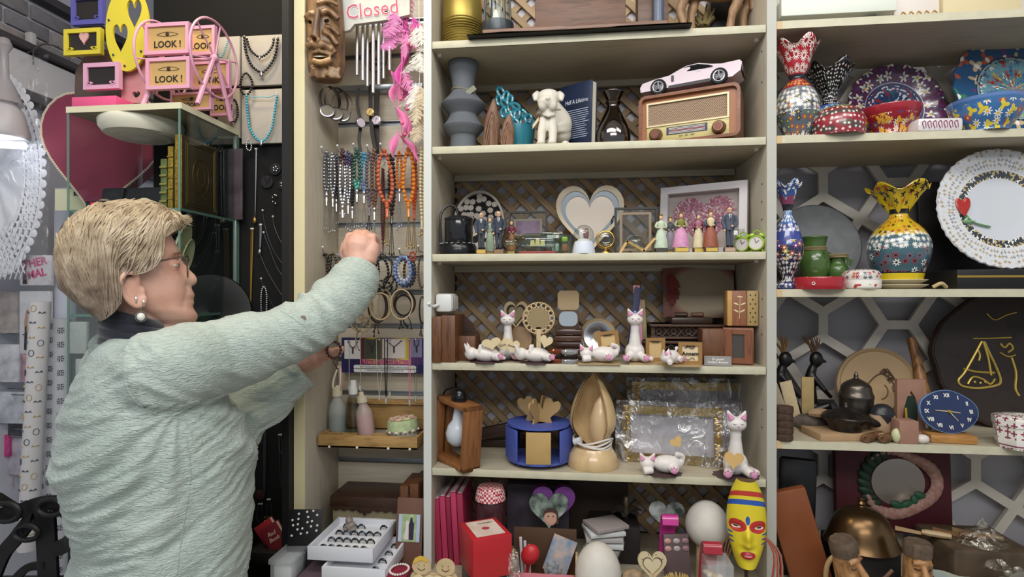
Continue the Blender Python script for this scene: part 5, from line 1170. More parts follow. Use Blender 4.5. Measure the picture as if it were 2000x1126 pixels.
for k,(pts,pe,m,rp,lb) in enumerate([
 ([(499,292),(499,350),(498,425),(500,350),(501,292)],(.007,BRASS),SLV,.7,'thin silver chain with round bronze locket'),
 ([(491,448),(490,520),(489,610),(492,520),(494,448)],None,GOLD,.9,'long straight gold chain on the black board'),
 ([(508,440),(508,460),(508,487),(510,460),(510,440)],(.006,SLV),SLV,1.1,'short silver bead chain with coin pendant'),
 ([(513,412),(520,450),(535,490),(556,520)],None,SLV,.55,'fine silver chain sloping from the upper left'),
 ([(515,455),(525,480),(540,520),(557,545)],None,SLV,.55,'fine silver chain, second of the sloping chains'),
 ([(508,495),(520,525),(540,560),(557,585)],None,SLV,.55,'fine silver chain, third of the sloping chains'),
 ([(510,545),(520,570),(535,600),(548,620)],None,SLV,.5,'fine silver chain, lowest of the sloping chains'),
 ([(533,424),(537,445),(548,470),(557,482)],(.005,SLV),SLV,.8,'short silver chain near the amber string'),
 ([(511,625),(510,580),(513,562),(518,562),(521,580),(520,625)],None,bm_('#9a9ca2',.25,.6),1.9,'grey pearl string hanging above the sleeve'),
 ([(517,838),(516,900),(516,975),(518,900),(519,838)],None,mat('#4d4c4f',.4,.6),1.6,'dark grey flat chain below the raised arm'),
 ([(545,850),(547,880),(557,884),(563,845)],None,SLV,.5,'small looped chain below the cuff'),
 ([(545,850),(546,900),(549,952),(551,900),(549,850)],None,mat('#77777c',.35,.8),.5,'thin dark chain hanging beside the looped one'),
 ([(523,976),(520,1000),(524,1020),(530,1000),(527,976)],None,mat('#77777c',.35,.8),.7,'oval dark chain near the bottom of the board'),
 ([(506,985),(502,1005),(505,1020),(512,1008),(511,985)],None,mat('#77777c',.35,.8),.7,'second oval chain near the bottom of the board')]):
 necklace(lb,pts,.142,m,rp,pe,chain=(k != 8))
m_=MB()
for r in range(9):
 for c_ in range(3): m_.ball(P(517+c_*5,1010+r*6,.142),.0028,6,5)
one(m_,'mesh_pendant',BRASS,'bronze bead mesh pendant low on the black board','pendant')
m_=MB();m_.lathe([(0,-.002),(.013,-.002),(.014,.002),(0,.003)],20,rot=(pi/2,0,0),c=P(508,965,.14));one(m_,'dark_medallion',mat('#4a2f2c',.4,.3),'dark red medallion pinned to black board below the arm','pendant')
for k,(x,y,lb) in enumerate(((538,330,'small bow shaped silver earring on black pad'),(553,360,'silver rosette earring on black pad'),(536,382,'dangling silver heart earring on black pad'),(522,355,'V shaped dark necklace on black pad'),(517,350,'round black velvet pad behind the V necklace'))):
 m_=MB()
 if k < 3:
  for q in range(5): m_.ball(P(x,y,.142)+V((.006*cos(q*1.3),0,.006*sin(q*1.3)-.004*q*(k == 2))),.0026,7,5)
  one(m_,'earring',STEEL,lb,'earring')
 elif k == 3: m_.tube([P(x-6,y-10,.142),P(x,y+2,.142),P(x+6,y-10,.142)],.0012,5);one(m_,'pendant_necklace',DARKST,lb,'necklace')
for k,(x,y,r_,lb) in enumerate(((538,330,.016,'black velvet pad with the bow earring'),(553,360,.014,'black velvet pad with the rosette earring'),(522,355,.017,'black velvet pad with the V necklace'))):
 m_=MB();m_.lathe([(0,-.002),(r_,-.002),(r_,.002),(0,.003)],20,rot=(pi/2,0,0),c=P(x,y,.147));one(m_,'velvet_pad',mat('#1d1c20',.8),lb,'pad')
# amber string and long tassel along the black post
t=thing('amber_string','hanging string of amber drops ending in long pale tassel','pendant string',P(563,600,.01))
m_=MB();m_.tube([P(561,50,.012),P(562,200,.012),P(562,440,.012)],.0006,5);put(m_,'cord',CREAM,t)
for x,y,r_ in ((561,68,.009),(562,330,.011),(561,395,.004),(562,310,.004)): m_=MB();m_.lathe([(0,r_*1.6),(r_*.4,r_*.8),(r_*.8,-.2*r_),(r_*.55,-r_),(0,-1.3*r_)],14,c=P(x,y,.012));put(m_,'amber_drop',mat('#c8841c',.12,trans=.35),t)
m_=MB();rd=random.Random(4)
for k in range(40):
 a=rd.uniform(0,6.28);r_=.007*sqrt(rd.random());p=P(562,437,.012)
 m_.tube([p,p+V((r_*cos(a),r_*sin(a),-.03)),p+V((r_*cos(a)*1.3,r_*sin(a),-.195-rd.random()*.02))],.0012,4)
put(m_,'tassel',mat('#b5a97e',.8),t)
# dark holder for the booklets
m_=MB();m_.box((X(540,.03),.03,.815),(.09,.1,.03),bev=.003);one(m_,'booklet_holder',mat('#1a1718',.5),'black open holder box with the red booklets','holder')
# ================================================================== aisle behind on the left
XA=-1.9
o=MB().box((XA-.03,1.2,1.45),(.04,3.4,2.9)).build('wall_aisle',mat('#c6c7d2',.7,var=.08,vs=3));o['kind']='structure'
wa=o
for r in range(3):
 for k in range(9):
  y=.05+k*.17+(.08 if r % 2 else 0);MB().box((0,0,0),(.02,.155,.05),bev=.004).build('brick',mat(('#8f8a8c','#9b9393','#858288')[(r+2*k) % 3],.8,var=.12,vs=30),wa,(XA-.008,y+.0,2.33+.058*r))
for z,h,c_,d_ in ((2.305,.022,'#4a4448',.05),(2.50,.03,'#4a4448',.05),(2.13,.035,'#5a565a',.06),(2.0,.07,'#5d585c',.03)):
 q=MB().box((XA+d_/2-.009,1.2,z),(d_,3.3,h),bev=.003).build('trim_2',mat(c_,.6,var=.15,vs=6));q['kind']='structure'
o=MB().box((XA+.006,1.2,2.215),(.012,3.3,.14)).build('trim_3',mat('#d8d4d8',.6,var=.06,vs=5));o['kind']='structure'
o=MB().box((-1.35,2.4,1.45),(1.2,.04,2.9)).build('wall_far',mat('#b6b8c6',.7,var=.1,vs=4));o['kind']='structure'
o=MB().box((-1.6,1.2,2.83),(1.2,2.6,.04)).build('ceiling_aisle',mat('#bdbcc2',.8));o['kind']='structure'
# cable and socket
t=thing('cable','grey cable with small switch box hanging from the aisle beam','cable',P(62,100,.45))
m_=MB();m_.tube(spline([P(-10,40,.45),P(15,75,.45),P(50,94,.45),P(66,96,.45)],6),.004,6);m_.tube(spline([P(66,98,.45),P(85,86,.45),P(115,92,.45)],5),.003,6);m_.tube(spline([P(66,98,.45),P(40,108,.45),P(12,118,.45)],5),.002,6);m_.tube([P(65,96,.45),P(65,126,.45)],.002,6);put(m_,'cord',mat('#55504e',.6),t)
m_=MB();m_.box(P(60,76,.45),(.025,.02,.04),bev=.002);put(m_,'switch_box',mat('#c9c6c6',.5),t)
# pendant lamp with glowing tube
t=thing('aisle_lamp','hanging lamp with glowing white tube at the left edge','lamp',P(8,240,.13))
m_=MB();m_.lathe([(.045,-.025),(.025,.025),(.012,.05),(.01,.12),(.02,.14),(.012,.16)],20,c=P(8,185,.13));put(m_,'lamp_shade',mat('#a9a4aa',.3,alpha=.7),t)
m_=MB();m_.lathe([(.02,.1),(.045,.06),(.06,0),(.055,-.012),(0,-.012)],24,c=P(8,262,.13));put(m_,'lamp_head',mat('#b9b6be',.4),t)
m_=MB();m_.cyl(P(-40,281,.13),P(47,284,.13),.010,n=12);put(m_,'glowing_tube',mat('#f2f8ff',.4,emit=7),t)
# round lace cloth
t=thing('lace_cloth','large round white lace doily cloth hanging in clear plastic','lace cloth',P(0,540,.22))
cx,cz_=P(-15,340,.22).x,P(0,340,.22).z;R0=.235
LACE=mat('#e6e8f0',.7);KX=.72
fl=MB();fl.surf(48,10,lambda i,j: V((cx+R0*.62*j*cos(2*pi*i)*KX,.225+.006*sin(9*2*pi*i)*j,cz_+R0*1.3*.62*j*sin(2*pi*i))),cu=True);put(fl,'linen_centre',mat('#e2e5ee',.8,var=.04,vs=8),t)
lc=MB()
for rr,n_,sz in ((.68,44,.014),(.76,52,.014),(.84,58,.014),(.92,64,.013)):
 for k in range(n_):
  a=2*pi*k/n_;p=V((cx+R0*rr*cos(a)*KX,.222,cz_+R0*1.3*rr*sin(a)))
  if p.x < cx-.02: continue
  lc.tube([p+V((sz*cos(b),0,sz*sin(b))) for b in [2*pi*q/8 for q in range(8)]],.0034,4,True)
for rr in (.64,.72,.80,.88,.96):
 lc.tube([V((cx+R0*rr*cos(2*pi*k/60)*KX,.222,cz_+R0*1.3*rr*sin(2*pi*k/60))) for k in range(60)],.0038,5,True)
for k in range(60):
 a=2*pi*k/60;lc.ball((cx+R0*1.0*cos(a)*KX,.222,cz_+R0*1.3*sin(a)),(.013,.002,.013),8,4)
put(lc,'lace_border',LACE,t)
m_=MB();m_.surf(6,24,lambda i,j: V((cx-.02+i*.24,.19+.012*noise.noise(V((i*6,j*9,0))),cz_-.32+j*.66)));put(m_,'plastic_cover',film('#ffffff',.16,.15,18),t)
m_=MB();a,b=P(-30,545,.215),P(48,430,.215)
for k in range(9):
 u_=k/8;m_.tube([(a.x+(b.x-a.x)*u_,.216,a.z),(a.x+(b.x-a.x)*min(1,u_+.5),.216,a.z+(b.z-a.z)*min(1,(1-u_)*2))],.0016,4);m_.tube([(a.x+(b.x-a.x)*u_,.216,a.z+(b.z-a.z)*.1),(a.x+(b.x-a.x)*max(0,u_-.5),.216,b.z-(b.z-a.z)*.1)],.0016,4)
put(m_,'net_inset',LACE,t)
# pale frame post and yellow card beside the case
m_=MB();a,b=P(108,980,.29),P(136,365,.29);m_.box(((a.x+b.x)/2,.30,(b.z)/2),(b.x-a.x,.03,b.z),bev=.002);one(m_,'frame_post',mat('#c4c6d4',.5),'pale lilac upright post behind the display case','post')
t=thing('price_card','pale yellow card with black corner mark near the maroon heart','card',P(140,410,.205));m_=MB();a,b=P(108,411,.205),P(180,367,.205);m_.box(((a.x+b.x)/2,.205,(a.z+b.z)/2),(b.x-a.x,.002,b.z-a.z));put(m_,'card',mat('#d8d6b4',.6),t)
m_=MB();m_.box(P(150,378,.203),(.02,.001,.012));put(m_,'black_mark',BLACKP,t)
# tights packets
def packet(label,x0_,y0_,x1_,y1_,Yc,m,name='packet',extra=None,g='packets on the aisle rack',film_=True):
 t=thing(name,label,'packet',P((x0_+x1_)/2,y1_,Yc),group=g);a,b=P(x0_,y1_,Yc),P(x1_,y0_,Yc);m_=MB();m_.box(((a.x+b.x)/2,Yc,(a.z+b.z)/2),(b.x-a.x,.012,b.z-a.z),bev=.003);put(m_,'pack',m,t)
 if film_: m_=MB();m_.box(((a.x+b.x)/2,Yc,(a.z+b.z)/2),(b.x-a.x+.006,.02,b.z-a.z+.006),bev=.006);put(m_,'clear_wrap',film('#ffffff',.12,.12,30),t)
 return t,a,b
t,a,b=packet('white thermal tights packet with pink lettering under the lace',42,498,103,557,.26,mat('#d6d2d8',.5))
text('THER\nMAL',.034,mat('#d1257a',.5),t,(P(74,524,.26).x-t.location.x,-.0075,P(74,524,.26).z-t.location.z),rot=(pi/2,-.2,.0),bold=.0006)
m_=MB();m_.prism([(a.x+.012,a.z+.004),(a.x+.026,a.z+.004),(a.x+.022,a.z+.06),(a.x+.012,a.z+.055)],.2525,.2535);put(m_,'printed_leg',mat('#2a2428',.5),t)
t,a,b=packet('white leggings packet with a figure in black leggings',41,568,101,690,.27,mat('#cfd0d6',.5));cxp=a.x+.03
m_=MB();m_.prism([(cxp-.012,a.z+.012),(cxp-.004,a.z+.012),(cxp,a.z+.06),(cxp+.006,a.z+.012),(cxp+.014,a.z+.012),(cxp+.012,a.z+.085),(cxp-.009,a.z+.085)],.2625,.2635);put(m_,'printed_leggings',mat('#1f1c20',.5),t)
m_=MB();m_.prism(sp2([(cxp-.010,a.z+.085),(cxp+.012,a.z+.085),(cxp+.010,a.z+.115),(cxp+.006,a.z+.135),(cxp-.003,a.z+.135),(cxp-.008,a.z+.115)],4),.2625,.2635);put(m_,'printed_figure',mat('#b08a76',.5),t)
rd=random.Random(12)
for k,(x0_,y0_,x1_,y1_,c_,lb) in enumerate([(-10,568,38,650,'#a9a09c','warm grey hosiery packet near the lace'),(-10,672,40,745,'#c9cad2','clear bagged white goods on the aisle rack'),(42,660,62,745,'#cfa0b4','narrow pink packet beside the patterned roll'),(-10,765,62,825,'#c2c6cf','white sock packet in the middle of the aisle rack'),(18,788,54,850,'#33323c','dark slipper packet hanging in the aisle'),(-10,848,20,890,'#c22f7c','magenta packet at the left edge'),(10,855,55,925,'#b9b2c0','pale lilac children packet low on the rack'),(-10,900,26,955,'#cbb4c2','pinkish packet at the bottom of the rack')]):
 packet(lb,x0_,y0_,x1_,y1_,.34+.012*k,mat(c_,.5,var=.35,vs=22))
for k,y in enumerate((650,757,768,835)):
 m_=MB();m_.tube([P(0,y,.50),P(46,y+3,.26)],.002,5);one(m_,'rack_hook',DARKST,('black wire hook above the bagged white goods','black wire hook above the sock packet','second wire hook above the sock packet','black wire hook above the magenta packet')[k],'hook','wire hooks of the aisle rack')
m_=MB();m_.box((X(20,.6)+.0,.6,.95),(.5,.02,1.5));one(m_,'packet_rack',mat('#8d8f9c',.6,var=.2,vs=10),'grey rack panel behind the hanging packets','rack')
# two rolls of patterned paper
def roll(label,xt,yt,xb_,yb_,rp,Yc,c_,style):
 p,q=P(xt,yt,Yc),P(xb_,yb_,Yc);s=mpp(xt,Yc);q=p+(q-p)*1.3;t=thing('patterned_paper_roll',label,'paper roll',q,group='patterned paper rolls');m_=MB();m_.cyl(q,p,rp*s,n=24);put(m_,'roll',mat(c_,.5),t)
 pa=MB();pb=MB();L=(q-p).length;d=(q-p).normalized();r_=rp*s+.0006
 for k in range(int(L/.042)):
  for j in (-1,0,1):
   an=-pi/2+.2+j*.8;c0=p+d*((.02+.042*k)+(.014 if j % 2 else 0));nrm=V((cos(an),sin(an),0));u_=V((-sin(an),cos(an),0));c0=c0+nrm*r_
   if style == 0:
    tgt=pa if (k+j) % 2 else pb
    if (k+j) % 3 == 0: tgt.tube([c0+u_*.007*cos(b)-d*.009*sin(b) for b in [2*pi*z/10 for z in range(10)]],.0009,4,True)
    else:
     for sg in (-1,1): tgt.tube([c0,c0+u_*.006*sg-d*.004,c0+u_*.009*sg],[.0008,.0022,.0005],4)
   else:
    for b in range(6): pa.tube([c0+u_*.002*cos(b)-d*.002*sin(b),c0+u_*.008*cos(b*1.05)-d*.008*sin(b*1.05)],[.0006,.0014],4)
    pb.tube([c0+u_*.011*cos(b)-d*.011*sin(b) for b in [pi/4+pi/2*z for z in range(4)]],.0005,4,True)
 put(pa,'printed_pattern',mat('#4d5562' if style == 0 else '#3a3840',.5),t)['kind']='stuff';put(pb,'printed_pattern',mat('#c4a878' if style == 0 else '#77757c',.5),t)['kind']='stuff'
roll('tall white paper roll with folk flower pattern',79,588,60,960,17,.15,'#d2cfd0',0)
roll('tall white paper roll with black tile ornament pattern',113,622,110,1010,21,.235,'#cfd0d8',1)
for k,(x0_,y0_,x1_,y1_) in enumerate(((138,628,172,690),(150,700,168,760))):
 packet(('clear bagged lace piece left of the collar','small bagged lace piece below the first')[k],x0_,y0_,x1_,y1_,.20,mat('#d2d3d6',.6),'lace_packet',g='bagged lace by the roll')
# black trolley bag
t=thing('black_strap_bag','black leather bag with looped straps and rings at lower left','bag',C(60,1150,1.16));L=t.location
BK=mat('#151416',.5,bump=.15,bs=200)
def strap(pts,w_,d=1.16,name='strap'):
 q=spline([C(x,y,d+(k % 2)*.006) for k,(x,y) in enumerate(pts)],6);m_=MB();n_=len(q)-1
 def f(i,j,off):
  k=round(i*n_);dd=(q[min(k+1,n_)]-q[max(k-1,0)]).normalized();s_=dd.cross(CF).normalized();return q[k]+s_*((j-.5)*w_)+CF*off
 m_.surf(n_,2,lambda i,j: f(i,j,0));m_.surf(n_,2,lambda i,j: f(i,1-j,.008));m_.surf(n_,1,lambda i,j: f(i,0,.008*j));m_.surf(n_,1,lambda i,j: f(i,1,.008*(1-j)));put(m_,name,BK,t)
strap([(-20,1010),(30,1000),(75,985),(110,985),(135,1010),(142,1045),(120,1068),(85,1075)],.030)
strap([(85,1000),(88,1050),(92,1126),(93,1170)],.040)
strap([(-15,1126),(5,1080),(30,1050),(60,1010)],.028)
strap([(20,1140),(50,1110),(85,1105)],.016)
strap([(-10,970),(30,995),(60,1010)],.018)
for c_,r_ in (((100,990),.026),((52,1040),.024),((10,1000),.03)):
 m_=MB();p=C(c_[0],c_[1],1.15);m_.tube([p+CR*r_*cos(a)+V((0,0,r_*.62*sin(a))) for a in [2*pi*k/24 for k in range(24)]],.0055,7,True);put(m_,'ring',BK,t)
m_=MB();p=C(10,1275,1.13);m_.T=Matrix.Translation(p) @ Matrix.Rotation(YAW,4,'Z');m_.box((0,.04,0),(.2,.1,.25),bev=.03);m_.T=None;put(m_,'bag_body',BK,t)
p=C(5,1160,1.13)
m_=MB();m_.box((p.x-.04,p.y+.0,.28),(.3,.2,.56),bev=.01);one(m_,'low_stool',mat('#3a3538',.6),'dark stool under the black strap bag','stool')

# ================================================================== middle bay: things on the shelves
def lath(name,label,cat,px,Y,z,prof,m,n=32,mod=None,part='body',group=None,sx=1,sy=1,rz=0):
 """prof: (radius in picture px, picture y) from the foot up; the first point sits on z"""
 s=mpp(px,Y);t=thing(name,label,cat,(X(px,Y),Y,z),rz,group);pts=[(r*s,0 if i == 0 else max(0,Z(px,y,Y)-z)) for i,(r,y) in enumerate(prof)]
 q=[(p.x,p.z) for p in spline([(r,0,h) for r,h in pts],4)];q=[(max(0,r),max(0,h)) for r,h in q]
 MB().lathe([(0,0)]+q,n,mod=mod,sx=sx,sy=sy).build(part,m,t);return t
def pane(t,x0_,y0_,x1_,y1_,Yc,d,m,name,bev=0,par=None):
 a,b=P(x0_,y1_,Yc),P(x1_,y0_,Yc);m_=MB();m_.box(((a.x+b.x)/2,Yc+d/2,(a.z+b.z)/2),(b.x-a.x,d,b.z-a.z),bev=bev);return put(m_,name,m,par or t)
def remeshed(mb,name,m,parent,vox,sm=4):
 o=put(mb,name,m,parent,180);remesh(o,vox,sm);return o
# ---------------- shelf A
z=SZ['A']
gv=lath('ribbed_vase','gold ribbed vase on the top shelf beside the divider','vase',903,.10,z,[(30,80),(36,66),(39,40),(38,14),(33,-20),(22,-50),(16,-64),(20,-78),(18,-76),(12,-60)],mat('#a8934a',.42,.7),40)
s=mpp(903,.10)
for k in range(20):
 hz=.004+.0062*k;q=[(0,30),(.018,36),(.05,39),(.082,38),(.125,33)];MB().tube([((interp(q,hz)+.3)*s*cos(a),(interp(q,hz)+.3)*s*sin(a),hz) for a in [2*pi*j/32 for j in range(32)]],.0021,5,True).build('rib',mat('#a8934a',.42,.7),gv)
t=thing('round_lantern','black round lantern base with glass on the top shelf','lantern',(X(971,.05),.06,z+.032));s=mpp(971,.05)
MB().lathe([(0,0),(31*s,0),(32*s,.004),(32*s,.028),(29*s,.03),(29*s,.006),(0,.006)],32).build('metal_base',mat('#3f4448',.35,.4),t);MB().lathe([(24*s,.006),(24*s,.11),(22*s,.12)],28).build('glass_chimney',glass('#eef4f4',.03,.2),t)
for k in range(4): MB().cyl((29*s*cos(k*1.57+.6),29*s*sin(k*1.57+.6),.02),(25*s*cos(k*1.57+.6),25*s*sin(k*1.57+.6),.14),.003,n=8).build('upright',mat('#3f4448',.35,.4),t)
MB().lathe([(0,.006),(8*s,.006),(8*s,.06),(0,.062)],16).build('candle',mat('#e0d8c4',.5),t)
PLK=wood('#6a4a38','#4d3325',(3,22,22),5,.5)
t=thing('serving_plank','long dark wooden plank box on the top shelf','plank',(X(1120,.05),.06,z+.006));pane(t,942,38,1305,66,.02,.12,wood('#7d5c49','#5c4032',(3,22,22),5,.4),'plank',.002)
o=MB();a,b=P(1045,22,.05),P(1222,-40,.05);o.box(((a.x+b.x)/2,.09,(z+.034+b.z)/2),(b.x-a.x,.08,b.z-z-.034),bev=.002);one(o,'wooden_box',PLK,'dark brown wooden box standing on the long plank','box')
o=MB();a,b=P(1245,12,.08),P(1305,-30,.08);o.box(((a.x+b.x)/2,.10,(z+.034+b.z)/2),(b.x-a.x,.05,b.z-z-.034),bev=.002);one(o,'wooden_box',WALNUT,'small walnut box at the right end of the long plank','box')
o=MB();o.cyl((X(1287,.05),.06,z+.034),(X(1287,.05),.06,z+.12),.013,n=20);one(o,'blue_canister',mat('#4d5a72',.3),'slim slate blue canister on the right end of the plank','canister')
o=MB();xa,xb=X(912,-.02),X(1352,-.02);o.surf(40,6,lambda i,j: V((xa+(xb-xa)*i,-.022+j*.12,z+.003+.002*sin(i*9)+.004*(1-j)*noise.noise(V((i*5,j,2))))));o.surf(40,6,lambda i,j: V((xa+(xb-xa)*i,-.022+(1-j)*.12,z+.001)));one(o,'black_mat',mat('#1c1a1b',.6),'thin black mat overhanging the top shelf under the plank','mat')
# wooden horse
WH=wood('#9a7a5a','#7a5c42',(20,20,5),5,.55)
t=thing('wooden_horse','carved pale wooden horse standing on the top shelf','horse figurine',(X(1390,.10),.10,z));h=MB();L=t.location
def hp(px,py,dy=0): return P(px,py,.10+dy)
h.tube(spline([hp(1335,-35),hp(1360,-30),hp(1395,-28),hp(1432,-32),hp(1452,-28)],4),[.028,.03,.034,.037,.036,.035,.034,.034,.036,.038,.038,.038,.037,.036,.034,.03,.022],16)
for pts,dy in (([(1340,-25),(1335,0),(1328,25),(1335,48),(1332,60)],-.018),([(1345,-25),(1356,5),(1350,30),(1352,60)],.02),([(1447,-25),(1440,5),(1430,28),(1422,52)],-.018),([(1455,-25),(1462,8),(1452,30),(1452,60)],.02)):
 q=[hp(x,y,dy) for x,y in pts];q[-1].z=z+.006;q[-2].z=max(q[-2].z,z+.012);h.tube(spline(q,4),[.02,.018,.016,.014]+[.012]*4+[.0095]*(len(spline(q,4))-8),10);h.ball(q[-1],(.011,.011,.008),10,6)
h.tube(spline([hp(1338,-35),hp(1322,-70),hp(1312,-95)],4),[.026,.025,.023,.021,.019,.018,.017,.016,.015],12);h.tube(spline([hp(1312,-92),hp(1300,-88),hp(1288,-78)],4),[.017,.016,.015,.014,.013,.012,.011,.010,.009],10);h.tube([hp(1457,-35),hp(1472,-10),hp(1470,20)],[.008,.012,.006],8)
remeshed(h,'carved_horse',WH,t,.003)
o=MB();
for k in range(24): a=k*.8;o.tube([P(1372,50,.16)+V((.01*cos(a),.01*sin(a),-.0)),P(1372,36-(k % 5)*5,.16)+V((.03*cos(a),.02*sin(a),0))],[.004,.002],5)
o=one(o,'dried_flower',mat('#8a7c52',.8),'dried thistle flower behind the wooden horse','flower')
o=MB();a,b=P(1385,50,.2),P(1425,-10,.2);o.box(((a.x+b.x)/2,.2,(z+b.z)/2),(b.x-a.x,.04,b.z-z),bev=.002);one(o,'black_box',BLACKP,'black box behind the horse legs','box')
# ---------------- shelf B
z=SZ['B']
GV=mat('#63676d',.75,bump=.1,bs=200)
t=lath('grey_vase','matte grey double-bellied vase with string and tag','vase',905,.09,z,[(27,285),(25,272),(30,264),(40,251),(38,246),(27,229),(30,222),(43,208),(41,203),(28,188),(22,178),(22,165),(26,145),(30,128),(28,127),(22,145)],GV)
s=mpp(905,.09);hz=Z(905,180,.09)-z
MB().tube([(23.5*s*cos(a),23.5*s*sin(a),hz+.003*sin(2*a)) for a in [2*pi*k/30 for k in range(30)]],.0012,5,True).build('string',mat('#9a8866',.8),t);MB().box((20*s,-26*s,hz-.008),(.012,.001,.026),rot=(0,.9,.3)).build('tag',mat('#8b8a78',.7),t)
BRN=wood('#7d5a44','#5a3f30',(14,14,6),8,.5,.25)
for k,(x,w_,yt,lb) in enumerate(((960,18,193,'taller brown carved leaf-shaped vase'),(991,15,222,'shorter brown carved leaf-shaped vase'))):
 Yc=.06-.02*k;s=mpp(x,Yc);H=Z(x,yt,Yc)-z;t=thing('leaf_vase',lb,'vase',(X(x,Yc),Yc,z),group='carved leaf vases')
 def lv(i,j,W=w_*s,H=H):
  a=2*pi*i;ww=W*(1-.25*(1-j)**2)*(1-max(0,j-.35)**1.7*1.9 if j > .35 else 1);ww=max(ww,.0008);return V((ww*cos(a)+W*.25*j*j,ww*.62*sin(a)+.0,j*H))
 m_=MB();m_.surf(28,20,lv,cu=True);m_.add([lv(i/28,0) for i in range(28)],[list(range(28))[::-1]]);m_.build('vase_body',BRN,t)
 for r in (.86,.62,.4):
  m_=MB();m_.tube(spline([V((-w_*s*.7*r,-w_*s*.62,.004)),V((-w_*s*.75*r,-w_*s*.62,H*.35*r)),V((w_*s*.1,-w_*s*.45,H*(.35+.45*r))),V((w_*s*.75*r,-w_*s*.62,H*.35*r)),V((w_*s*.7*r,-w_*s*.62,.004))],5),.0022,6);m_.build('carved_ridge',BRN,t)
# teal vase with cut-out leaves
Yc=.12;s=mpp(1012,Yc);TE=mat('#2f7f92',.2,coat=.6,var=.1,vs=20)
t=thing('teal_vase','teal glazed vase with sweeping pierced leaf rim','vase',(X(1012,Yc),Yc,z));H=Z(1012,250,Yc)-z
m_=MB();m_.lathe([(0,0),(20*s,0),(27*s,.012),(32*s,H*.7),(33*s,H),(31*s,H),(26*s,.014),(0,.004)],32);m_.build('bowl',TE,t)
for k,(x,y,a,r_) in enumerate([(978,180,.5,10),(988,188,-.3,9),(975,196,.2,9),(986,203,.8,9),(996,196,-.2,9),(998,212,.4,9),(984,220,.1,9),(1008,208,1,8),(1010,224,-.2,9),(996,230,.4,9),(1022,222,.7,8),(1022,238,.1,9),(1008,242,.5,9),(1034,232,.2,8),(1036,248,-.3,9),(994,246,-.4,9)]):
 q=P(x,y,Yc-.02+.018*abs(x-1008)/30)-V(t.location);m_=MB();ca,sa=cos(a),sin(a)
 m_.tube([q+V((r_*s*(.55*cos(b)*ca-sin(b)*sa),-.002*cos(b),r_*s*(.55*cos(b)*sa+sin(b)*ca))) for b in [2*pi*i/16 for i in range(16)]],.0042,7,True);m_.build('pierced_leaf',TE,t)
# bulldog
t=thing('bulldog_statue','white seated bulldog statue with a ribbon collar','dog statue',(X(1078,.05),.05,z));h=MB();DW=mat('#d3cdc0',.55,var=.04)
def bp(px,py,dy=0): return P(px,py,.05+dy)
s=mpp(1078,.05)
h.tube(spline([bp(1092,262,.02),bp(1090,240,.015),bp(1080,222,0),bp(1073,207,-.01)],4),[.026,.029,.031,.033,.033,.032,.031,.03,.029,.028,.027,.026,.024],18)
h.ball(bp(1098,262,.03),(.022,.03,.024),14,10);h.ball(bp(1071,192,-.015),(.029,.027,.021),16,12);h.ball(bp(1069,199,-.036),(.024,.016,.015),14,10);h.ball(bp(1060,205,-.038),(.011,.011,.014),10,8);h.ball(bp(1079,205,-.038),(.011,.011,.014),10,8);h.ball(bp(1070,192,-.052),(.006,.005,.004),8,6)
for x,sd in ((1050,-1),(1092,1)): h.tube([bp(x,182,-.005),bp(x+sd*5,187,-.02),bp(x+sd*5,197,-.026)],[.007,.008,.0035],8)
for x,dy in ((1058,-.022),(1080,-.024)): h.tube([bp(1073+(x-1073)*.6,232,dy*.6),bp(x,258,dy),bp(x-1,279,dy-.004)],[.013,.0105,.0095],12);q=bp(x-2,283,dy-.01);q.z=z+.006;h.ball(q,(.011,.013,.007),10,6)
q=bp(1104,282,-.01);q.z=z+.007;h.ball(q,(.012,.02,.008),10,6)
for r_ in range(3): h.tube([bp(1060,213+r_*5,-.03),bp(1071,217+r_*5,-.036),bp(1084,213+r_*5,-.03)],.0035,7)
dog=remeshed(h,'dog',DW,t,.0022)
for x in (1063,1078): MB().ball(bp(x,190,-.04)-V(t.location),.0022,8,6).build('eye',BLACKP,t)
m_=MB();m_.tube([bp(1073,222,-.004)+V((.031*cos(a),.031*sin(a),.004*cos(a))) for a in [2*pi*k/24 for k in range(24)]],.0022,6,True);put(m_,'ribbon_collar',mat('#b9a98a',.7),t)
m_=MB();m_.surf(6,1,lambda i,j: bp(1052-i*12,228+i*16+j*8,-.03));put(m_,'ribbon_tail',mat('#cdbf9e',.7),t)
# blue book
t=thing('book','dark blue book with white printed lines leaning behind the bulldog','book',(X(1122,.09),.10,z),rot=(0,.03,-.62));H=Z(1130,158,.08)-z
MB().box((0,0,H/2),(.098,.003,H),bev=.0008).build('front_cover',mat('#26324e',.3,c2='#1b2236',vs=14),t);MB().box((.002,.010,H/2),(.09,.016,H-.006)).build('pages',mat('#cfc8b4',.8),t);MB().box((0,.0195,H/2),(.098,.003,H),bev=.0008).build('back_cover',mat('#26324e',.4),t)
text('Half A Lifetime',.015,mat('#c9cdd8',.5),t,(.004,-.0022,H*.74),sx=.75)
for k in range(14): MB().box((random.uniform(-.004,.004),-.0019,H*.62-k*.0052),(.07+random.uniform(-.012,.012),.0006,.0016)).build('printed_line',mat('#aab3c6',.5),t)
# chrome vase
lath('chrome_vase','dark chrome bottle vase with flared neck','vase',1197,.10,z,[(30,284),(34,272),(30,250),(20,228),(13,213),(12,206),(16,201),(12,199),(17,190),(21,182),(19,182),(11,196)],mat('#6e6765',.1,1),36)
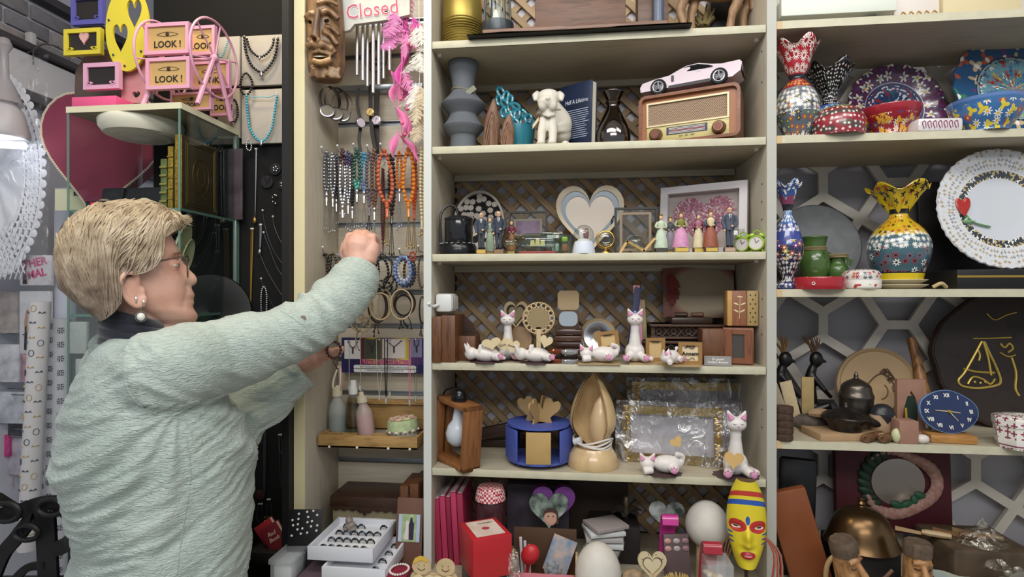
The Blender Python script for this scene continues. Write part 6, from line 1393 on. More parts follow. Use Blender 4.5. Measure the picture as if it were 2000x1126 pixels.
# radio
t=thing('retro_radio','retro wooden table radio with woven grille and two knobs','radio',(X(1352,.07),.086,z+.008),rot=(0,0,-.36));s=mpp(1352,.06);W=190*s;H=Z(1350,176,.05)-z-.008;[MB().cyl((sx*.08,sy*.03,-.008),(sx*.08,sy*.03,.001),.007,n=12).build('foot',BLACKP,t) for sx in (-1,1) for sy in (-1,1)]
RW=mat('#8a5230',.3,coat=.4,c2='#6f3f24',vs=8,stretch=(4,20,20));TANL=mat('#a4673c',.3,coat=.3)
def rrect(w_,h_,r_,cz_,n=6):
 o=[]
 for cx,cz2,a0 in ((w_/2-r_,h_/2-r_,0),(-w_/2+r_,h_/2-r_,pi/2),(-w_/2+r_,-h_/2+r_,pi),(w_/2-r_,-h_/2+r_,1.5*pi)): o += [(cx+r_*cos(a0+pi/2*k/n),cz_+cz2+r_*sin(a0+pi/2*k/n)) for k in range(n+1)]
 return o
MB().ring(rrect(W,H,.016,H/2),rrect(W-.014,H-.014,.011,H/2),-.045,.045).build('wooden_case',RW,t);m_=MB();m_.prism(rrect(W-.012,H-.012,.011,H/2),-.034,.044);m_.build('front_panel',TANL,t)
x0_,x1_,z1_,z2_=-W/2+.022,W/2-.028,H*.40,H-.022
MB().ring(rect(x0_-.004,z1_-.004,x1_+.004,z2_+.004),rect(x0_,z1_,x1_,z2_),-.041,-.034).build('grille_frame',mat('#c8b894',.35,.4),t)
m_=MB();m_.prism(rect(x0_,z1_,x1_,z2_),-.0365,-.034);gr=m_.build('grille_cloth',mat('#b79c82',.8),t)
m_=MB();nx,nz_=46,16
for i in range(nx):
 for j in range(nz_): m_.add([V((x0_+(x1_-x0_)*(i+.5+(.5 if j % 2 else 0)*.9)/nx+dx*.0009,-.0367,z1_+(z2_-z1_)*(j+.5)/nz_+dz*.0012)) for dx,dz in ((-1,-1),(1,-1),(1,1),(-1,1))],[(0,1,2,3)])
m_.build('grille_holes',mat('#4a362a',.9),gr)['kind']='stuff'
MB().box(((x0_+x1_)/2,-.036,H*.20),(x1_-x0_+.008,.006,H*.33),bev=.001).build('dial_plate',mat('#cdbf84',.4,c2='#b3a76a',vs=30,stretch=(1,1,12)),t);MB().box(((x0_+x1_)/2,-.0395,H*.25),((x1_-x0_)*.52,.001,H*.15)).build('dial_window',mat('#3a3a52',.3),t)
for k in range(5): MB().box(((x0_+x1_)/2,-.0402,H*(.20+.025*k)),((x1_-x0_)*.46,.0004,.0012)).build('scale_line',mat(('#d9d4c2','#c75c6c')[k == 2],.5),t)
text('AM   FM   SW',.006,mat('#3a2f22',.5),t,((x0_+x1_)/2,-.0395,H*.13),ext=.0002);text('RETRO',.008,mat('#3a2f22',.5),t,((x0_+x1_)/2,-.0395,H*.075),ext=.0002) if False else None
for sx in (x0_+.018,x1_-.018):
 k_=MB().lathe([(0,-.016),(.0115,-.016),(.0135,-.012),(.014,-.002),(.016,0),(0,0)],24,c=(sx,-.039,H*.20),rot=(-pi/2,0,0)).lathe([(0,0),(.0135,0),(.013,.014),(.0105,.017),(0,.017)],24,c=(sx,-.039,H*.20),rot=(pi/2,0,0));k_.build('knob',mat('#8a6a58',.2,.8),t)
 MB().lathe([(0,.0172),(.008,.0172)],20,c=(sx,-.039,H*.20),rot=(pi/2,0,0)).build('knob_cap',mat('#7a4a3c',.3,.3),t)
# model car on top of the radio
t=thing('model_car','white toy muscle car parked on top of the radio','toy car',(X(1352,.07)+.002,.084,z+H+.009),rot=(0,-.01,-.38));s=mpp(1352,.06);CW=mat('#d8c6cf',.2,coat=.8)
side=[(-95,12),(-97,22),(-92,30),(-70,34),(-38,37),(-22,47),(-6,53),(18,54),(42,47),(60,44),(93,45),(97,40),(95,22),(80,12)]
q=[(x*s,y*s*.95) for x,y in side];m_=MB();n_=len(q)
def carring(yy,kx): return [V((x*(1 if abs(yy) < .03 else .985),yy*(1 if z_ < 38*s else .78),z_)) for x,z_ in q]
A_,B_=carring(-.036,1),carring(.036,1);m_.add(A_+B_,[list(range(n_)),[n_+k for k in range(n_)][::-1]]+[(k,n_+k,n_+(k+1) % n_,(k+1) % n_) for k in range(n_)]);m_.build('car_body',CW,t)
for yy in (-.0335,.0335): m_=MB();m_.add([V((x*s,yy*(.905 if z_ > 40 else 1.0),z_*s*.95)) for x,z_ in ((-34,38.5),(-18,47),(-4,51),(16,51.5),(36,46),(46,40))],[(0,1,2,3,4,5)]);m_.build('side_window',mat('#17181d',.1),t)
for xx in (-58,56):
 for yy in (-.037,.037):
  w_=MB().lathe([(0,-.006),(14*s,-.006),(15.5*s,-.003),(15.5*s,.005),(14*s,.007),(10.5*s,.006)],24,c=(xx*s,yy,15*s),rot=(pi/2,0,0)).build('tyre',mat('#1a1a1c',.7),t)
  yo=yy-.0068 if yy < 0 else yy+.0068
  rm=MB();rm.tube([(xx*s+10*s*cos(a),yo,15*s+10*s*sin(a)) for a in [2*pi*k/20 for k in range(20)]],.0016,6,True)
  for k in range(5): a=k*1.257+.3;rm.tube([(xx*s,yo,15*s),(xx*s+10*s*cos(a),yo,15*s+10*s*sin(a))],.0019,6)
  rm.build('wheel_rim',mat('#d9dade',.2,.9),w_)
MB().box((0,-.0366,12*s),(78*s,.002,6*s)).build('side_skirt',BLACKP,t);MB().box((-96*s,0,18*s),(.003,.06,10*s),bev=.001).build('front_bumper',mat('#c9c9ce',.2,.8),t);MB().box((96*s,0,26*s),(.003,.06,12*s),bev=.001).build('rear_panel',mat('#3a2a2c',.4),t);MB().box((-31*s,-.0368,28*s),(.006,.001,.014)).build('side_badge',mat('#2c2c30',.4),t);MB().box((18*s,-.0355,35*s),(.008,.001,.002)).build('door_handle',STEEL,t)
# ---------------- shelf C
z=SZ['C']
t=thing('coffee_grinder','glossy black cylindrical grinder with cord at shelf end','grinder',(X(896,.05),.05,z));s=mpp(896,.05)
MB().lathe([(0,0),(35*s,0),(36*s,.006),(35*s,.022),(30*s,.03),(0,.03)],32).build('base',mat('#141416',.25),t);MB().lathe([(0,.03),(26*s,.03),(27.5*s,.034),(28*s,.078),(27*s,.084),(0,.086)],32).build('body',mat('#18181b',.12,coat=.5),t);MB().lathe([(0,.086),(28*s,.085),(28*s,.09),(20*s,.095),(0,.096)],32).build('lid',mat('#1c1c20',.15),t)
MB().tube(spline([(-34*s,-.01,.01),(-35*s,-.01,.06),(-34*s,-.008,.10),(-22*s,0,.122),(-6*s,0,.118),(0,0,.094)],5),.0032,7).build('cord',BLACKP,t)
for k in range(8): MB().box((35*s*cos(-.4-k*.33),35*s*sin(-.4-k*.33),.028),(.006,.006,.002)).build('vent_slot',STEEL,t)
MB().ball((2*s,-35*s,.012),(.008,.002,.005),10,6).build('button',mat('#3a3c44',.2),t)
# pierced plate
Yc=.17;c=P(930,432,Yc);s=mpp(930,Yc);t=thing('pierced_plate','white round tray pierced with dark daisy shapes leaning on lattice','tray',(c.x,Yc+.02,z),rot=(-.2,0,0));Rr=52*s;R2=(Z(930,362,Yc)-z)/2
m_=MB();m_.ring(oval(Rr,R2,48,0,R2),oval(Rr*.92,R2*.93,48,0,R2),-.004,.006);m_.build('rim',mat('#cfc6bc',.5),t);m_=MB();m_.prism(oval(Rr*.93,R2*.94,48,0,R2),.004,.006);m_.build('dark_ground',mat('#171312',.8),t)
rd=random.Random(21);pts=[]
while len(pts) < 58:
 a,r_=rd.uniform(0,6.28),sqrt(rd.random())*.87;p=(Rr*r_*cos(a),R2+R2*r_*sin(a))
 if all(math.dist(p,q) > .0098 for q in pts): pts.append(p)
for k,(x,zz) in enumerate(pts):
 o=[(x+(.0092 if j % 2 else .0068)*cos(j*pi/9),zz+(.0092 if j % 2 else .0068)*sin(j*pi/9)) for j in range(18)];m_=MB();m_.prism(o,-.001+.0004*(k % 3),.004);m_.build('daisy',mat('#c9c0b8',.55),t)
# figurines
def base_plaque(t,w_,d_,c1,c2,txt=True):
 MB().box((0,0,.006),(w_,d_,.012),bev=.001).build('base',mat(c1,.5),t);MB().box((0,-d_/2-.0006,.006),(w_*.86,.0012,.008)).build('name_plaque',mat(c2,.4),t)
FSK=mat('#d9b08e',.5)
def man(label,px,yt,Yc,suit,pants,base,rz=0,bald=False,cap=None):
 t=thing('man_figurine',label,'figurine',(X(px,Yc),Yc,z),rz,group='figurines on the third shelf');H=Z(px,yt,Yc)-z;k=(H-.012)/.10;base_plaque(t,.028*k,.02*k,*base)
 b=.012
 for sd in (-1,1):
  MB().tube([(sd*.0045*k,0,b+.003*k),(sd*.0048*k,0,b+.025*k),(sd*.005*k,0,b+.052*k)],[.0042*k,.0045*k,.0058*k],10).build('leg',mat(pants,.6),t);MB().ball((sd*.0048*k,-.003*k,b+.002*k),(.0042*k,.0075*k,.003*k),8,6).build('shoe',BLACKP,t)
  MB().tube(spline([(sd*.0125*k,0,b+.079*k),(sd*.0165*k,-.001,b+.064*k),(sd*.0135*k,-.005*k,b+.053*k),(sd*(.0135 if sd < 0 else .006)*k,-.009*k,b+(.044 if sd < 0 else .052)*k)],4),.0039*k,8).build('arm',mat(suit,.6),t);MB().ball((sd*(.0135 if sd < 0 else .005)*k,-.010*k,b+(.041 if sd < 0 else .052)*k),.0034*k,8,6).build('hand',FSK,t)
 MB().lathe([(0,.043*k),(.0118*k,.043*k),(.0112*k,.055*k),(.0125*k,.07*k),(.0135*k,.079*k),(.008*k,.084*k),(.004*k,.085*k),(0,.085*k)],18,c=(0,0,b),sy=.66).build('jacket',mat(suit,.6),t)
 m_=MB();m_.prism([(-.0035*k,b+.083*k),(.0035*k,b+.083*k),(0,b+.066*k)],-.0094*k,-.007*k);m_.build('shirt_front',WHITE,t);m_=MB();m_.prism([(-.0009*k,b+.082*k),(.0009*k,b+.082*k),(.0007*k,b+.067*k),(-.0007*k,b+.067*k)],-.0100*k,-.0094*k);m_.build('tie',mat('#23252e',.6),t)
 MB().ball((0,0,b+.0925*k),(.0062*k,.0068*k,.0082*k),14,10).build('head',FSK,t);MB().ball((0,-.0068*k,b+.0915*k),(.001*k,.0018*k,.0018*k),6,5).build('nose',FSK,t)
 MB().ball((0,.0012*k,b+(.0945 if bald else .0958)*k),(.0064*k,.0066*k,(.0045 if bald else .0055)*k),12,8).build('hair',mat(cap or '#b99b68',.7),t);MB().box((0,-.0063*k,b+.0938*k),(.0085*k,.0008,.0010*k)).build('brow_line',mat('#3a2a20',.6),t)
def lady(label,px,yt,Yc,skirt,top,hair,base=None,rz=0,shawl=None,crown=True,w_=.021):
 t=thing('lady_figurine',label,'figurine',(X(px,Yc),Yc,z),rz,group='figurines on the third shelf');H=Z(px,yt,Yc)-z;k=(H-.012)/.10;base_plaque(t,w_*1.7*k,w_*1.4*k,*(base or ('#4a3a30','#b99a4a')));b=.012
 MB().lathe([(0,0),(w_*k,0),(w_*.96*k,.01*k),(w_*.72*k,.04*k),(.0085*k,.058*k),(0,.059*k)],28,c=(0,0,b),sy=.8,mod=lambda a,i: (1+.05*sin(9*a)*(1-i),0)).build('skirt',mat(skirt,.5,var=.12,vs=80),t)
 MB().lathe([(0,.054*k),(.0085*k,.056*k),(.0095*k,.066*k),(.0115*k,.074*k),(.010*k,.079*k),(.004*k,.083*k),(0,.084*k)],18,c=(0,0,b),sy=.75).build('bodice',mat(top,.5),t)
 for sd in (-1,1): MB().tube(spline([(sd*.0105*k,0,b+.077*k),(sd*.0155*k,-.002*k,b+.064*k),(sd*.007*k,-.010*k,b+.060*k)],4),[.0036*k]*4+[.003*k]*5,8).build('arm',mat(shawl or top,.5),t);MB().ball((sd*.006*k,-.0105*k,b+.06*k),.0028*k,8,6).build('hand',FSK,t)
 if shawl: MB().lathe([(.0125*k,.045*k),(.0135*k,.06*k),(.0135*k,.072*k),(.010*k,.081*k),(.006*k,.083*k)],18,c=(0,.0005,b),sy=.85,a0=-.35,a1=pi+.35).build('shawl',mat(shawl,.6),t)
 MB().ball((0,-.0005,b+.0905*k),(.0055*k,.0062*k,.0075*k),14,10).build('head',FSK,t);MB().ball((0,.0018*k,b+.0925*k),(.0063*k,.0062*k,.0072*k),12,8).build('hair',mat(hair,.6),t)
 if crown: MB().lathe([(.0052*k,0),(.006*k,.004*k),(.0056*k,.004*k),(.0048*k,0)],16,c=(0,0,b+.0965*k)).build('crown',GOLD,t)
man('man figurine in navy suit with yellow plaque beside the grinder',940,416,.015,'#3d4552','#3c4048',('#6d4f30','#c9a94e'),.1)
man('man figurine in navy suit with dark plaque, second from the grinder',974,413,.02,'#36404e','#3a3f48',('#5a4030','#8a6a4c'),.1)
lady('small pale green lady figurine between the two suited men',957,424,.09,'#a9bba0','#8fa690','#6a5440',w_=.015,crown=False)
lady('lady figurine in maroon and gold playing a string instrument',999,430,.06,'#8a5f3c','#6d2f3e','#3a2a24',w_=.016)
lady('lady figurine in pale green gown, left of the group',1291,419,.03,'#b9c9b2','#c2cdb4','#9a7c56',('#2c2826','#3f3a34'))
lady('dark haired lady figurine in grey behind the green gown',1309,424,.09,'#8f8794','#4a4a50','#241d1a',w_=.018)
lady('lady figurine in pink skirt and olive bodice with long veil',1330,415,.015,'#c78aae','#7d7a34','#5a4232',('#8d7a58','#cdb04e'),shawl='#9aa07c',w_=.024)
lady('lady figurine in cream dress and plum shawl',1364,418,.03,'#d3c6a2','#a06a78','#3a2c26',('#6a5434','#c4a94c'),shawl='#8a4a5e',crown=False,w_=.018)
lady('lady figurine in brown overskirt with yellow underskirt',1388,412,.015,'#8f4f3a','#d6c49a','#5f4632',('#5a3c30','#c9a94e'),shawl='#4a5060')
man('bald man figurine in grey suit in front of the heart picture',1425,405,.02,'#4a5262','#464c58',('#6a4a38','#b09680'),-.1,True,'#c9a488')
# black frame with purple picture
t=thing('picture_frame_stand','slim black glass frame with purple marbled picture','framed picture',(X(1031,.15),.15,z),rot=(-.02,0,0));s=mpp(1031,.15);w_=76*s;h_=Z(1031,412,.15)-z
MB().ring(rect(-w_/2,0,w_/2,h_),rect(-w_/2+.005,.005,w_/2-.005,h_-.005),-.004,.006).build('frame',BLACKP,t);MB().box((0,.004,h_*.66),(w_*.72,.001,h_*.36)).build('mat_board',mat('#a89a88',.6),t);MB().box((0,.003,h_*.66),(w_*.62,.001,h_*.28)).build('picture',mat('#7d4a78',.4,c2='#a58aa8',vs=24),t);MB().box((0,.0005,h_/2),(w_-.01,.001,h_-.01)).build('pane',glass('#f2f4f2',.02,.15),t)
# bottle with a ship and small glass domes
t=thing('ship_in_bottle','glass bottle lying on its side with tiny model ship','bottle',(X(1040,.02),.02,z));s=mpp(1040,.02)
m_=MB();rb=.0215;m_.lathe([(0,0),(.017,.001),(rb,.006),(rb,.07),(.015,.084),(.008,.094),(.008,.112),(.0095,.113),(.0095,.118),(.007,.118)],24,rot=(0,-pi/2,0),c=(.055,0,rb+.006));m_.build('bottle',glass('#e8f2ee',.02,.3),t)
MB().box((.012,0,.003),(.085,.03,.006),bev=.001).build('stand',mat('#8f3f3a',.5),t);m_=MB();m_.surf(8,4,lambda i,j: V((-.012+.05*i,(j-.5)*.016*sin(pi*min(.99,i+.02)),.016+.004*(i-.5)**2*4)));m_.build('ship_hull',mat('#8a5c34',.5),t)
for k,x in enumerate((0,.012,.024)): m_=MB();m_.prism([(x-.006,.02),(x+.006,.02),(x+.004,.037-.004*abs(k-1)),(x-.004,.037-.004*abs(k-1))],-.001,.001);m_.build('sail',mat('#d9c98a',.6),t)
t=thing('glass_box','clear glass souvenir block with tiny figures inside','souvenir',(X(1078,.05),.06,z));MB().box((0,0,.03),(.055,.03,.052),bev=.008).build('glass_block',glass('#e2efe9',.02,.35),t);MB().box((0,0,.003),(.058,.034,.006),bev=.001).build('base',mat('#7a2c34',.4),t);MB().box((-.008,0,.02),(.014,.01,.024),bev=.003).build('tiny_figure',mat('#8d6a78',.5),t);MB().box((.012,0,.018),(.012,.01,.02),bev=.003).build('tiny_figure',mat('#c8ccd2',.5),t)
t=thing('souvenir_glass','small glass tumbler with lime and orange car motif','souvenir',(X(1103,.02),.02,z));MB().lathe([(0,0),(.013,0),(.0145,.004),(.0145,.044),(.0135,.044),(.012,.006),(0,.004)],24).build('tumbler',glass('#e6efe6',.02,.35),t);MB().box((0,0,.034),(.014,.008,.012),bev=.003).build('lime_motif',mat('#b6d42e',.4),t);MB().box((0,0,.014),(.014,.01,.018),bev=.004).build('orange_motif',mat('#c46a34',.5),t)
# heart mirror
t=thing('heart_mirror','cream heart mirror with silver rim on the third shelf','mirror',(X(1152,.17),.175,z),rot=(-.0,0,0));s=mpp(1152,.17);w_=132*s;h_=Z(1152,362,.17)-z
H1=heart(w_,h_,48,0,h_/2);H2=heart(w_*.86,h_*.85,48,0,h_*.505);H3=heart(w_*.72,h_*.70,48,0,h_*.51)
MB().ring(H1,H2,-.008,.008).build('frame',mat('#cfc0a6',.45),t);MB().ring(H2,H3,-.002,.006).build('bevelled_rim',mat('#c9ced2',.08,1),t);m_=MB();m_.prism(H3,.001,.005);m_.build('mirror_glass',mat('#b9aea2',.35,.4),t)
# snow globe
t=thing('snow_globe','snow globe with pale couple on white rippled base','snow globe',(X(1140,.02),.022,z));s=mpp(1140,.02);MB().lathe([(0,0),(22*s,0),(22*s,.006),(20*s,.018),(18*s,.028),(0,.028)],28,mod=lambda a,i: (1+.02*sin(9*a+i*8),0)).build('base',mat('#cfd6e2',.5),t);MB().ball((0,0,.044),.0235,24,16).build('glass_dome',glass('#eef2f2',.02,.4),t)
for sd in (-1,1): MB().ball((sd*.006,0,.046),(.006,.006,.014),10,8).build('tiny_figure',mat(('#e2dcd6','#8a5a58')[sd > 0],.5),t)
MB().lathe([(0,.028),(.018,.028),(.012,.034),(0,.036)],16).build('snow_bed',WHITE,t)
# magnifier globe on gold stand
t=thing('desk_magnifier','gold magnifier globe on small gilt stand','magnifier',(X(1183,.02),.02,z));MB().lathe([(0,0),(.010,0),(.009,.003),(.003,.006),(.003,.014),(0,.014)],18).build('stand',GOLD,t);MB().tube([(.019*cos(a),0,.033+.019*sin(a)) for a in [2*pi*k/28 for k in range(28)]],.0016,7,True).build('ring',GOLD,t);MB().ball((0,0,.033),(.0178,.005,.0178),22,10).build('lens',glass('#eceae2',.02,.4),t);MB().tube([(.0225*cos(a),.0,.033+.0225*sin(a)) for a in [pi*.75+k*pi*.9/12 for k in range(13)]],.001,6).build('arc_arm',GOLD,t)
# glass double frame and wooden zigzag holder with bulb
t=thing('glass_frame_stand','dark edged glass photo frame standing empty','framed glass',(X(1242,.10),.10,z),rot=(.0,0,0));s=mpp(1242,.1);w_=82*s;h_=Z(1242,405,.10)-z
MB().ring(rect(-w_/2,0,w_/2,h_),rect(-w_/2+.005,.005,w_/2-.005,h_-.005),-.004,.005).build('frame',mat('#2a2624',.4),t);MB().ring(rect(-w_*.38,h_*.1,w_*.36,h_*.9),rect(-w_*.32,h_*.15,w_*.30,h_*.85),-.001,.003).build('inner_border',mat('#8d7c66',.5),t);MB().box((0,.001,h_/2),(w_-.01,.001,h_-.01)).build('pane',glass('#eef0ee',.02,.5),t)
t=thing('zigzag_terrarium','zigzag wooden stand holding clear glass bulb','terrarium',(X(1245,.025),.025,z));s=mpp(1245,.025)
zz=[(-33,1),(-20,22),(12,3),(32,26)];
for (xa,ya),(xb_,yb_) in zip(zz,zz[1:]): m_=MB();dx,dz=(xb_-xa)*s,(yb_-ya)*s;m_.box(((xa+xb_)/2*s,0,(ya+yb_)/2*s+.002),(sqrt(dx*dx+dz*dz)+.004,.014,.0055),rot=(0,-atan2(dz,dx),0));m_.build('wooden_bar',mat('#c9a468',.55),t)
MB().ball((-.004,.0,.024),(.023,.02,.018),20,12).build('glass_bulb',glass('#eef0ea',.02,.5),t)
# white box frame with pink heart of blossoms
t=thing('blossom_heart_picture','white box frame with a heart of pink blossoms','framed picture',(X(1372,.13),.135,z),rot=(-.10,-.0,-.42));s=mpp(1372,.12);w_=166*s;h_=Z(1420,352,.10)-z
MB().ring(rect(-w_/2,0,w_/2,h_),rect(-w_/2+.018,.018,w_/2-.018,h_-.018),-.012,.012).build('frame',mat('#cfc9cc',.45),t);MB().box((0,.009,h_/2),(w_-.03,.002,h_-.03)).build('back_card',mat('#c3b4ac',.7),t);MB().box((0,-.006,h_/2),(w_-.034,.001,h_-.034)).build('pane',glass('#f6f6f6',.02,.1),t)
hp_=heart(w_*.72,h_*.72,60,0,h_*.48);rd=random.Random(8);n_=0;bl_=[MB(),MB(),MB()]
def inside(p,poly):
 c_=False
 for i in range(len(poly)):
  (xa,za),(xb_,zb_)=poly[i],poly[i-1]
  if (za > p[1]) != (zb_ > p[1]) and p[0] < (xb_-xa)*(p[1]-za)/(zb_-za)+xa: c_=not c_
 return c_
while n_ < 800:
 p=(rd.uniform(-w_*.4,w_*.4),rd.uniform(.02,h_))
 if inside(p,hp_): bl_[rd.choice((0,0,0,1,1,2))].ball((p[0],.006+rd.random()*.002,p[1]),(.0032,.0018,.0032),6,4);n_ += 1
for m_,c_ in zip(bl_,('#b5617e','#cf8ea4','#ecd9de')): m_.build('blossoms',mat(c_,.6),t)['kind']='stuff'
# alarm clocks
for k,(x,Yc,lb,rz) in enumerate(((1452,.05,'lime green twin-bell alarm clock behind clear box',-.6),(1478,.02,'lime green twin-bell alarm clock nearest the side panel',-.45))):
 t=thing('alarm_clock',lb,'clock',(X(x,Yc),Yc,z),rz,group='lime alarm clocks');LM=mat('#9cbf2e',.3,coat=.4);r_=.0165
 MB().lathe([(0,-.01),(r_,-.01),(r_*1.05,-.006),(r_*1.05,.008),(r_*.95,.011),(r_*.86,.011)],28,c=(0,0,r_+.004),rot=(pi/2,0,0)).build('case',LM,t);MB().lathe([(0,.0095),(r_*.88,.0095)],24,c=(0,0,r_+.004),rot=(pi/2,0,0)).build('dial',mat('#cfc9c4',.4),t)
 MB().tube([(0,-.0102,r_+.004),(.006,-.0102,r_+.010)],.0007,4).build('hand',BLACKP,t);MB().tube([(0,-.0102,r_+.004),(-.003,-.0102,r_+.014)],.0006,4).build('hand',BLACKP,t)
 for sd in (-1,1): MB().lathe([(.0075,0),(.0068,.0045),(.003,.0065),(0,.007)],14,c=(sd*.010,0,2*r_+.0035),rot=(0,sd*.45,0)).build('bell',LM,t);MB().tube([(sd*.009,0,.008),(sd*.014,0,.001)],.002,6).build('foot',LM,t)
 MB().tube([(-.008,0,2*r_+.012),(0,0,2*r_+.017),(.008,0,2*r_+.012)],.0013,6).build('carry_handle',LM,t)
o=MB();o.box((X(1446,.06),.085,z+.03),(.03,.02,.06),bev=.002);one(o,'clear_box',glass('#f0f4f2',.03,.3),'small clear plastic box behind the lime clocks','box')

# ---------------- shelf D
z=SZ['D']
t=thing('power_strip','white three-way power socket fixed to the divider panel','power socket',(XM1+.001,.06,1.45));MB().box((.022,.0,-.02),(.042,.075,.045),bev=.008).build('socket_body',mat('#d6d8d6',.4),t)
for k in range(3): MB().box((.0435,-.024+.024*k,-.02),(.002,.015,.032),bev=.003).build('socket_face',mat('#b9b7ae',.5),t);
MB().tube(spline([(.01,-.038,-.024),(-.0,-.055,-.028),(-.006,-.066,-.02)],4),.004,7).build('cable',mat('#d6d8d6',.4),t)
for k,(xa,xb_,yt,Y0_,Y1_,lb) in enumerate(((840,861,618,-.005,.10,'dark walnut board standing on end at the divider'),(860,889,616,-.0,.11,'broad walnut block next to the end board'))):
 o=MB();a,b=P(xa,0,Y0_),P(xb_,yt,Y0_);x_=max(a.x,XM1+.002);o.box(((x_+b.x)/2,(Y0_+Y1_)/2,(z+b.z)/2),(b.x-x_,Y1_-Y0_,b.z-z),bev=.002);one(o,'walnut_block',WALNUTV,lb,'wood block','walnut blocks on the fourth shelf')
t=thing('pen_holder','walnut pen holder with sloping carved back','pen holder',(X(913,.06),.075,z));
for c_,d_ in (((0,-.03,.03),(.044,.006,.06)),((-.02,0,.03),(.006,.06,.06)),((.02,0,.03),(.006,.06,.06)),((0,0,.004),(.036,.055,.008))): MB().box(c_,d_,bev=.001).build('wall',WALNUTV,t)
m_=MB();m_.prism(sp2([(-.022,0),(.022,0),(.022,.06),(.012,.07),(.004,.088),(-.01,.1),(-.022,.1)],2),.027,.033);m_.build('carved_back',DKWOOD,t)
CAT=mat('#dcd6d2',.45,coat=.2);CPK=mat('#cf8aae',.5)
def cat_fig(label,px,Yc,zz,kind,k=1,rz=0,flip=1,mat_=True):
 t=thing('cat_figurine',label,'cat figurine',(X(px,Yc),Yc,zz),rz,group='white cat figurines');h=MB();f=flip;q0=.002
 if mat_: MB().lathe([(0,0),(.027*k,0),(.027*k,.002),(0,.002)],24,sx=1.25,mod=lambda a,i: (1+.06*cos(12*a),0)).build('lace_mat',mat('#4a3436',.6),t)
 def ears(c,s_):
  for sd in (-1,1):
   tip=c+V((sd*.014*s_,0,.021*s_));h.tube([c+V((sd*.007*s_,0,.006*s_)),tip],[.0078*s_,.0016*s_],10)
   MB().tube([c+V((sd*.0085*s_,-.0058*s_,.008*s_)),tip+V((-sd*.001,-.003*s_,-.0045*s_))],[.0050*s_,.0012*s_],8).build('inner_ear',CPK,t)
 def facef(c,s_):
  MB().ball(c+V((0,-.0122*s_,-.002*s_)),(.0018*s_,.0014,.0013*s_),6,5).build('nose',CPK,t)
  for sd in (-1,1): MB().tube([c+V((sd*.0035*s_,-.0118*s_,.002*s_)),c+V((sd*.0055*s_,-.0116*s_,.001*s_)),c+V((sd*.0075*s_,-.0105*s_,.0022*s_))],.0006,4).build('closed_eye',mat('#3a3438',.5),t)
 def paw(p):
  MB().ball(p,(.0048*k,.0016,.0048*k),8,5).build('paw_pad',CPK,t)
  for a in (-.8,0,.8): MB().ball(p+V((.0066*k*sin(a),0,.0066*k*cos(a))),(.0018*k,.0014,.0018*k),6,4).build('toe_pad',CPK,t)
 if kind == 'sit':
  h.ball((0,.004,q0+.018*k),(.019*k,.017*k,.019*k),14,10);h.tube([(0,.002,q0+.026*k),(0,0,q0+.055*k),(0,-.002,q0+.072*k)],[.013*k,.0085*k,.008*k],12)
  c=V((0,-.004*k,q0+.080*k));h.ball(c,(.0155*k,.0125*k,.0115*k),14,10);ears(c,k);facef(c,k)
  for sd in (-1,1): h.tube([(sd*.010*k,-.006*k,q0+.012*k),(sd*.018*k,-.022*k,q0+.007*k)],[.008*k,.0068*k],10);paw(V((sd*.019*k,-.0292*k,q0+.008*k)))
  h.tube(spline([(.012*k*f,.012*k,q0+.008*k),(.026*k*f,.006*k,q0+.006*k),(.03*k*f,-.008*k,q0+.006*k)],4),.005*k,8)
 elif kind == 'lie':
  h.ball((.008*f*k,0,q0+.016*k),(.027*k,.017*k,.016*k),16,10);c=V((-.028*f*k,-.006*k,q0+.017*k));h.ball(c,(.014*k,.0135*k,.0125*k),14,10);ears(c,k*.95);facef(c,k*.95)
  h.tube([(-.02*f*k,-.014*k,q0+.008*k),(-.036*f*k,-.02*k,q0+.006*k)],[.007*k,.006*k],8);h.tube([(.02*f*k,-.012*k,q0+.012*k),(.016*f*k,-.022*k,q0+.010*k)],[.009*k,.0075*k],8);paw(V((.016*f*k,-.0296*k,q0+.011*k)))
  h.tube(spline([(.032*f*k,0,q0+.014*k),(.036*f*k,-.0,q0+.03*k),(.022*f*k,-.006*k,q0+.036*k)],4),.0048*k,8)
 else:   # on its back
  h.ball((0,0,q0+.015*k),(.028*k,.017*k,.0155*k),16,10);c=V((-.032*f*k,-.004,q0+.017*k));h.ball(c,(.0145*k,.014*k,.0135*k),14,10)
  for sd in (-1,1): h.tube([c+V((-.004*f*k,sd*.008*k,.004*k)),c+V((-.012*f*k,sd*.014*k,.022*k))],[.007*k,.0014*k],8);h.tube([(-.012*f*k,sd*.009*k,q0+.022*k),(-.010*f*k,sd*.008*k,q0+.036*k)],[.006*k,.0048*k],8);h.tube([(.018*f*k,sd*.010*k,q0+.012*k),(.030*f*k,-.006+sd*.014*k,q0+.012*k)],[.0095*k,.0085*k],8)
  paw(V((.0345*f*k,-.0245*k,q0+.012*k)));h.tube([(.026*f*k,.004,q0+.008*k),(.04*f*k,.01*k,q0+.006*k)],[.006*k,.0035*k],8)
 o=h.build('cat',CAT,t,angle=180);remesh(o,.0017*k,3);return t
def wheart(label,px,py,Yc,w_,h_,rz=0,ry=0,txt=None,m=None,g='plywood hearts held by cats',sup=None):
 t=thing('plywood_heart',label,'wooden heart',P(px,py,Yc),rot=(0,ry,rz),group=g);m_=MB();m_.prism(heart(w_,h_,36),-.0015,.0015);m_.build('heart_board',m or mat('#d3c19a',.6),t)
 if txt: text(txt,w_*.22,mat('#2a211a',.6),t,(0,-.0022,.001),ext=.0002,shear=.3)
 return t
KC=1.12
cat_fig('white cat figurine on its back, leftmost on the fourth shelf',950,.02,z,'back',KC);wheart('scalloped double plywood heart held by the leftmost cat',960,672,-.0,.045,.028,ry=-.2)
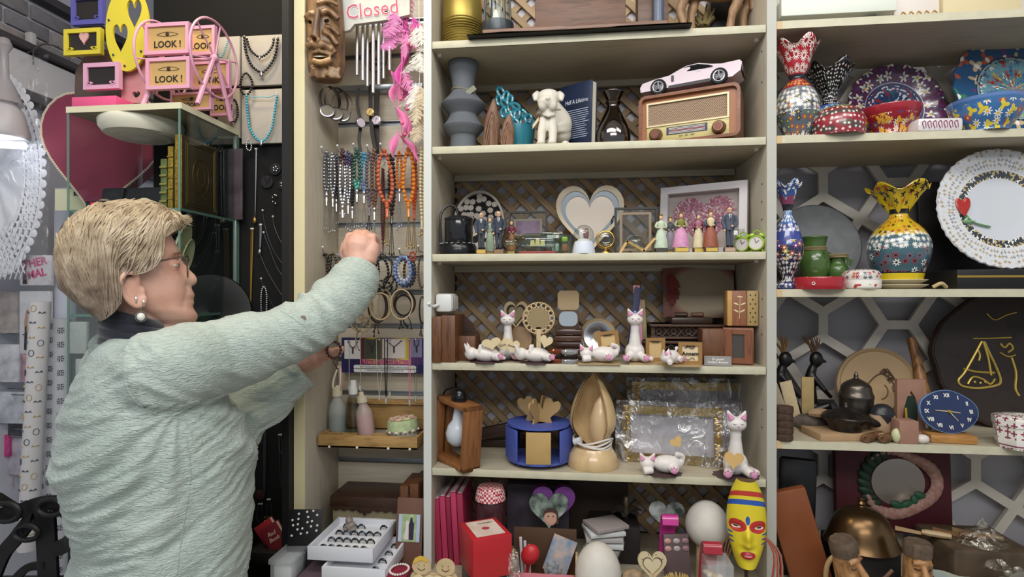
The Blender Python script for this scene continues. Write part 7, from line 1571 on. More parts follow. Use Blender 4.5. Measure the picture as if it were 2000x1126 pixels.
cat_fig('white cat figurine on its back, second from the left',1048,.02,z,'back',KC);wheart('single plywood heart held by the second lying cat',1066,668,-.0,.030,.030,ry=.3)
cat_fig('white cat figurine sitting upright with lettered hearts',992,.07,z,'sit',1.2);wheart('plywood heart with black script, left one of the pair',983,674,.02,.034,.032,ry=-.3,txt='Canim');wheart('plywood heart with black script, right one of the pair',1000,676,.018,.034,.032,ry=.25,txt='Annem')
# hand mirrors and holders
t=thing('heart_mirror_stand','small plywood heart mirror with dark dotted rim','mirror',(X(1008,.15),.15,z+.03));m_=MB();s=mpp(1008,.15);hz=Z(1008,616,.15)-z-.03
m_.ring(heart(48*s,56*s,32,0,hz),heart(38*s,44*s,32,0,hz),-.003,.003);m_.build('outer_rim',PLY,t);m_=MB();m_.ring(heart(38*s,44*s,32,0,hz),heart(30*s,35*s,32,0,hz),-.002,.002);m_.build('dark_inlay',mat('#33231a',.6),t);m_=MB();m_.prism(heart(30*s,35*s,32,0,hz),-.001,.002);m_.build('mirror_glass',mat('#a3906f',.3,.3),t)
MB().tube([(0,.002,0),(0,.002,hz-.03)],.004,8).build('stem',PLY,t);MB().box((0,.0,-.015),(.06,.04,.03),bev=.004).build('dark_base',DKWOOD,t)
t=thing('oval_box','tan oval wooden box lid behind the sitting cat','box',(X(1017,.12),.12,z));m_=MB();m_.lathe([(0,0),(.032,0),(.034,.012),(.03,.02),(0,.021)],28,rot=(pi/2-.2,0,0),c=(0,0,.045));m_.build('oval_lid',mat('#8a6b48',.5,var=.1),t);MB().lathe([(0,0),(.04,0),(.042,.02),(.038,.024),(0,.024)],28,c=(.012,0,0)).build('dark_tray',DKWOOD,t)
t=thing('lace_hand_mirror','round plywood hand mirror with lace-cut border','mirror',(X(1052,.08),.08,z));s=mpp(1052,.08);cz2=Z(1052,621,.08)-z;m_=MB()
for k in range(16): a=2*pi*k/16;m_.tube([(26*s*cos(a)+.006*cos(b),0,cz2+26*s*sin(a)+.006*sin(b)) for b in [2*pi*j/8 for j in range(8)]],.0016,5,True)
m_.tube([(31*s*cos(a),0,cz2+31*s*sin(a)) for a in [2*pi*k/32 for k in range(32)]],.0012,5,True);m_.build('lace_border',PLY,t);m_=MB();m_.prism(oval(21*s,21*s,28,0,cz2),-.002,.002);m_.build('mirror_glass',mat('#a08c68',.3,.3),t)
m_=MB();m_.prism([(-.006,0),(.006,0),(.005,cz2-.03),(.014,cz2-.028),(.004,cz2-.022),(-.004,cz2-.022),(-.014,cz2-.028),(-.005,cz2-.03)],-.002,.002);m_.build('handle',PLY,t)
t=thing('folding_mirror','square plywood folding mirror open above dark compacts','mirror',(X(1110,.08),.08,z+.075));s=mpp(1110,.08)
MB().box((0,.004,.023),(.052,.004,.046),bev=.001).build('lower_frame',mat('#4a3628',.6),t);m_=MB();m_.prism(rrect(.045,.036,.014,.026),.0005,.002);m_.build('mirror_glass',mat('#e8ecee',.04,1),t);m_=MB();m_.prism([(-.026,.055),(-.02,.048),(.02,.048),(.026,.055),(.026,.088),(.02,.095),(-.02,.095),(-.026,.088)],.004,.009);m_.build('upper_panel',mat('#a08a68',.6),t)
for k in range(5):
 o=MB();o.box((X(1110,.09)+.002*((k*7) % 3),.095,z+.0076+.0152*k),(.066,.055,.0145),bev=.003);one(o,'compact_case',mat(('#3a241c','#4a2e22')[k % 2],.3,coat=.3),'dark brown compact case, number %s from the shelf in its stack' % ('one','two','three','four','five')[k],'case','stack of dark compact cases')
for k,(x,Yc,c_,lb) in enumerate(((1112,.02,'#b9bcc0','stack of small clear glass pots in front of the compacts'),(1088,.03,'#8a4a34','stack of copper edged tins beside the compacts'))):
 t=thing('pot_stack',lb,'pots',(X(x,Yc),Yc,z))
 for j in range(3): MB().lathe([(0,.011*j),(.019,.011*j),(.021,.011*j+.003),(.021,.011*j+.008),(.019,.011*j+.0105),(0,.011*j+.0105)],24).build('pot',mat(c_ if j % 2 == 0 else '#3a302c',.15,.6),t)
t=thing('steel_bowl','shiny steel dish set in a pale round wooden board','dish',(X(1168,.13),.14,z),rot=(-.15,0,-.15));c=.055;m_=MB();m_.lathe([(0,.0),(.045,0),(.047,.004),(.045,.008),(.036,.008)],32,c=(0,0,c),rot=(pi/2,0,0));m_.build('wooden_board',mat('#9a8560',.55,var=.1),t);m_=MB();m_.lathe([(0,-.012),(.02,-.008),(.033,.004),(.036,.012),(.034,.012),(0,-.008)],32,c=(0,0,c),rot=(pi/2,0,0));m_.build('steel_dish',STEEL,t)
# envelopes / bookmarks bundle
for k,(x,dx,yt,c_,lb) in enumerate(((1228,-.16,560,'#2c2f52','navy patterned bookmark leaning in the bundle'),(1250,.06,556,'#c78aa4','pink ribbon bookmark standing in the bundle'),(1240,-.05,585,'#b9ab84','tan bookmark in the middle of the bundle'),(1260,.08,585,'#a89a70','olive tan bookmark at the right of the bundle'),(1245,.0,552,'#6a4a34','brown wooden bookmark with ring top'))):
 Yc=.10+.014*k;H=Z(x,yt,Yc)-z;t=thing('bookmark',lb,'bookmark',(X(x,Yc),Yc,z),rot=(0,-dx*.8,0),group='bundle of bookmarks');MB().box((0,0,H/2),(.017,.003,H),bev=.001).build('strip',mat(c_,.5,var=.1),t);MB().tube([(.004*cos(a),0,H+.003+.004*sin(a)) for a in [2*pi*j/12 for j in range(12)]],.0009,5,True).build('ring',BRASS,t)
 if k == 0: [MB().ball((0,-.002,.02+j*.014),(.004,.0008,.004),6,4).build('star_print',mat('#8d96c8',.5),t) for j in range(8)]
# boards with cats and frames
def mdf_board(label,x0_,x1_,Ya,Yb):
 xa,xb_=X(x0_,Ya),X(x1_,Ya);o=MB();o.box(((xa+xb_)/2,(Ya+Yb)/2,z+.0015),(xb_-xa,Yb-Ya,.003));return one(o,'mdf_board',MDF,label,'board','thin tan boards under the cats')
def sframe(label,px,py,w_,h_,Yc,ry=0,rz=0,txt=None,inner='#c9ac7a',zz=None):
 q=P(px,py,Yc);t=thing('small_picture_frame',label,'framed picture',(q.x,Yc,q.z if zz is None else zz),rot=(0,ry,rz),group='small tan frames with the cats');MB().ring(rect(-w_/2,0,w_/2,h_),rect(-w_/2+.008,.008,w_/2-.008,h_-.008),-.002,.003).build('frame',mat('#96703f',.6),t);MB().box((0,.002,h_/2),(w_-.012,.001,h_-.012)).build('insert',mat(inner,.7,var=.08),t)
 for sx in (-.3,-.1,.12,.3): MB().ball((sx*w_*.5,-.0022,h_-.0085),(.003,.001,.002),6,4).build('carved_motif',DKWOOD,t)
 if txt: text(txt,.0125,mat('#241a12',.6),t,(0,-.0005,h_*.48),ext=.0003,bold=.0003);[MB().tube(spline([(-.012,-.0005,h_*.5+sg*.011),(-.004,-.0005,h_*.5+sg*.015),(.004,-.0005,h_*.5+sg*.010),(.010,-.0005,h_*.5+sg*.014)],3),.0007,4).build('scroll',mat('#241a12',.6),t) for sg in (-1,1)]
mdf_board('thin tan board under the lying cat with carved frame',1128,1212,-.005,.055);cat_fig('white cat figurine lying with raised carved frame',1172,.02,z+.003,'lie',1.12,mat_=False);sframe('tilted tan carved frame held up by the lying cat',1190,681,.05,.042,.045,-.12)
mdf_board('thin tan board under the tall sitting cat',1228,1322,.012,.07);cat_fig('white cat figurine sitting tall on tan board with blue bib',1240,.035,z+.003,'sit',1.22,mat_=False);sframe('tan frame with parchment insert behind the tall cat',1280,690,.045,.055,.06,zz=z+.003)
mdf_board('thin tan board under the lettered frame cat',1298,1372,-.02,.01);cat_fig('white cat figurine crouching beside the lettered frame',1308,-.002,z+.003,'lie',.95,rz=.9,mat_=False);sframe('tan frame with dark Annem lettering',1348,700,.052,.05,.006,zz=z+.003,txt='Annem',inner='#d9c7a4')
# parchment
t=thing('parchment_card','curled parchment card with red quill border','card',(X(1368,.20),.215,z+.10),rot=(-.12,0,0));s=mpp(1368,.2);w_=138*s;h_=Z(1368,522,.2)-z-.10
PM=NT('parchment');co=PM.coords();nn=PM.n('TexNoise');nn.inputs['Scale'].default_value=14;PM.l(co,nn.inputs[0]);gr=PM.n('TexGradient',gradient_type='SPHERICAL');mp=PM.n('Mapping');mp.inputs['Scale'].default_value=(1.0/(w_*.56),1,1.0/(h_*.62));mp.inputs['Location'].default_value=(-.15,0,-.85);PM.l(co,mp.inputs[0]);PM.l(mp.outputs[0],gr.inputs[0]);PM.l(PM.ramp(PM.math('ADD',gr.outputs['Fac'],PM.math('MULTIPLY',nn.outputs[0],.15)),[(.0,'#6a2f26'),(.16,'#8a5a48'),(.3,'#a8957a'),(1,'#b0a288')]),PM.b.inputs['Base Color'])
m_=MB();m_.surf(20,8,lambda i,j: V(((i-.5)*w_,.006*sin(i*3)+.003*j,j*h_*(1+.03*sin(i*5)))));m_.surf(20,8,lambda i,j: V(((.5-i)*w_,.0015+.006*sin((1-i)*3)+.003*j,j*h_*(1+.03*sin((1-i)*5)))));m_.build('sheet',PM.m,t)
m_=feather(.10,.016,-.25,16,.2,5);m_.build('printed_quill',mat('#7d2c26',.6),t,(-w_*.40,-.003,h_*.95),(0,-.25,0))
# carved chests
for k,(x0_,x1_,za,zb_,Ya,lb) in enumerate(((1273,1420,.052,.088,.10,'dark carved openwork box, upper of the two'),(1258,1414,.004,.048,.09,'dark carved openwork box, lower of the two'))):
 xa,xb_=X(x0_,Ya),X(x1_,Ya);w_=xb_-xa;h_=zb_-za;t=thing('carved_box',lb,'box',((xa+xb_)/2,Ya+.05,z+za),group='carved openwork boxes');CB=mat('#4a3427',.5);MB().box((0,.004,h_/2),(w_,.09,h_),bev=.002).build('box_body',mat('#140e0b',.8),t);MB().box((0,0,h_-.003),(w_+.006,.102,.006),bev=.001).build('lid',CB,t);MB().box((0,0,.003),(w_+.004,.1,.006),bev=.001).build('plinth',CB,t)
 m_=MB()
 for j in range(5):
  cx=-w_/2+w_*(j+.5)/5;m_.tube([(cx+.006*cos(a),-.043,h_/2+.006*sin(a)) for a in [2*pi*q/12 for q in range(12)]],.0016,5,True);m_.tube(spline([(cx-w_*.1,-.043,h_/2),(cx-w_*.05,-.043,h_*.78),(cx,-.043,h_/2+.006),(cx+w_*.05,-.043,h_*.78),(cx+w_*.1,-.043,h_/2)],4),.0016,5);m_.tube(spline([(cx-w_*.1,-.043,h_/2),(cx-w_*.05,-.043,h_*.22),(cx,-.043,h_/2-.006),(cx+w_*.05,-.043,h_*.22),(cx+w_*.1,-.043,h_/2)],4),.0016,5)
 m_.build('openwork_front',CB,t)
 for sx in (-1,1): MB().box((sx*(w_/2-.004),-.042,h_/2),(.008,.004,h_-.01)).build('corner_post',CB,t)
o=MB();o.box((X(1350,.10),.13,z+.097),(.10,.06,.016),rot=(0,0,.1),bev=.004);one(o,'leather_case',mat('#33241d',.35),'flat dark leather case on top of the carved boxes','case')
for k,(x,lb) in enumerate(((1328,'small dark pipe bowl on the leather case'),(1360,'dark wooden seal lying on the leather case'))):
 o=MB();o.tube([V((X(x-8,.11),.12,z+.111)),V((X(x+14,.11),.12,z+.111))],[.005,.006],10);o.ball(V((X(x+14,.11),.12,z+.111)),(.004,.006,.006),8,6);one(o,('smoking_pipe','wooden_seal')[k],(DKWOOD,WALNUT)[k],lb,('pipe','seal')[k])
# inlaid box, glass door box, grey plaque
t=thing('inlaid_box','two-tone wooden box with pale leaf inlay standing upright','box',(X(1452,.05),.075,z+.088),rz=-.08);s=mpp(1452,.04);w_=58*s;h_=Z(1452,567,.04)-z-.088
MB().box((-w_*.41,0,h_/2),(w_*.16,.05,h_),bev=.001).build('edge_board',mat('#b98f52',.5,var=.1),t);MB().box((-w_*.1,0,h_/2),(w_*.48,.05,h_),bev=.001).build('walnut_panel',wood('#8f5c40','#7a4c33',(20,20,3),5,.5),t);MB().box((w_*.33,0,h_/2),(w_*.36,.05,h_),bev=.001).build('pierced_panel',mat('#a88f5c',.55),t)
m_=MB();m_.tube([(-w_*.1,-.0255,h_*.2),(-w_*.08,-.0255,h_*.8)],.0007,4)
for sx,zz,a in ((-.2,.42,.5),(.0,.42,-.5),(-.2,.62,.4),(.02,.62,-.4),(-.08,.82,.1)): m_.ball((w_*sx+.0,-.0255,h_*zz),(.0065,.0008,.0022),8,4,rot=(0,a,0))
m_.build('leaf_inlay',mat('#d6c096',.5),t)
for i in range(3):
 for j in range(7): MB().ball((w_*(.25+.08*i),-.0252,h_*(.12+.125*j)),(.0016,.0006,.0022),6,4).build('pierced_hole',mat('#2c2014',.8),t) if (i+j) % 2 == 0 else None
t=thing('glass_door_box','reddish wooden box with small glass door at shelf corner','box',(X(1450,.02),.055,z),rz=-.25);w_,h_=.066,.084;RWD=wood('#7d4a30','#5f3622',(26,26,3),5,.4)
MB().box((0,.006,h_/2),(w_,.06,h_),bev=.002).build('box_body',RWD,t);d_=MB().ring(rect(-w_/2+.004,.004,w_/2-.004,h_-.004),rect(-w_/2+.02,.016,w_/2-.02,h_-.014),-.029,-.024).build('door',RWD,t);MB().box((0,-.025,h_/2),(w_-.04,.001,h_-.03)).build('pane',mat('#4a443e',.08),d_)
o=MB();o.box((X(1395,.04),.06,z+.042),(.055,.05,.078),bev=.002);one(o,'wooden_box',WALNUTV,'dark wooden box left of the glass door box','box')
t=thing('message_plaque','small grey card plaque with script lines','plaque',(X(1403,.0),.005,z),rot=(-.5,0,-.2));MB().box((0,0,.012),(.058,.004,.024),bev=.001).build('plaque',mat('#7d7876',.5),t);text('En guzel\nhediye Annem',.0075,WHITE,t,(0,-.0025,.012),ext=.0001,shear=.3)
# ---------------- shelf E
z=SZ['E']
t=thing('framed_bulb_lamp','rustic wooden frame lamp with white pear bulb','lamp',(X(885,.01),.04,z),rot=(0,.09,-.75));LW=wood('#8a5a32','#6d4424',(30,30,4),4,.5);w_,h_,dp=.115,.155,.05
for c_,d_ in (((-w_/2,-dp/4-.002,h_/2),(.014,dp/2-.004,h_)),((-w_/2,dp/4+.002,h_/2),(.014,dp/2-.004,h_)),((w_/2,0,h_/2),(.014,dp,h_)),((0,0,h_-.006),(w_+.014,dp,.012)),((0,0,.006),(w_+.014,dp,.012))): MB().box(c_,d_,bev=.002).build('frame_board',LW,t)
MB().lathe([(0,-.10),(.014,-.097),(.025,-.085),(.0285,-.068),(.024,-.05),(.014,-.035),(.011,-.012),(.011,0),(0,0)],28,c=(0,0,h_-.012)).build('bulb',mat('#c9cfd8',.15,coat=.5),t);MB().lathe([(.0,0),(.019,0),(.019,.006),(.016,.008),(.014,.02),(.008,.026),(0,.027)],24,c=(0,0,h_)).build('socket_cap',mat('#141416',.2),t)
MB().tube(spline([(0,0,h_+.026),(-.03,-.004,h_+.024),(-w_/2-.009,-.002,h_-.006),(-w_/2-.009,0,.04),(-w_/2-.012,.0,-.01),(-w_/2-.03,.004,-.022),(-w_/2-.04,0,.02),(-w_/2-.02,.004,.06)],6),.0026,7).build('cord',BLACKP,t)
o=MB();o.box((X(985,.16),.17,z+.055),(.24,.02,.03),rot=(0,-.22,0),bev=.002);one(o,'dark_plank',DKWOOD,'dark plank leaning against the lattice behind the lamp','plank')
o=MB();o.box((X(970,.2),.215,z+.012),(.2,.05,.02),bev=.002);one(o,'dark_plank',DKWOOD,'dark plank lying flat at the back of the fifth shelf','plank')
# blue carousel
t=thing('blue_photo_carousel','blue rotating photo holder with plywood hearts on top','photo carousel',(X(1052,.07),.078,z));BLU=mat('#4a5aa8',.5);s=mpp(1057,.07);r_=62*s;H=.098
MB().lathe([(0,.0),(.03,0),(.03,.008),(0,.008)],24).build('foot',PLY,t);MB().lathe([(0,.010),(r_,.010),(r_,.015),(0,.015)],40).build('bottom_disc',BLU,t);MB().lathe([(0,H-.005),(r_,H-.005),(r_,H),(0,H)],40).build('top_disc',BLU,t);MB().cyl((0,0,.01),(0,0,H),.02,n=16).build('core',mat('#23253a',.7),t)
for k in range(6): a=-pi/2+.05+k*pi/3;MB().box((r_*.97*cos(a),r_*.97*sin(a),H/2+.003),(.058,.004,.074),rot=(0,0,a+pi/2),bev=.001).build('photo_panel',mat('#b3945f',.6,var=.06) if k == 0 else BLU,t)
for k in range(4): m_=MB();m_.prism(sp2([(0,0),(.034,0),(.03,.012),(.052,.03),(.058,.045),(.050,.054),(.038,.05),(.034,.058),(.022,.06),(.014,.048),(.010,.03),(0,.045)],2),-.002,.002);m_.build('heart_fin',mat('#a88a5e',.6),t,(0,0,H),(0,0,-.35+k*pi/2))
# gourd lamp
t=thing('wooden_droplet_lamp','pale turned wood droplet lamp with open shell and cord','lamp',(X(1158,.06),.062,z));s=mpp(1158,.06);TW2=wood('#cdb083','#bfa075',(8,8,3),5,.3,.03,.4)
MB().lathe([(0,0),(48*s,0),(50*s,.006),(46*s,.028),(36*s,.046),(0,.05)],36).build('base',TW2,t)
H2=Z(1158,724,.06)-z;pr_=[(16,.05),(40,.075),(52,.10),(50,.13),(40,.165),(22,.20),(8,H2-.01),(2,H2)];pp=[(p.x,p.z) for p in spline([(r*s*.86,0,hh) for r,hh in pr_],4)]
m_=MB();m_.lathe(pp,36,a0=-.95,a1=3.6);m_.lathe([(max(r-.004,.0005),hh) for r,hh in pp],36,a0=-.95,a1=3.6);m_.build('open_shell',TW2,t);m_=MB();m_.lathe([(0,.052),(.018,.056),(.028,.085),(.026,.115),(.014,.15),(0,.17)],28,c=(.018,-.006,0));m_.build('inner_drop',mat('#c9ab84',.3,coat=.3),t)
for k in range(4): MB().tube([(.043*cos(a)*(1+.03*k),.043*sin(a),.052+.004*k+.006*sin(a*2+k)) for a in [2*pi*j/28 for j in range(28)]],.0022,6,True).build('wound_cord',mat('#d6d2cc',.5),t)
MB().cyl((-.045,-.02,.06),(-.028,-.025,.066),.008,n=12).build('plug',mat('#c9c9c9',.4),t)
# frames wrapped in film
GF=mat('#a98f52',.3,.8,c2='#7a6236',vs=150)
for k,(x0_,x1_,yt,Yc,rz,lb,c_) in enumerate(((1235,1470,745,.19,0,'large gold edged picture frame wrapped in clear film at back','#4a4656'),(1215,1410,792,.10,-.12,'smaller gold filigree frame wrapped in crinkled film in front','#8a8a90'))):
 xa,xb_=X(x0_,Yc),X(x1_,Yc);w_=xb_-xa;H=Z((x0_+x1_)/2,yt,Yc)-z-.004;t=thing('wrapped_picture_frame',lb,'framed picture',((xa+xb_)/2,Yc,z),rot=(-.12,0,rz),group='film wrapped frames');bw=.02
 MB().ring(rect(-w_/2,0,w_/2,H),rect(-w_/2+bw,bw,w_/2-bw,H-bw),-.01,.012).build('gold_frame',GF,t);MB().box((0,.006,H/2),(w_-bw*1.6,.002,H-bw*1.6)).build('picture',mat(c_,.3,c2='#c9c4cc',vs=9),t)
 m_=MB();rd=random.Random(k)
 for j in range(60):
  a=rd.random();sd=rd.choice((-1,1));q=V((sd*(w_/2-bw*.5)+rd.uniform(-.007,.007),-.0105,a*H));m_.tube([q+V((.004*cos(b),0,.004*sin(b))) for b in [2*pi*i/7 for i in range(7)]],.001,4,True)
 m_.build('filigree',GOLD,t)
 def fsh(i,j): return V(((i-.5)*(w_+.03),-.02-.008*noise.noise(V((i*9,j*7,k))),j*(H+.012)))
 m_=MB();m_.surf(26,16,fsh);m_.surf(6,16,lambda i,j: fsh(1,j)+V((.006*sin(i*3),i*.04,0)));m_.surf(26,5,lambda i,j: fsh(i,1)+V((0,j*.04,.006*sin(j*3))));m_.build('clear_film',film('#ffffff',.30,.14,22,.5),t)
cat_fig('white cat figurine lying in front of the wrapped frame',1294,.02,z,'lie',1.25);wheart('round plywood heart on the lying cat, tilted',1322,864,.012,.028,.026,ry=-.6,m=mat('#d3ae72',.6))
cat_fig('white cat figurine sitting at the shelf corner with plywood heart',1437,.02,z,'sit',1.45);wheart('plywood heart held by the corner sitting cat',1433,900,-.02,.042,.038,ry=.1,m=mat('#d3ae72',.6))

# ---------------- counter ledge under the middle bay
z=SZ['T']
def bx1(name,label,cat,x0_,x1_,yt,Ya,Yb,m,zz=None,rz=0,bev=.002,group=None,rot=None):
 zz=z if zz is None else zz;xa,xb_=X(x0_,Ya),X(x1_,Ya);H=Z((x0_+x1_)/2,yt,Ya)-zz;t=thing(name,label,cat,((xa+xb_)/2,(Ya+Yb)/2,zz),group=group,rot=rot or (0,0,rz));t['w']=xb_-xa;t['h']=H;t['d']=Yb-Ya
 MB().box((0,0,H/2),(xb_-xa,Yb-Ya,H),bev=bev).build('body',m,t);return t,xb_-xa,H,Yb-Ya
for k,(x0_,x1_,yt,c_) in enumerate(((852,864,975,'#9c2a4a'),(865,876,970,'#b03458'),(877,886,972,'#8a2240'),(887,898,962,'#b5385c'),(899,911,965,'#9a2c4c'))):
 t,w_,H,d_=bx1('book',('crimson book','raspberry book','dark crimson thin book','taller raspberry book','crimson book with pale page edge')[k]+(', first' if k == 0 else ', last' if k == 4 else ', inside')+' in the row by the divider','book',x0_,x1_,yt,.03,.15,mat(c_,.45),group='crimson books on the ledge',rot=(0,-.06,0));MB().box((0,.003,H-.001),(w_*.7,d_*.92,.006)).build('page_edges',mat('#b9aeb0',.8),t)
t=lath('gift_jar','glass gift jar with red gingham cap and red label','jar',958,.03,z,[(26,1060),(28,1050),(28,985),(24,972),(22,968)],mat('#4a2a30',.12,alpha=.8));s=mpp(958,.03);hz=Z(958,968,.03)-z
GG=NT('gingham');ck=GG.n('TexChecker');ck.inputs['Scale'].default_value=190;ck.inputs[1].default_value=lin('#a82436');ck.inputs[2].default_value=lin('#e0c9c6');GG.l(GG.coords(),ck.inputs[0]);GG.l(ck.outputs[0],GG.b.inputs['Base Color'])
MB().lathe([(0,hz+.026),(24*s,hz+.024),(28*s,hz+.012),(30*s,hz-.006),(28*s,hz-.006)],28,mod=lambda a,i: (1+.03*sin(14*a)*i,0)).build('gingham_cap',GG.m,t);MB().lathe([(28.6*s,.03),(28.6*s,.095)],28,a0=-pi*.9,a1=-pi*.1).build('label',mat('#a32836',.5),t);text('Seni Seviyorum',.0095,mat('#e6cfc8',.5),t,(0,-28.9*s,.075),ext=.0002,sx=.8);MB().box((0,-28*s,.115),(.014,.003,.02),bev=.001).build('tag',BLACKP,t)
t=thing('heart_photo_block','purple heart photo block with a framed child portrait','photo block',(X(1072,.05),.06,z+.082),rot=(-.15,0,.1));HP=mat('#7d3a92',.4);s=mpp(1072,.05);w_=82*s;m_=MB();m_.prism(heart(w_*1.05,w_*.92,40,.012,w_*.47+.008),.004,.045);m_.build('heart_block',HP,t);m_=MB();m_.prism(heart(w_*.95,w_*.84,40,0,w_*.44),-.002,.004);m_.build('photo_print',mat('#23352c',.4,c2='#aebcb0',vs=45),t)
MB().ball((.004,-.002,.03),(.016,.0012,.019),14,8).build('printed_face',mat('#c69a84',.5),t);m_=MB();m_.prism(sp2([(-.014,.03),(-.012,.045),(.004,.053),(.02,.046),(.023,.02),(.018,.015),(.018,.036),(.008,.042),(-.008,.04)],3),-.0036,-.003);m_.build('printed_hair',mat('#4a3026',.6),t)
for sd in (-1,1): MB().ball((.004+sd*.006,-.0034,.033),.0018,6,4).build('printed_eye',mat('#2a1c18',.5),t)
o=MB();o.box((X(1050,.14),.17,z+.08),(.16,.04,.16),bev=.002);one(o,'card_stack',mat('#4a4450',.6,var=.3,vs=25),'dim stack of bagged cards behind the purple heart','cards')
for k in range(5): o=MB();o.box((X(1180,.04)+.004*sin(k*2),.05,z+.055+.013*k),(.085,.07,.009),rot=(.0,0,.2*k-.3),bev=.001);one(o,'acrylic_card',mat(('#8a8a86','#cfd2d2','#b9b4b2','#d8dada','#a59a98')[k],.25,alpha=.85),('lowest','second','middle','fourth','topmost')[k]+' pale acrylic card block in the pile by the metal flower','card block','acrylic card blocks')
t=thing('metal_flower_holder','dark metal lotus candle holder with pointed petals','candle holder',(X(1224,.12),.13,z+.10));
for k in range(7): a=2*pi*k/7;m_=MB();m_.surf(6,4,lambda i,j: V(((.008+.034*i)*cos(a)+(j-.5)*.024*sin(pi*min(.98,i*.85+.1))*-sin(a),(.008+.034*i)*sin(a)+(j-.5)*.024*sin(pi*min(.98,i*.85+.1))*cos(a),.004+.012*sin(i*2.6))));m_.build('petal',mat('#77706a',.35,.8),t)
MB().lathe([(0,.008),(.008,.008),(.005,.02),(.009,.03),(.006,.045),(0,.05)],14).build('centre',mat('#8a7c66',.3,.8),t);MB().cyl((0,0,-.1),(0,0,.008),.006,n=10).build('stem',mat('#4a4440',.4,.7),t)
for k,(x,yt,w_,c_,Yc,lb) in enumerate(((1306,1000,30,'#c23a8c',.03,'magenta curved photo stand with heart picture'),(1387,1052,34,'#9c1f30',-.12,'dark red curved acrylic stand at the ledge front'))):
 s=mpp(x,Yc);H=Z(x,yt,Yc)-z;t=thing('curved_stand',lb,'stand',(X(x,Yc),Yc,z),group='curved acrylic stands');w2=w_*s;pth=spline([V((0,.03,0)),V((0,.02,H*.6)),V((0,0,H*.95)),V((0,-.02,H)),V((0,-.028,H-.018))],5);n_=len(pth)-1;m_=MB();m_.surf(n_,1,lambda i,j: pth[round(i*n_)]+V(((j-.5)*w2,0,0)));m_.surf(n_,1,lambda i,j: pth[round(i*n_)]+V(((.5-j)*w2,.004,-.003)));m_.surf(n_,1,lambda i,j: pth[round(i*n_)]+V((-w2/2,.004*j,-.003*j)));m_.surf(n_,1,lambda i,j: pth[round(i*n_)]+V((w2/2,.004*(1-j),-.003*(1-j))));m_.build('bent_sheet',mat(c_,.2,coat=.5),t)
 if k == 0: m_=MB();m_.prism(heart(.082,.07,30,.0,H*.86),.03,.034);m_.build('heart_photo',mat('#3a443c',.4,c2='#b9c0bc',vs=50),t)
EGG=mat('#c9c4bc',.55,var=.04,vs=60)
for k,(x,yb_,Yc,rx,rz_,zz,lb) in enumerate(((1381,1085,.03,.048,.052,z+.075,'large plain white egg on wooden rest beside the yellow mask'),(1168,1126,-.10,.048,.058,z+.012,'large plain white egg at the front of ledge'))):
 t=thing('white_egg',lb,'egg',(X(x,Yc),Yc,zz),group='white eggs');MB().lathe([(rx*sin(a)*(1+.10*cos(a)),rz_*(1-cos(a))) for a in [pi*k2/20 for k2 in range(21)]],28).build('egg',EGG,t);MB().lathe([(0,z-zz),(rx*.55,z-zz),(rx*.5,.006),(rx*.35,.01),(0,.002)],20).build('rest',PLY if k == 0 else DKWOOD,t)
# yellow mask
t=thing('painted_mask','long yellow painted mask with red and blue bands','mask',(X(1460,-.06),-.055,z),rot=(-.06,0,-.18));s=mpp(1460,-.06);H=Z(1455,940,-.06)-z;z0_=H-165*s
def mk(i,j):
 u_=i*2-1;v_=j;w_=41*s*(sin(pi*min(1,.12+v_*.80))**.62)*(.80+.2*v_);a=u_*pi/2;g=lambda cx,cz,sx,sz: math.exp(-((u_-cx)/sx)**2-((v_-cz)/sz)**2);d=.016*g(0,.36,.12,.10)+.008*g(0,.28,.2,.03)-.008*g(-.4,.47,.18,.025)-.008*g(.4,.47,.18,.025)+.011*g(0,.16,.3,.035)-.012*g(0,.165,.16,.012);return V((w_*sin(a),-.030*cos(a)-d,z0_+v_*165*s))
MK=NT('mask_paint');uv=MK.n('UVMap',uv_map='uv');sp=MK.n('SeparateXYZ');MK.l(uv.outputs[0],sp.inputs[0]);uu=MK.math('ABSOLUTE',MK.math('SUBTRACT',sp.outputs[0],.5));vv=MK.math('ADD',sp.outputs[1],MK.math('MULTIPLY',MK.math('MULTIPLY',uu,uu),.25))
cc=MK.ramp(vv,[(0,'#d9c62e'),(.74,'#2e55a8'),(.80,'#d9c62e'),(.84,'#b5382e'),(.90,'#d9c62e')],True)
def blob(cx,cz,sx,sz,c_,prev):
 r=MK.math('ADD',MK.math('POWER',MK.math('DIVIDE',MK.math('SUBTRACT',uu,cx),sx),2),MK.math('POWER',MK.math('DIVIDE',MK.math('SUBTRACT',sp.outputs[1],cz),sz),2));return MK.mix(MK.math('LESS_THAN',r,1),prev,lin(c_))
cc=blob(.19,.49,.17,.075,'#b5302c',cc);cc=blob(0,.56,.035,.05,'#2e55a8',cc);cc=blob(.2,.475,.09,.02,'#efe6d0',cc);cc=blob(.2,.475,.05,.012,'#2a1c18',cc);cc=blob(0,.165,.16,.045,'#a8242c',cc);cc=blob(0,.165,.07,.012,'#d9a0a0',cc)
for k in range(3): cc=blob(.36,.40-.055*k,.1,.011,'#2e55a8',cc)
MK.l(cc,MK.b.inputs['Base Color']);MK.b.inputs['Roughness'].default_value=.4;m_=MB();m_.surf(40,60,mk);m_.build('mask_face',MK.m,t,angle=70);MB().surf(10,12,lambda i,j: mk(i,j)*1+V((0,.004-mk(i,j).y,0))).build('mask_back',mat('#6a5238',.7),t)
MB().cyl((0,.004,0),(0,.004,z0_+.05),.004,n=8).build('support_rod',DKWOOD,t)
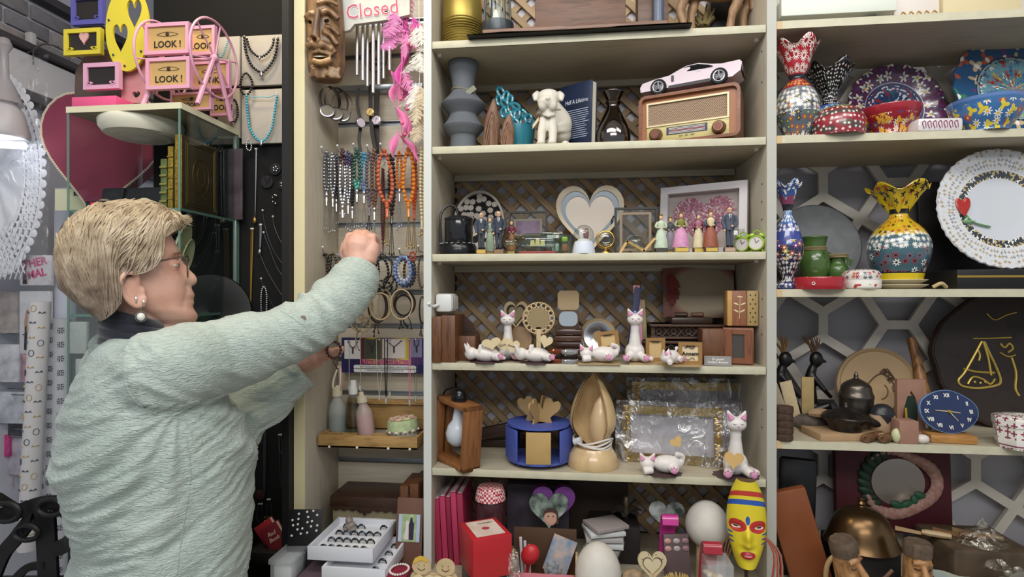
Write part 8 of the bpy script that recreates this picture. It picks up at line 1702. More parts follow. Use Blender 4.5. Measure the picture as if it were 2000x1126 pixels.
for k in range(10): m_=MB();sd=1 if k % 3 else -1;q=V((sd*.03,-.005,z0_+.07));m_.tube(spline([q,q+V((sd*.02+.002*k,-.004,-.04)),q+V((sd*(.012+.003*k),-.008,-.10-.004*k))],4),.0016,5);m_.build('raffia_strand',mat(('#6a4a34','#a8323a','#8a7a5a')[k % 3],.8),t)
# gift boxes and bits at the front
t,w_,H,d_=bx1('red_gift_box','square red gift box with printed heart lid','box',900,980,1050,-.13,-.03,mat('#b3232c',.4),z+.052,.5);MB().box((0,0,H+.001),(w_*.74,d_*.80,.001)).build('lid_print',mat('#d9cdc4',.5,c2='#c9b0a4',vs=30),t);MB().ball((0,-.004,H+.0018),(.009,.008,.0008),10,4).build('heart_print',mat('#a83a4a',.5),t);text('Hediyelik',.009,mat('#3a3a4a',.5),t,(.008,.024,H+.0018),rot=(0,0,0),ext=.0001)
bx1('black_box','black box under the red gift box','box',902,978,1090,-.12,-.02,BLACKP,rz=.4);t=thing('wooden_tray_box','open dark wooden box with red and blue keepsakes','box',(X(1062,-.05),-.04,z));w_=.145
MB().box((0,.045,.055),(w_,.006,.11),bev=.001).build('back_wall',mat('#4d3524',.6),t);MB().box((-w_/2,0,.03),(.005,.085,.06)).build('side_wall',PLY,t);MB().box((w_/2,0,.03),(.005,.085,.06)).build('side_wall',PLY,t);MB().box((0,0,.003),(w_,.085,.006)).build('floor_board',MDF,t);MB().box((0,-.045,.024),(w_*.93,.006,.048),bev=.002).build('pink_front',mat('#c0707e',.5),t)
L=V(t.location);o=MB();o.ball(L+V((-.03,-.01,.072)),(.02,.014,.024),16,10,rot=(0,.5,0));o.cyl(L+V((-.04,0,.01)),L+V((-.034,-.004,.06)),.004,n=8);one(o,'red_heart_wand',mat('#b5262e',.35),'glossy red rounded wand head in the wooden box','wand')
o=MB();o.box(L+V((.035,.02,.06)),(.055,.002,.08),rot=(-.15,.35,0));one(o,'photo_card',mat('#5a86a8',.4,c2='#c9b0a0',vs=30),'blue photo card tilted in the wooden box','card')
t=thing('crystal_rose','clear crystal glass rose in the wooden box','glass rose',L+V((.02,-.02,.007)));m_=MB();rd=random.Random(6)
for k in range(16): a=k*2.4;r_=.003+.0011*k;m_.ball((r_*cos(a),r_*sin(a),.05-.0012*k),(.009,.003,.011),6,4,rot=(.3,0,a+pi/2))
m_.build('petals',mat('#dfe4ea',.05,trans=.7),t);MB().cyl((0,0,0),(0,0,.045),.008,n=10).build('stem',mat('#dfe4ea',.05,trans=.7),t)
for k in range(3): o=MB();o.cyl(L+V((-.05+.008*k,.02,.007)),L+V((-.055+.010*k,.024,.095-.008*k)),.0035,n=8);one(o,'candle_stick',mat('#cfc9d2',.4),('leftmost','middle','rightmost')[k]+' thin white tube standing in the wooden box','tube','white tubes')
o=MB();rd=random.Random(3);c=V((X(1003,-.10),-.10,z+.04))
o.surf(14,10,lambda i,j: c+V(((.017+.005*noise.noise(V((i*9,j*6,1))))*cos(2*pi*i)*(1-.3*j),(.017+.005*noise.noise(V((i*7,j*6,4))))*sin(2*pi*i)*(1-.3*j),-.04+.10*j)),cu=True);one(o,'clear_bag',film('#ffffff',.5,.1,60),'crumpled clear plastic bag beside the red gift box','bag')
t=thing('heart_shelf_stand','pale wooden heart frame stand with dotted rim','heart stand',(X(1275,-.06),-.06,z),rot=(-.1,0,.1));m_=MB();m_.ring(heart(.062,.062,32,0,.062),heart(.044,.042,32,0,.062),-.004,.004);m_.build('outer_rim',mat('#cfc09c',.55),t);m_=MB();m_.prism(heart(.038,.035,32,0,.062),-.003,.003);m_.build('inner_heart',mat('#d6caa8',.55),t);MB().cyl((0,0,0),(0,0,.05),.005,n=8).build('post',PLY,t);MB().box((0,.004,.062),(.04,.003,.03)).build('back_plate',mat('#a8987a',.6),t)
for k in range(10): a=k*.628;MB().ball((.027*cos(a),-.0042,.064+.025*sin(a)),.0012,6,4).build('rim_dot',DKWOOD,t)
o=MB();o.surf(20,12,lambda i,j: V((X(1237,-.10),-.10,z+.055))+V((1,0,0))*(.026+.003*noise.noise(V((i*11,j*9,1))))*cos(2*pi*i)*sin(pi*j)+V((0,1,0))*(.022*sin(2*pi*i)*sin(pi*j))+V((0,0,-.02*cos(pi*j))));one(o,'brown_stone',mat('#8d7860',.8,var=.35,vs=90),'rough brown stone ball in front of the heart stand','stone')
o=MB();o.box((X(1237,-.10),-.10,z+.017),(.06,.05,.034),bev=.004);one(o,'small_box',mat('#3a2a2c',.6),'dark box carrying the rough brown stone','box')
t=thing('felt_flower','fluffy orange felt flower ball with yellow centre','felt flower',(X(1325,-.12),-.12,z));m_=MB();rd=random.Random(1)
for k in range(420): d=V((rd.gauss(0,1),rd.gauss(0,1),rd.gauss(0,1))).normalized();c=V((0,0,.042))+V((d.x*.032,d.y*.026,d.z*.030));m_.tube([c,c+d*.010],[.0024,.0006],4)
m_.ball((0,0,.042),(.032,.026,.03),14,10);m_.build('felt_ball',mat('#c78a4a',.9,c2='#9aa86a',vs=40),t);MB().ball((.012,-.032,.035),.007,8,6).build('yellow_centre',mat('#cdb52e',.6),t);MB().lathe([(0,0),(.016,0),(.014,.014),(0,.016)],14).build('foot',DKWOOD,t)
t,w_,H,d_=bx1('magnet_pack','clear pack of pinkish photo magnets','packet',1300,1352,1050,-.02,-.008,mat('#5a4a4c',.4),rot=(-.2,0,.15));[MB().ball((-.02+.02*(k % 3),-.0072,H-.014-.016*(k//3)),(.008,.002,.006),8,5).build('magnet',mat(('#b98a86','#a89a9a','#8a6a70')[k % 3],.4),t) for k in range(6)]
t,w_,H,d_=bx1('trinket_case','small clear case of white and gold trinkets','case',1382,1434,1104,-.16,-.10,mat('#cfd2d4',.1,alpha=.35));[MB().ball((rd.uniform(-.018,.018),rd.uniform(-.02,.02),H*.7),(.007,.007,.005),8,5).build('trinket',mat(('#d8d0c0','#c0a050')[k % 2],.4),t) for k in range(7)]
o=MB();q=V((X(1250,-.16),-.16,z+.045));o.surf(14,8,lambda i,j: q+V((.022*(i-.5)*2*(1-j*.5),-.012*sin(pi*i)*(1-.4*j),.028*j-.02*(i-.5)**2)));o.surf(14,8,lambda i,j: q+V((.022*(.5-i)*2*(1-j*.5),-.012*sin(pi*i)*(1-.4*j)+.002,.028*j-.02*(i-.5)**2)));o.box((q.x,q.y,z+.022),(.03,.02,.044),bev=.003);one(o,'white_shell',mat('#d9d6cf',.4),'white shell dish at the very front of ledge','shell')
o=MB();o.box((X(1200,.1),.13,z+.045),(.12,.1,.09),bev=.003);one(o,'dark_storage_box',mat('#241d1e',.7),'dark storage box at the back under the acrylic cards','box')
o=MB();o.box((X(1130,.2),.22,z+.11),(.26,.02,.22),bev=.002);one(o,'dark_panel_board',mat('#3a2c24',.7),'dark board standing at the back of the ledge','board')

# ================================================================== right bay
def ripple(n,k): return lambda a,i: (1+.13*cos(n*a)*max(0,(i-.62)/.3)**2*k,.011*cos(n*a+.6)*min(1,max(0,(i-.68)/.2))**2*k)
def vase(label,px,Yc,zz,prof,m,rim=5,k=1,name='painted_vase'):
 return lath(name,label,'vase',px,Yc,zz,prof,m,48,ripple(rim,k))
W_='#e9e6df'
z=RZ['A']
bx1('white_box','long white flat box on the top right shelf','box',1526,1752,-8,.01,.15,mat('#d8ddd2',.5),z+.016);bx1('cream_board','cream board standing on the top right shelf','board',1842,1995,-40,.02,.04,mat('#cfc19a',.6),z);t,w_,H,d_=bx1('ornate_card','white card with gold scroll print on the top right shelf','card',1746,1836,-30,.03,.04,mat('#d6cec6',.5),z)
for k in range(5): MB().tube(spline([(-.035+.016*k,-.006,.004),(-.03+.016*k,-.006,.02),(-.022+.016*k,-.006,.012),(-.024+.016*k,-.006,.004)],4),.0014,5).build('scroll_print',mat('#b08d4a',.5),t)
o=MB();a=P(1695,26,.02);o.prism([(a.x,z),(a.x+.028,z),(a.x+.014,z+.014)],.02,.06);one(o,'black_stand',BLACKP,'small black triangular stand beside the ornate card','stand')
# ---- shelf B
z=RZ['B']
vase('tall red and grey painted vase with white daisies and wavy rim',1556,.05,z,[(20,262),(30,250),(40,225),(38,195),(26,172),(14,158),(14,150),(22,135),(26,118),(34,100),(40,93),(37,93),(20,125)],painted([(0,'#3a4452'),(.12,'#5d6670'),(.36,'#6d727a'),(.47,'#9c2a34'),(.56,'#20222a'),(.6,'#a3202e')],[(.1,.4,.016,6,.45,['#b5552c','#2c2e36',W_,'#3a6a5a'],'#d8b23a'),(.28,.46,.012,10,.5,[W_],None),(.61,.95,.026,14,.52,[W_],'#a3202e'),(.47,.55,.012,4,.4,['#d8a83a'],None),(.0,.12,.010,8,.45,[W_],None)]))
vase('black painted vase with white dots and flared rim',1620,.12,z,[(22,262),(32,245),(30,222),(20,205),(13,193),(16,180),(26,162),(36,146),(42,140),(38,140),(18,172)],painted([(0,'#3f7a4a'),(.2,'#3a5a9c'),(.45,'#17171b')],[(.2,.45,.016,8,.48,[W_,'#7a98c8'],'#d8a83a'),(.45,.95,.009,4,.3,[W_],None)]),5,1.4)
t=lath('cutout_bowl_lamp','dark red domed gourd lamp with white edged leaf cut-outs','lamp',1637,.03,z,[(46,262),(48,250),(46,235),(38,220),(22,210),(6,206),(0,205)],painted([(0,'#8f1c2c'),(.72,'#6a9a4a')],[(0,.95,.030,2,.5,['#4a3a34','#5a4a3c'],None),(0,.95,.012,6,.28,[W_],None)],.3))
def plate(label,px,py,Yc,rx,m,zz,prof=None,tilt=-.16,n=64,mod=None,name='ceramic_plate',lift=0,sx=1):
 s=mpp(px,Yc);r=rx*s;t=thing(name,label,'plate',(X(px,Yc),Yc,zz),rot=(tilt,0,0));cz2=r+lift;MB().lathe([(0,0),(r*.55,.0),(r*.62,.004),(r,.014),(r*.99,.017),(r*.62,.008),(r*.56,.005),(0,.004)][::-1] if prof is None else [(a*r,b) for a,b in prof],n,rot=(pi/2,0,0),c=(0,0,cz2),mod=mod,sx=sx).build('plate',m,t);return t
scal=lambda a,i: (1+.022*cos(20*a)*(1 if .3 < i < .62 else .0),0)
plate('purple and blue scalloped plate with white flowers leaning at back',1752,240,.19,90,painted([(0,'#24406e'),(.18,'#2a4a7c'),(.25,'#2a3a66'),(.29,'#cfc9d0'),(.30,'#5a2a4a')],[(.0,.2,.040,3,.4,['#9c2a34',W_,'#2a6a5a'],None),(.3,.49,.034,5,.42,[W_],'#cdb04a'),(.3,.49,.016,4,.3,['#6a3a8a','#2a5a7a'],None),(.2,.27,.010,2,.5,[W_,'#a83a34'],None)]),z,mod=scal,lift=-.10+.1)
def bowl(label,px,Yc,zz,rx,yt,m,sq=1,name='ceramic_bowl'): return lath(name,label,'bowl',px,Yc,zz,[(rx*.6,262),(rx*.62,yt+(262-yt)*.85),(rx*.85,yt+(262-yt)*.5),(rx,yt+2),(rx*.98,yt),(rx*.92,yt+3),(rx*.6,yt+(262-yt)*.7),(0,yt+(262-yt)*.8)],m,48,part='bowl')
bowl('red painted bowl with yellow tulips and white flowers',1737,.06,z,54,215,painted([(0,'#2a2430'),(.06,'#8f1f2c'),(.5,'#9c2430')],[(.05,.46,.022,8,.44,[W_,'#3a4a8a','#cfa23a'],'#cfa23a'),(.05,.46,.030,3,.36,['#d8a32e'],None)]))
t,w_,H,d_=bx1('ceramic_dish','white square ceramic dish with maroon pattern','dish',1790,1882,229,.0,.09,painted([(0,'#d6d0d2')],[]),z,rz=.05,bev=.006);[MB().tube(spline([(-w_/2+.012+.011*k,-d_/2-.0006,.006),(-w_/2+.008+.011*k,-d_/2-.0006,.018),(-w_/2+.014+.011*k,-d_/2-.0006,.022),(-w_/2+.016+.011*k,-d_/2-.0006,.008)],3),.0009,4).build('painted_scroll',mat('#8a3a5a',.4),t) for k in range(7)]
bowl('blue painted bowl with yellow tulips and red flowers',1925,.03,z,62,200,painted([(0,'#2a5a8a'),(.05,'#3a6aa0'),(.5,'#5a7ab0')],[(.05,.47,.024,8,.44,[W_,'#b53a3a','#4a7ab8'],'#d8b23a'),(.05,.47,.034,3,.34,['#d8c23a'],None)]))
plate('large teal and blue scalloped plate with flowers at the right edge',1995,200,.13,116,painted([(0,'#5a8a9c'),(.16,'#6a98a8'),(.27,'#9aa4a4'),(.285,'#24507a')],[(0,.26,.034,6,.46,[W_,'#a8443a','#3a6a9c','#cdb04a'],'#8a2a34'),(.29,.49,.05,4,.46,['#6a3a7a','#c9b08a','#b5553a','#3a7a5a'],W_),(.26,.3,.012,2,.5,['#23303c'],None)]),z,mod=scal,tilt=-.2)
plate('cream floral plate mostly hidden behind the teal plate',1935,215,.19,60,painted([(0,'#c9bca8')],[(.2,.49,.03,5,.36,['#6a8a6a','#a87a8a'],None)]),z,mod=scal)
# ---- shelf C
z=RZ['C']
o=plate('round grey stone platter leaning on the fretwork',1594,420,.20,84,mat('#77797c',.7,var=.12,vs=40,bump=.15,bs=60),z,[(0,0),(.96,0),(1,.006),(1,.018),(.96,.022),(0,.022)][::-1],name='stone_platter')
vase('blue painted vase with white dots half hidden by the side panel',1538,.05,z,[(18,563),(22,556),(10,545),(14,530),(27,500),(28,475),(20,445),(10,425),(8,412),(12,395),(18,375),(26,363),(23,362),(10,395)],painted([(0,'#2a3f80'),(.12,'#1f2340'),(.34,'#23264a'),(.4,'#3a4a90'),(.56,'#4a78b8'),(.66,'#1d1f2c'),(.7,'#7a3a5a'),(.76,'#34508c')],[(.08,.34,.011,7,.46,[W_],None),(.3,.44,.017,6,.46,['#b5622e','#cdb03a','#7a3a7a'],W_),(.5,.66,.012,6,.46,[W_],None),(.8,.97,.013,7,.46,[W_],None)]),5,.8)
GRN=mat('#4f6d34',.25,coat=.5,c2='#3f5a2c',vs=12)
for k,(x,Yc,pr_,lb) in enumerate(((1590,.12,[(18,543),(26,530),(28,510),(25,498),(21,490),(20,485),(22,470),(24,464),(21,464),(17,488)],'green glazed jug with twine round the neck'),(1636,.11,[(14,542),(19,534),(18,522),(13,514),(13,506),(16,499),(14,499),(10,514)],'small green glazed jug with twine'))):
 t=lath('green_jug',lb,'jug',x,Yc,z+.018,pr_,GRN,32,group='green jugs');s=mpp(x,Yc);r_=pr_[5][0]*s;hz=Z(x,pr_[5][1],Yc)-z-.018
 for j in range(3): MB().tube([((r_+.002)*cos(a),(r_+.002)*sin(a),hz-.004+.003*j) for a in [2*pi*q/24 for q in range(24)]],.0014,5,True).build('twine',mat('#8a7a58',.8),t)
 for a in (-1.2,-.1,pi): MB().tube([((r_+.001)*cos(a),(r_+.001)*sin(a),hz-.008),((r_+.011)*cos(a),(r_+.011)*sin(a),hz-.012),((r_+.009)*cos(a),(r_+.009)*sin(a),hz-.024)],.0026,6).build('lug_handle',GRN,t)
 o=MB();o.box((X(x,Yc),Yc,z+.009),(pr_[1][0]*2*s,.05,.018),bev=.002);one(o,'display_block',BLACKP,('black riser block under the larger green jug','black riser block under the small green jug')[k],'block')
t=lath('red_ashtray','round red glazed ashtray with white star mark','ashtray',1600,.02,z,[(44,563),(46,557),(46,543),(44,541),(40,543),(40,553),(0,555)],mat('#a3202c',.2,coat=.5),40);[MB().ball((-.03+.003*cos(a),-.0455,.012+.003*sin(a)),.0012,6,4).build('star_dot',WHITE,t) for a in [k*.9 for k in range(7)]]
t=lath('lidded_box','small lidded ceramic box with red tulips on white','box',1682,.03,z,[(30,563),(34,560),(34,543),(34,540),(33,534),(24,527),(0,525)],painted([(0,W_),(.5,'#c9c6c0'),(.52,'#d2cfc8')],[(.1,.42,.022,3,.42,['#b53a34','#cdb85a'],None),(.52,.95,.012,6,.42,['#9c2a34','#3a4a5a','#b5552c'],None)]))
vase('large yellow and teal painted vase with wide wavy rim',1755,.08,z+.022,[(40,540),(44,528),(50,512),(54,492),(52,470),(40,448),(26,434),(17,424),(17,414),(24,398),(34,384),(46,374),(52,370),(48,370),(18,410)],painted([(0,'#d0c8b8'),(.05,'#a3202c'),(.11,'#d6bb22'),(.17,'#20222a'),(.18,'#3f5f6a'),(.42,'#c9a622'),(.6,'#1d1c1c'),(.63,'#cdb022')],[(.18,.35,.020,7,.44,['#8a3a44',W_,'#7a5a6a'],'#1d1c1c'),(.33,.45,.013,9,.5,[W_],None),(.44,.6,.015,6,.4,['#2a2420','#b5552c','#cdb022'],None),(.65,.96,.022,5,.4,['#2a2420','#2a2420','#b5552c'],None)]),5,.9)
for k in range(2): o=MB();s=mpp(1763,.07);o.lathe([(0,0),(30*s,0),(46*s,.010),(45*s,.011),(0,.004)],36,c=(X(1763,.07),.08,z+.011*k));one(o,'saucer',mat('#cfc5aa',.3,coat=.3),('lower','upper')[k]+' cream saucer under the yellow vase','saucer','cream saucers')
# presentation case with plate
t=thing('plate_case','open black presentation case with gold stripe around the base','case',(X(1965,.08),.09,z));w_=.33;MB().box((.02,-.01,.021),(w_,.14,.042),bev=.002).build('case_base',mat('#151213',.5),t);MB().box((.02,-.0806,.027),(w_,.0012,.0045)).build('gold_stripe',GOLD,t);MB().box((.03,.095,.14),(w_-.02,.012,.25),rot=(-.08,0,0),bev=.002).build('case_lid',mat('#171213',.5),t)
PT=painted([(0,'#c8ccd2'),(.15,'#c9cdd4'),(.255,'#3a4048'),(.32,'#d5d6da')],[(.255,.32,.014,3,.46,['#c9b27a',W_],None),(.34,.42,.010,4,.44,['#8f8f98','#a89a78'],None),(.43,.49,.011,5,.42,['#a89068','#c9ccd2'],None)])
t2=plate('large white ornate plate with silver rim and red tulip',1965,400,.055,122,PT,z+.042,tilt=-.16,n=96,mod=lambda a,i: (1+.010*cos(40*a)*(1 if .3 < i < .62 else .0),0));r_=122*mpp(1965,.055)
for sx,zz,w2 in ((-.58,.02,.0),(-.54,.06,.3),(-.62,.05,-.3)): MB().ball((sx*r_,-.012,r_*(1+zz)),(.009,.0015,.019),10,6,rot=(0,w2,0)).build('painted_tulip',mat('#a8322c',.2),t2)
MB().tube(spline([(-.56*r_,-.0105,r_*.92),(-.45*r_,-.010,r_*.78),(-.2*r_,-.009,r_*.7)],4),.0022,5).build('painted_stem',mat('#5f8a5a',.3),t2);MB().tube(spline([(-.52*r_,-.0105,r_*.86),(-.58*r_,-.0108,r_*.78),(-.42*r_,-.010,r_*.8)],4),[.001]+[.004]*6+[.001]*2,5).build('painted_leaf',mat('#7aa07a',.3),t2)
o=MB();o.tube(spline([V((X(1822,-.0),.0,z+.004)),V((X(1835,.0),-.006,z+.012)),V((X(1848,.0),.0,z+.004))],4),.004,7);one(o,'gold_bow',mat('#b8a678',.4),'small pale gold bow in front of the black case','bow')
# ---- shelf D
z=RZ['D']
SLC=wood('#4a3426','#2f2018',(20,20,20),5,.6)
for k in range(5): o=MB();o.lathe([(0,0),(.019,0),(.020,.004),(.019,.0145),(0,.0145)],20,c=(X(1534,.0)+.001*(k % 3),.012,z+.015*k));one(o,'wood_slice',SLC,('lowest','second','middle','fourth','topmost')[k]+' dark wood slice in the stack at the side panel','wood slice','wood slice stack')
for k,(x,yt,ry,c_,lb) in enumerate(((1530,735,-.35,'#9a8a74','tall pale card leaning left beside the wood slices'),(1548,742,-.25,'#b9a684','tan card leaning behind the first card'),(1566,736,.0,'#a08a5c','ochre card standing behind the leaning cards'))): bx1('leaning_card',lb,'card',x,x+24,yt,.08+.02*k,.085+.02*k,mat(c_,.7,var=.12,vs=40),z,rot=(0,ry,0),bev=.0005,group='leaning cards')
for k,(x,yt,Yc,lb) in enumerate(((1525,668,.14,'black crouching figure with brown feather hair by the side panel'),(1585,668,.15,'black crouching figure with tan feather hair beside the round plate'))):
 t=thing('feather_figure',lb,'figurine',(X(x,Yc),Yc,z),group='black feathered figures');H=Z(x,yt,Yc)-z;h=MB();BKF=mat('#100e0f',.35)
 h.tube(spline([(.02,0,.02),(.0,0,.05),(-.004,0,H*.55),(.004,0,H*.72)],4),[.018,.017,.016,.016,.016,.016,.015,.014,.013,.012,.011,.010,.009],12);h.ball((.010,-.002,H*.80),(.016,.012,.020),12,10);h.tube([(.02,-.004,H*.79),(.033,-.004,H*.77)],[.006,.003],8);h.tube([(.0,-.01,.04),(.03,-.014,.055),(.045,-.01,.02),(.05,-.01,.004)],[.014,.012,.009,.007],10);h.tube([(0,-.008,H*.6),(.022,-.02,H*.45),(.04,-.014,H*.36)],[.008,.006,.005],8);h.ball((.01,0,.01),(.03,.022,.012),12,8)
 o=h.build('body',BKF,t,angle=180);remesh(o,.0025,3)
 for j in range(16): a=random.uniform(-.9,.9);m_=MB();m_.tube(spline([(.004,0,H*.87),(.004+.012*sin(a),random.uniform(-.008,.008),H*.95),(.0+.035*sin(a)-.006,random.uniform(-.012,.012),H*(1.0+.08*cos(a)))],3),[.0032,.003,.0026,.002,.0016,.001,.0005],4);m_.build('feather_tuft',mat(('#7a5a34','#5c4430')[k],.8),t)
t=plate('round tan wooden plate with burnt horse drawing',1716,735,.17,76,mat('#b09470',.55,var=.07,vs=6),z,[(0,0),(.93,0),(1,.004),(1,.014),(.96,.018),(.9,.012),(0,.010)][::-1],name='burnt_wood_plate');r_=76*mpp(1716,.17);m_=MB();rd=random.Random(4)
m_.tube(spline([(-.34*r_,-.0135,r_*.95),(-.2*r_,-.0135,r_*1.12),(.0,-.0135,r_*1.3),(.2*r_,-.0135,r_*1.32),(.38*r_,-.0135,r_*1.08),(.42*r_,-.0135,r_*.7),(.3*r_,-.0135,r_*.4)],5),.0012,5)
for k in range(26): u_=rd.random();q=V((.05*r_+.38*r_*u_,-.0135,r_*(1.36-.7*u_*u_)));m_.tube(spline([q,q+V((.012,0,.004+.01*rd.random())),q+V((.022,0,-.004))],3),.0010,4)
m_.tube([(.02*r_+.02*cos(a),-.0135,r_*.9+.02*sin(a)) for a in [-1.4+k*.25 for k in range(10)]],.0009,4);m_.build('burnt_drawing',mat('#4a3524',.7),t)
o=MB();a,b=P(1778,660,.2),V((X(1828,.12),.12,z+.01));o.tube(spline([b,(a*.4+b*.6)+V((-.004,0,0)),(a*.75+b*.25),a],4),[.014,.015,.015,.014,.013,.013,.013,.012,.011,.0105,.010,.0095,.009],12);one(o,'wooden_stick',wood('#8a5f30','#4a2f1a',(14,14,6),6,.4),'varnished brown stick leaning on the fretwork','stick')
PW=mat('#3f3a37',.35,.8,var=.3,vs=60)
o=MB();xa,xb_=X(1582,.02),X(1740,.02);o.box(((xa+xb_)/2,.055,z+.008),(xb_-xa-.02,.085,.016),rot=(0,0,.12),bev=.002);one(o,'chopping_board',mat('#a98a68',.6,var=.08,vs=20),'pale wooden board carrying the pewter lamp pot','board')
t=lath('pewter_lamp_pot','low pewter oil lamp pot with leaf rim and spike','oil lamp',1652,.05,z+.017,[(22,845),(28,838),(32,828),(40,818),(44,812),(34,806),(20,800),(6,794),(3,786),(0,784)],PW,36,mod=lambda a,i: (1+.06*cos(8*a)*(1 if .35 < i < .6 else 0),0));MB().tube([(.04,.0,.024),(.06,-.004,.016),(.075,-.004,.012)],[.012,.009,.004],10).build('spout',PW,t)
t=lath('incense_burner','pewter incense burner with domed lid and pointed finial','incense burner',1672,.11,z,[(18,860),(20,850),(10,836),(16,822),(28,800),(30,780),(31,772),(28,764),(25,752),(16,744),(5,738),(4,732),(2,727),(0,725)],mat('#5f5852',.3,.85),32);MB().tube(spline([(.02,-.01,.06),(.045,-.014,.055),(.045,-.014,.035),(.022,-.012,.03)],4),.004,7).build('handle',PW,t)
o=MB();o.surf(24,10,lambda i,j: V((X(1580,.10)+.055*(j-.5)*2,.10,z+.022))+V((0,(.018+.006*noise.noise(V((i*9,j*8,2))))*cos(2*pi*i)*sin(pi*min(.97,max(.03,j))),(.02+.006*noise.noise(V((i*9,j*8,7))))*sin(2*pi*i)*sin(pi*min(.97,max(.03,j))))));one(o,'bark_log',mat('#4d453e',.8,var=.35,vs=60,bump=.5,bs=60),'rough grey bark log lying behind the wooden board','log')
o=MB();o.tube(spline([V((X(1575,.1),.09,z+.044)),V((X(1600,.1),.085,z+.046)),V((X(1635,.1),.10,z+.038))],4),[.006,.008,.01,.011,.011,.01,.009,.008,.007],8);one(o,'driftwood',mat('#94795a',.7,var=.2,vs=40),'twisted tan driftwood piece on top of the bark log','driftwood')
t=thing('stone_bird','smooth penguin shaped stone with dark head and pale belly','figurine',(X(1728,.05),.06,z+.0));m_=MB();m_.lathe([(0,0),(.020,.002),(.027,.014),(.0275,.035),(.026,.052),(.02,.066),(.010,.073),(0,.075)],28,sy=.8);m_.build('stone_body',mat('#a88c70',.4,var=.08,vs=30),t);m_=MB();m_.lathe([(.0262,.052),(.0206,.0668),(.0105,.074),(0,.0758)],28,sy=.82);m_.build('dark_head',mat('#25262b',.35),t);m_=MB();m_.prism([(-.014,.054),(.014,.054),(.0,.034)],-.0228,-.018);m_.build('dark_beak_patch',mat('#25262b',.35),t)
t=thing('arched_stand','pink-brown stone stand with arched window and pen','stand',(X(1785,.07),.08,z));PKW=mat('#9a7462',.55,var=.08);m_=MB();s=mpp(1785,.07);H=Z(1785,742,.07)-z;poly_with_holes(m_,[(-.03,.014),(.03,.014),(.03,H),(-.03,H)],[sp2([(-.015,.02),(.015,.02),(.015,H*.5),(.0,H*.8),(-.015,H*.5)],2)],.0,.012);m_.build('arch',PKW,t);MB().box((0,0,.007),(.075,.05,.014),bev=.002).build('plinth',PKW,t);MB().box((0,.006,H*.4),(.03,.004,H*.6)).build('dark_inset',mat('#2c3a34',.4),t);MB().cyl((-.02,-.02,.014),(-.019,-.012,.066),.0035,n=10).build('gold_pen',GOLD,t)
bx1('stone_block','small pink-brown stone block in front of the arched stand','block',1757,1795,822,.0,.035,PKW,z)
o=thing('slice_clock','navy blue agate slice clock with white roman numerals','clock',(X(1860,.03),.035,z+.02),rot=(-.25,0,.0));m_=MB();s=mpp(1860,.03);rx,rz_=52*s,40*s;oo=[(rx*cos(a)*(1+.03*sin(3*a+1)),rz_+rz_*sin(a)*(1+.03*cos(4*a))) for a in [2*pi*k/48 for k in range(48)]];m_.prism(oo,-.004,.004);m_.build('agate_slice',mat('#1f2f5c',.15,coat=.6,c2='#182448',vs=12),o);m_=MB();m_.ring([(x*1.03,(zz-rz_)*1.03+rz_) for x,zz in oo],oo,-.003,.004);m_.build('pale_rim',mat('#6d8fb8',.3),o)
for k,n_ in enumerate(('XII','I','II','III','IV','V','VI','VII','VIII','IX','X','XI')): a=pi/2-k*pi/6;text(n_,.0115,mat('#e4e4da',.4),o,(rx*.78*cos(a),-.0048,rz_+rz_*.78*sin(a)),ext=.0003,bold=.0003,name='numeral',sx=.85)
for a,L_ in ((-.15,.024),(-1.0,.03),(3.05,.03)): MB().tube([(0,-.006,rz_),(L_*cos(a)*.95,-.006,rz_+L_*sin(a)*.8)],[.0013,.0007],5).build('clock_hand',mat('#d9c9a0',.3),o)
MB().lathe([(0,.008),(.0035,.008),(.004,.004),(0,.004)],12,c=(0,0,rz_),rot=(pi/2,0,0)).build('hub',GOLD,o)
o=MB();o.box((X(1862,.02),.035,z+.009),(.09,.045,.018),rot=(0,0,-.1),bev=.004);one(o,'clock_base',wood('#b07f44','#8f6232',(3,30,30),6,.4),'orange striped wooden base under the blue clock','wood base')
# calligraphy slice
t=thing('calligraphy_slice','large dark wood slice with gold calligraphy strokes','wall art',(X(1990,.17),.185,z),rot=(-.12,0,0));s=mpp(1960,.17);R_=.168;m_=MB();oo=[(R_*cos(a)*(1+.02*sin(5*a)+.012*sin(13*a)),R_*.97+R_*.97*sin(a)*(1+.02*cos(4*a))) for a in [2*pi*k/72 for k in range(72)]];m_.prism(oo,-.008,.012);m_.build('wood_slice',wood('#2b1f1a','#1d1512',(6,6,6),5,.5),t);m_=MB();m_.ring([(x*1.02,(zz-R_)*1.02+R_) for x,zz in oo],oo,-.006,.012);m_.build('bark_edge',mat('#3f3028',.9,bump=.6,bs=60),t)
def gp(pts,r=.0028): m_=MB();m_.tube(spline([(X(x,.17)-t.location.x,-.0095,Z(x,y,.17)-z) for x,y in pts],5),r,6);m_.build('gold_stroke',mat('#cdb25a',.35,.5),t)
gp([(1935,668),(1915,700),(1895,730),(1882,745),(1890,756),(1920,760),(1955,755),(1966,745),(1958,715),(1948,690),(1940,668)]);gp([(1938,668),(1945,700),(1948,735)]);gp([(1894,722),(1920,728),(1955,730)]);gp([(1900,752),(1912,738),(1930,742),(1945,752),(1955,742)],.0024);gp([(1925,682),(1929,695),(1926,706)],.0026);gp([(1918,662),(1950,662),(1995,660)],.0018);gp([(1972,672),(1980,680),(1990,672),(1996,682),(1985,690)],.0024);gp([(1992,700),(1998,730),(1994,760),(2000,775)],.0028);gp([(1950,612),(1965,625),(1990,615),(2010,610)],.0016);gp([(1970,690),(1985,698),(2000,695)],.002)
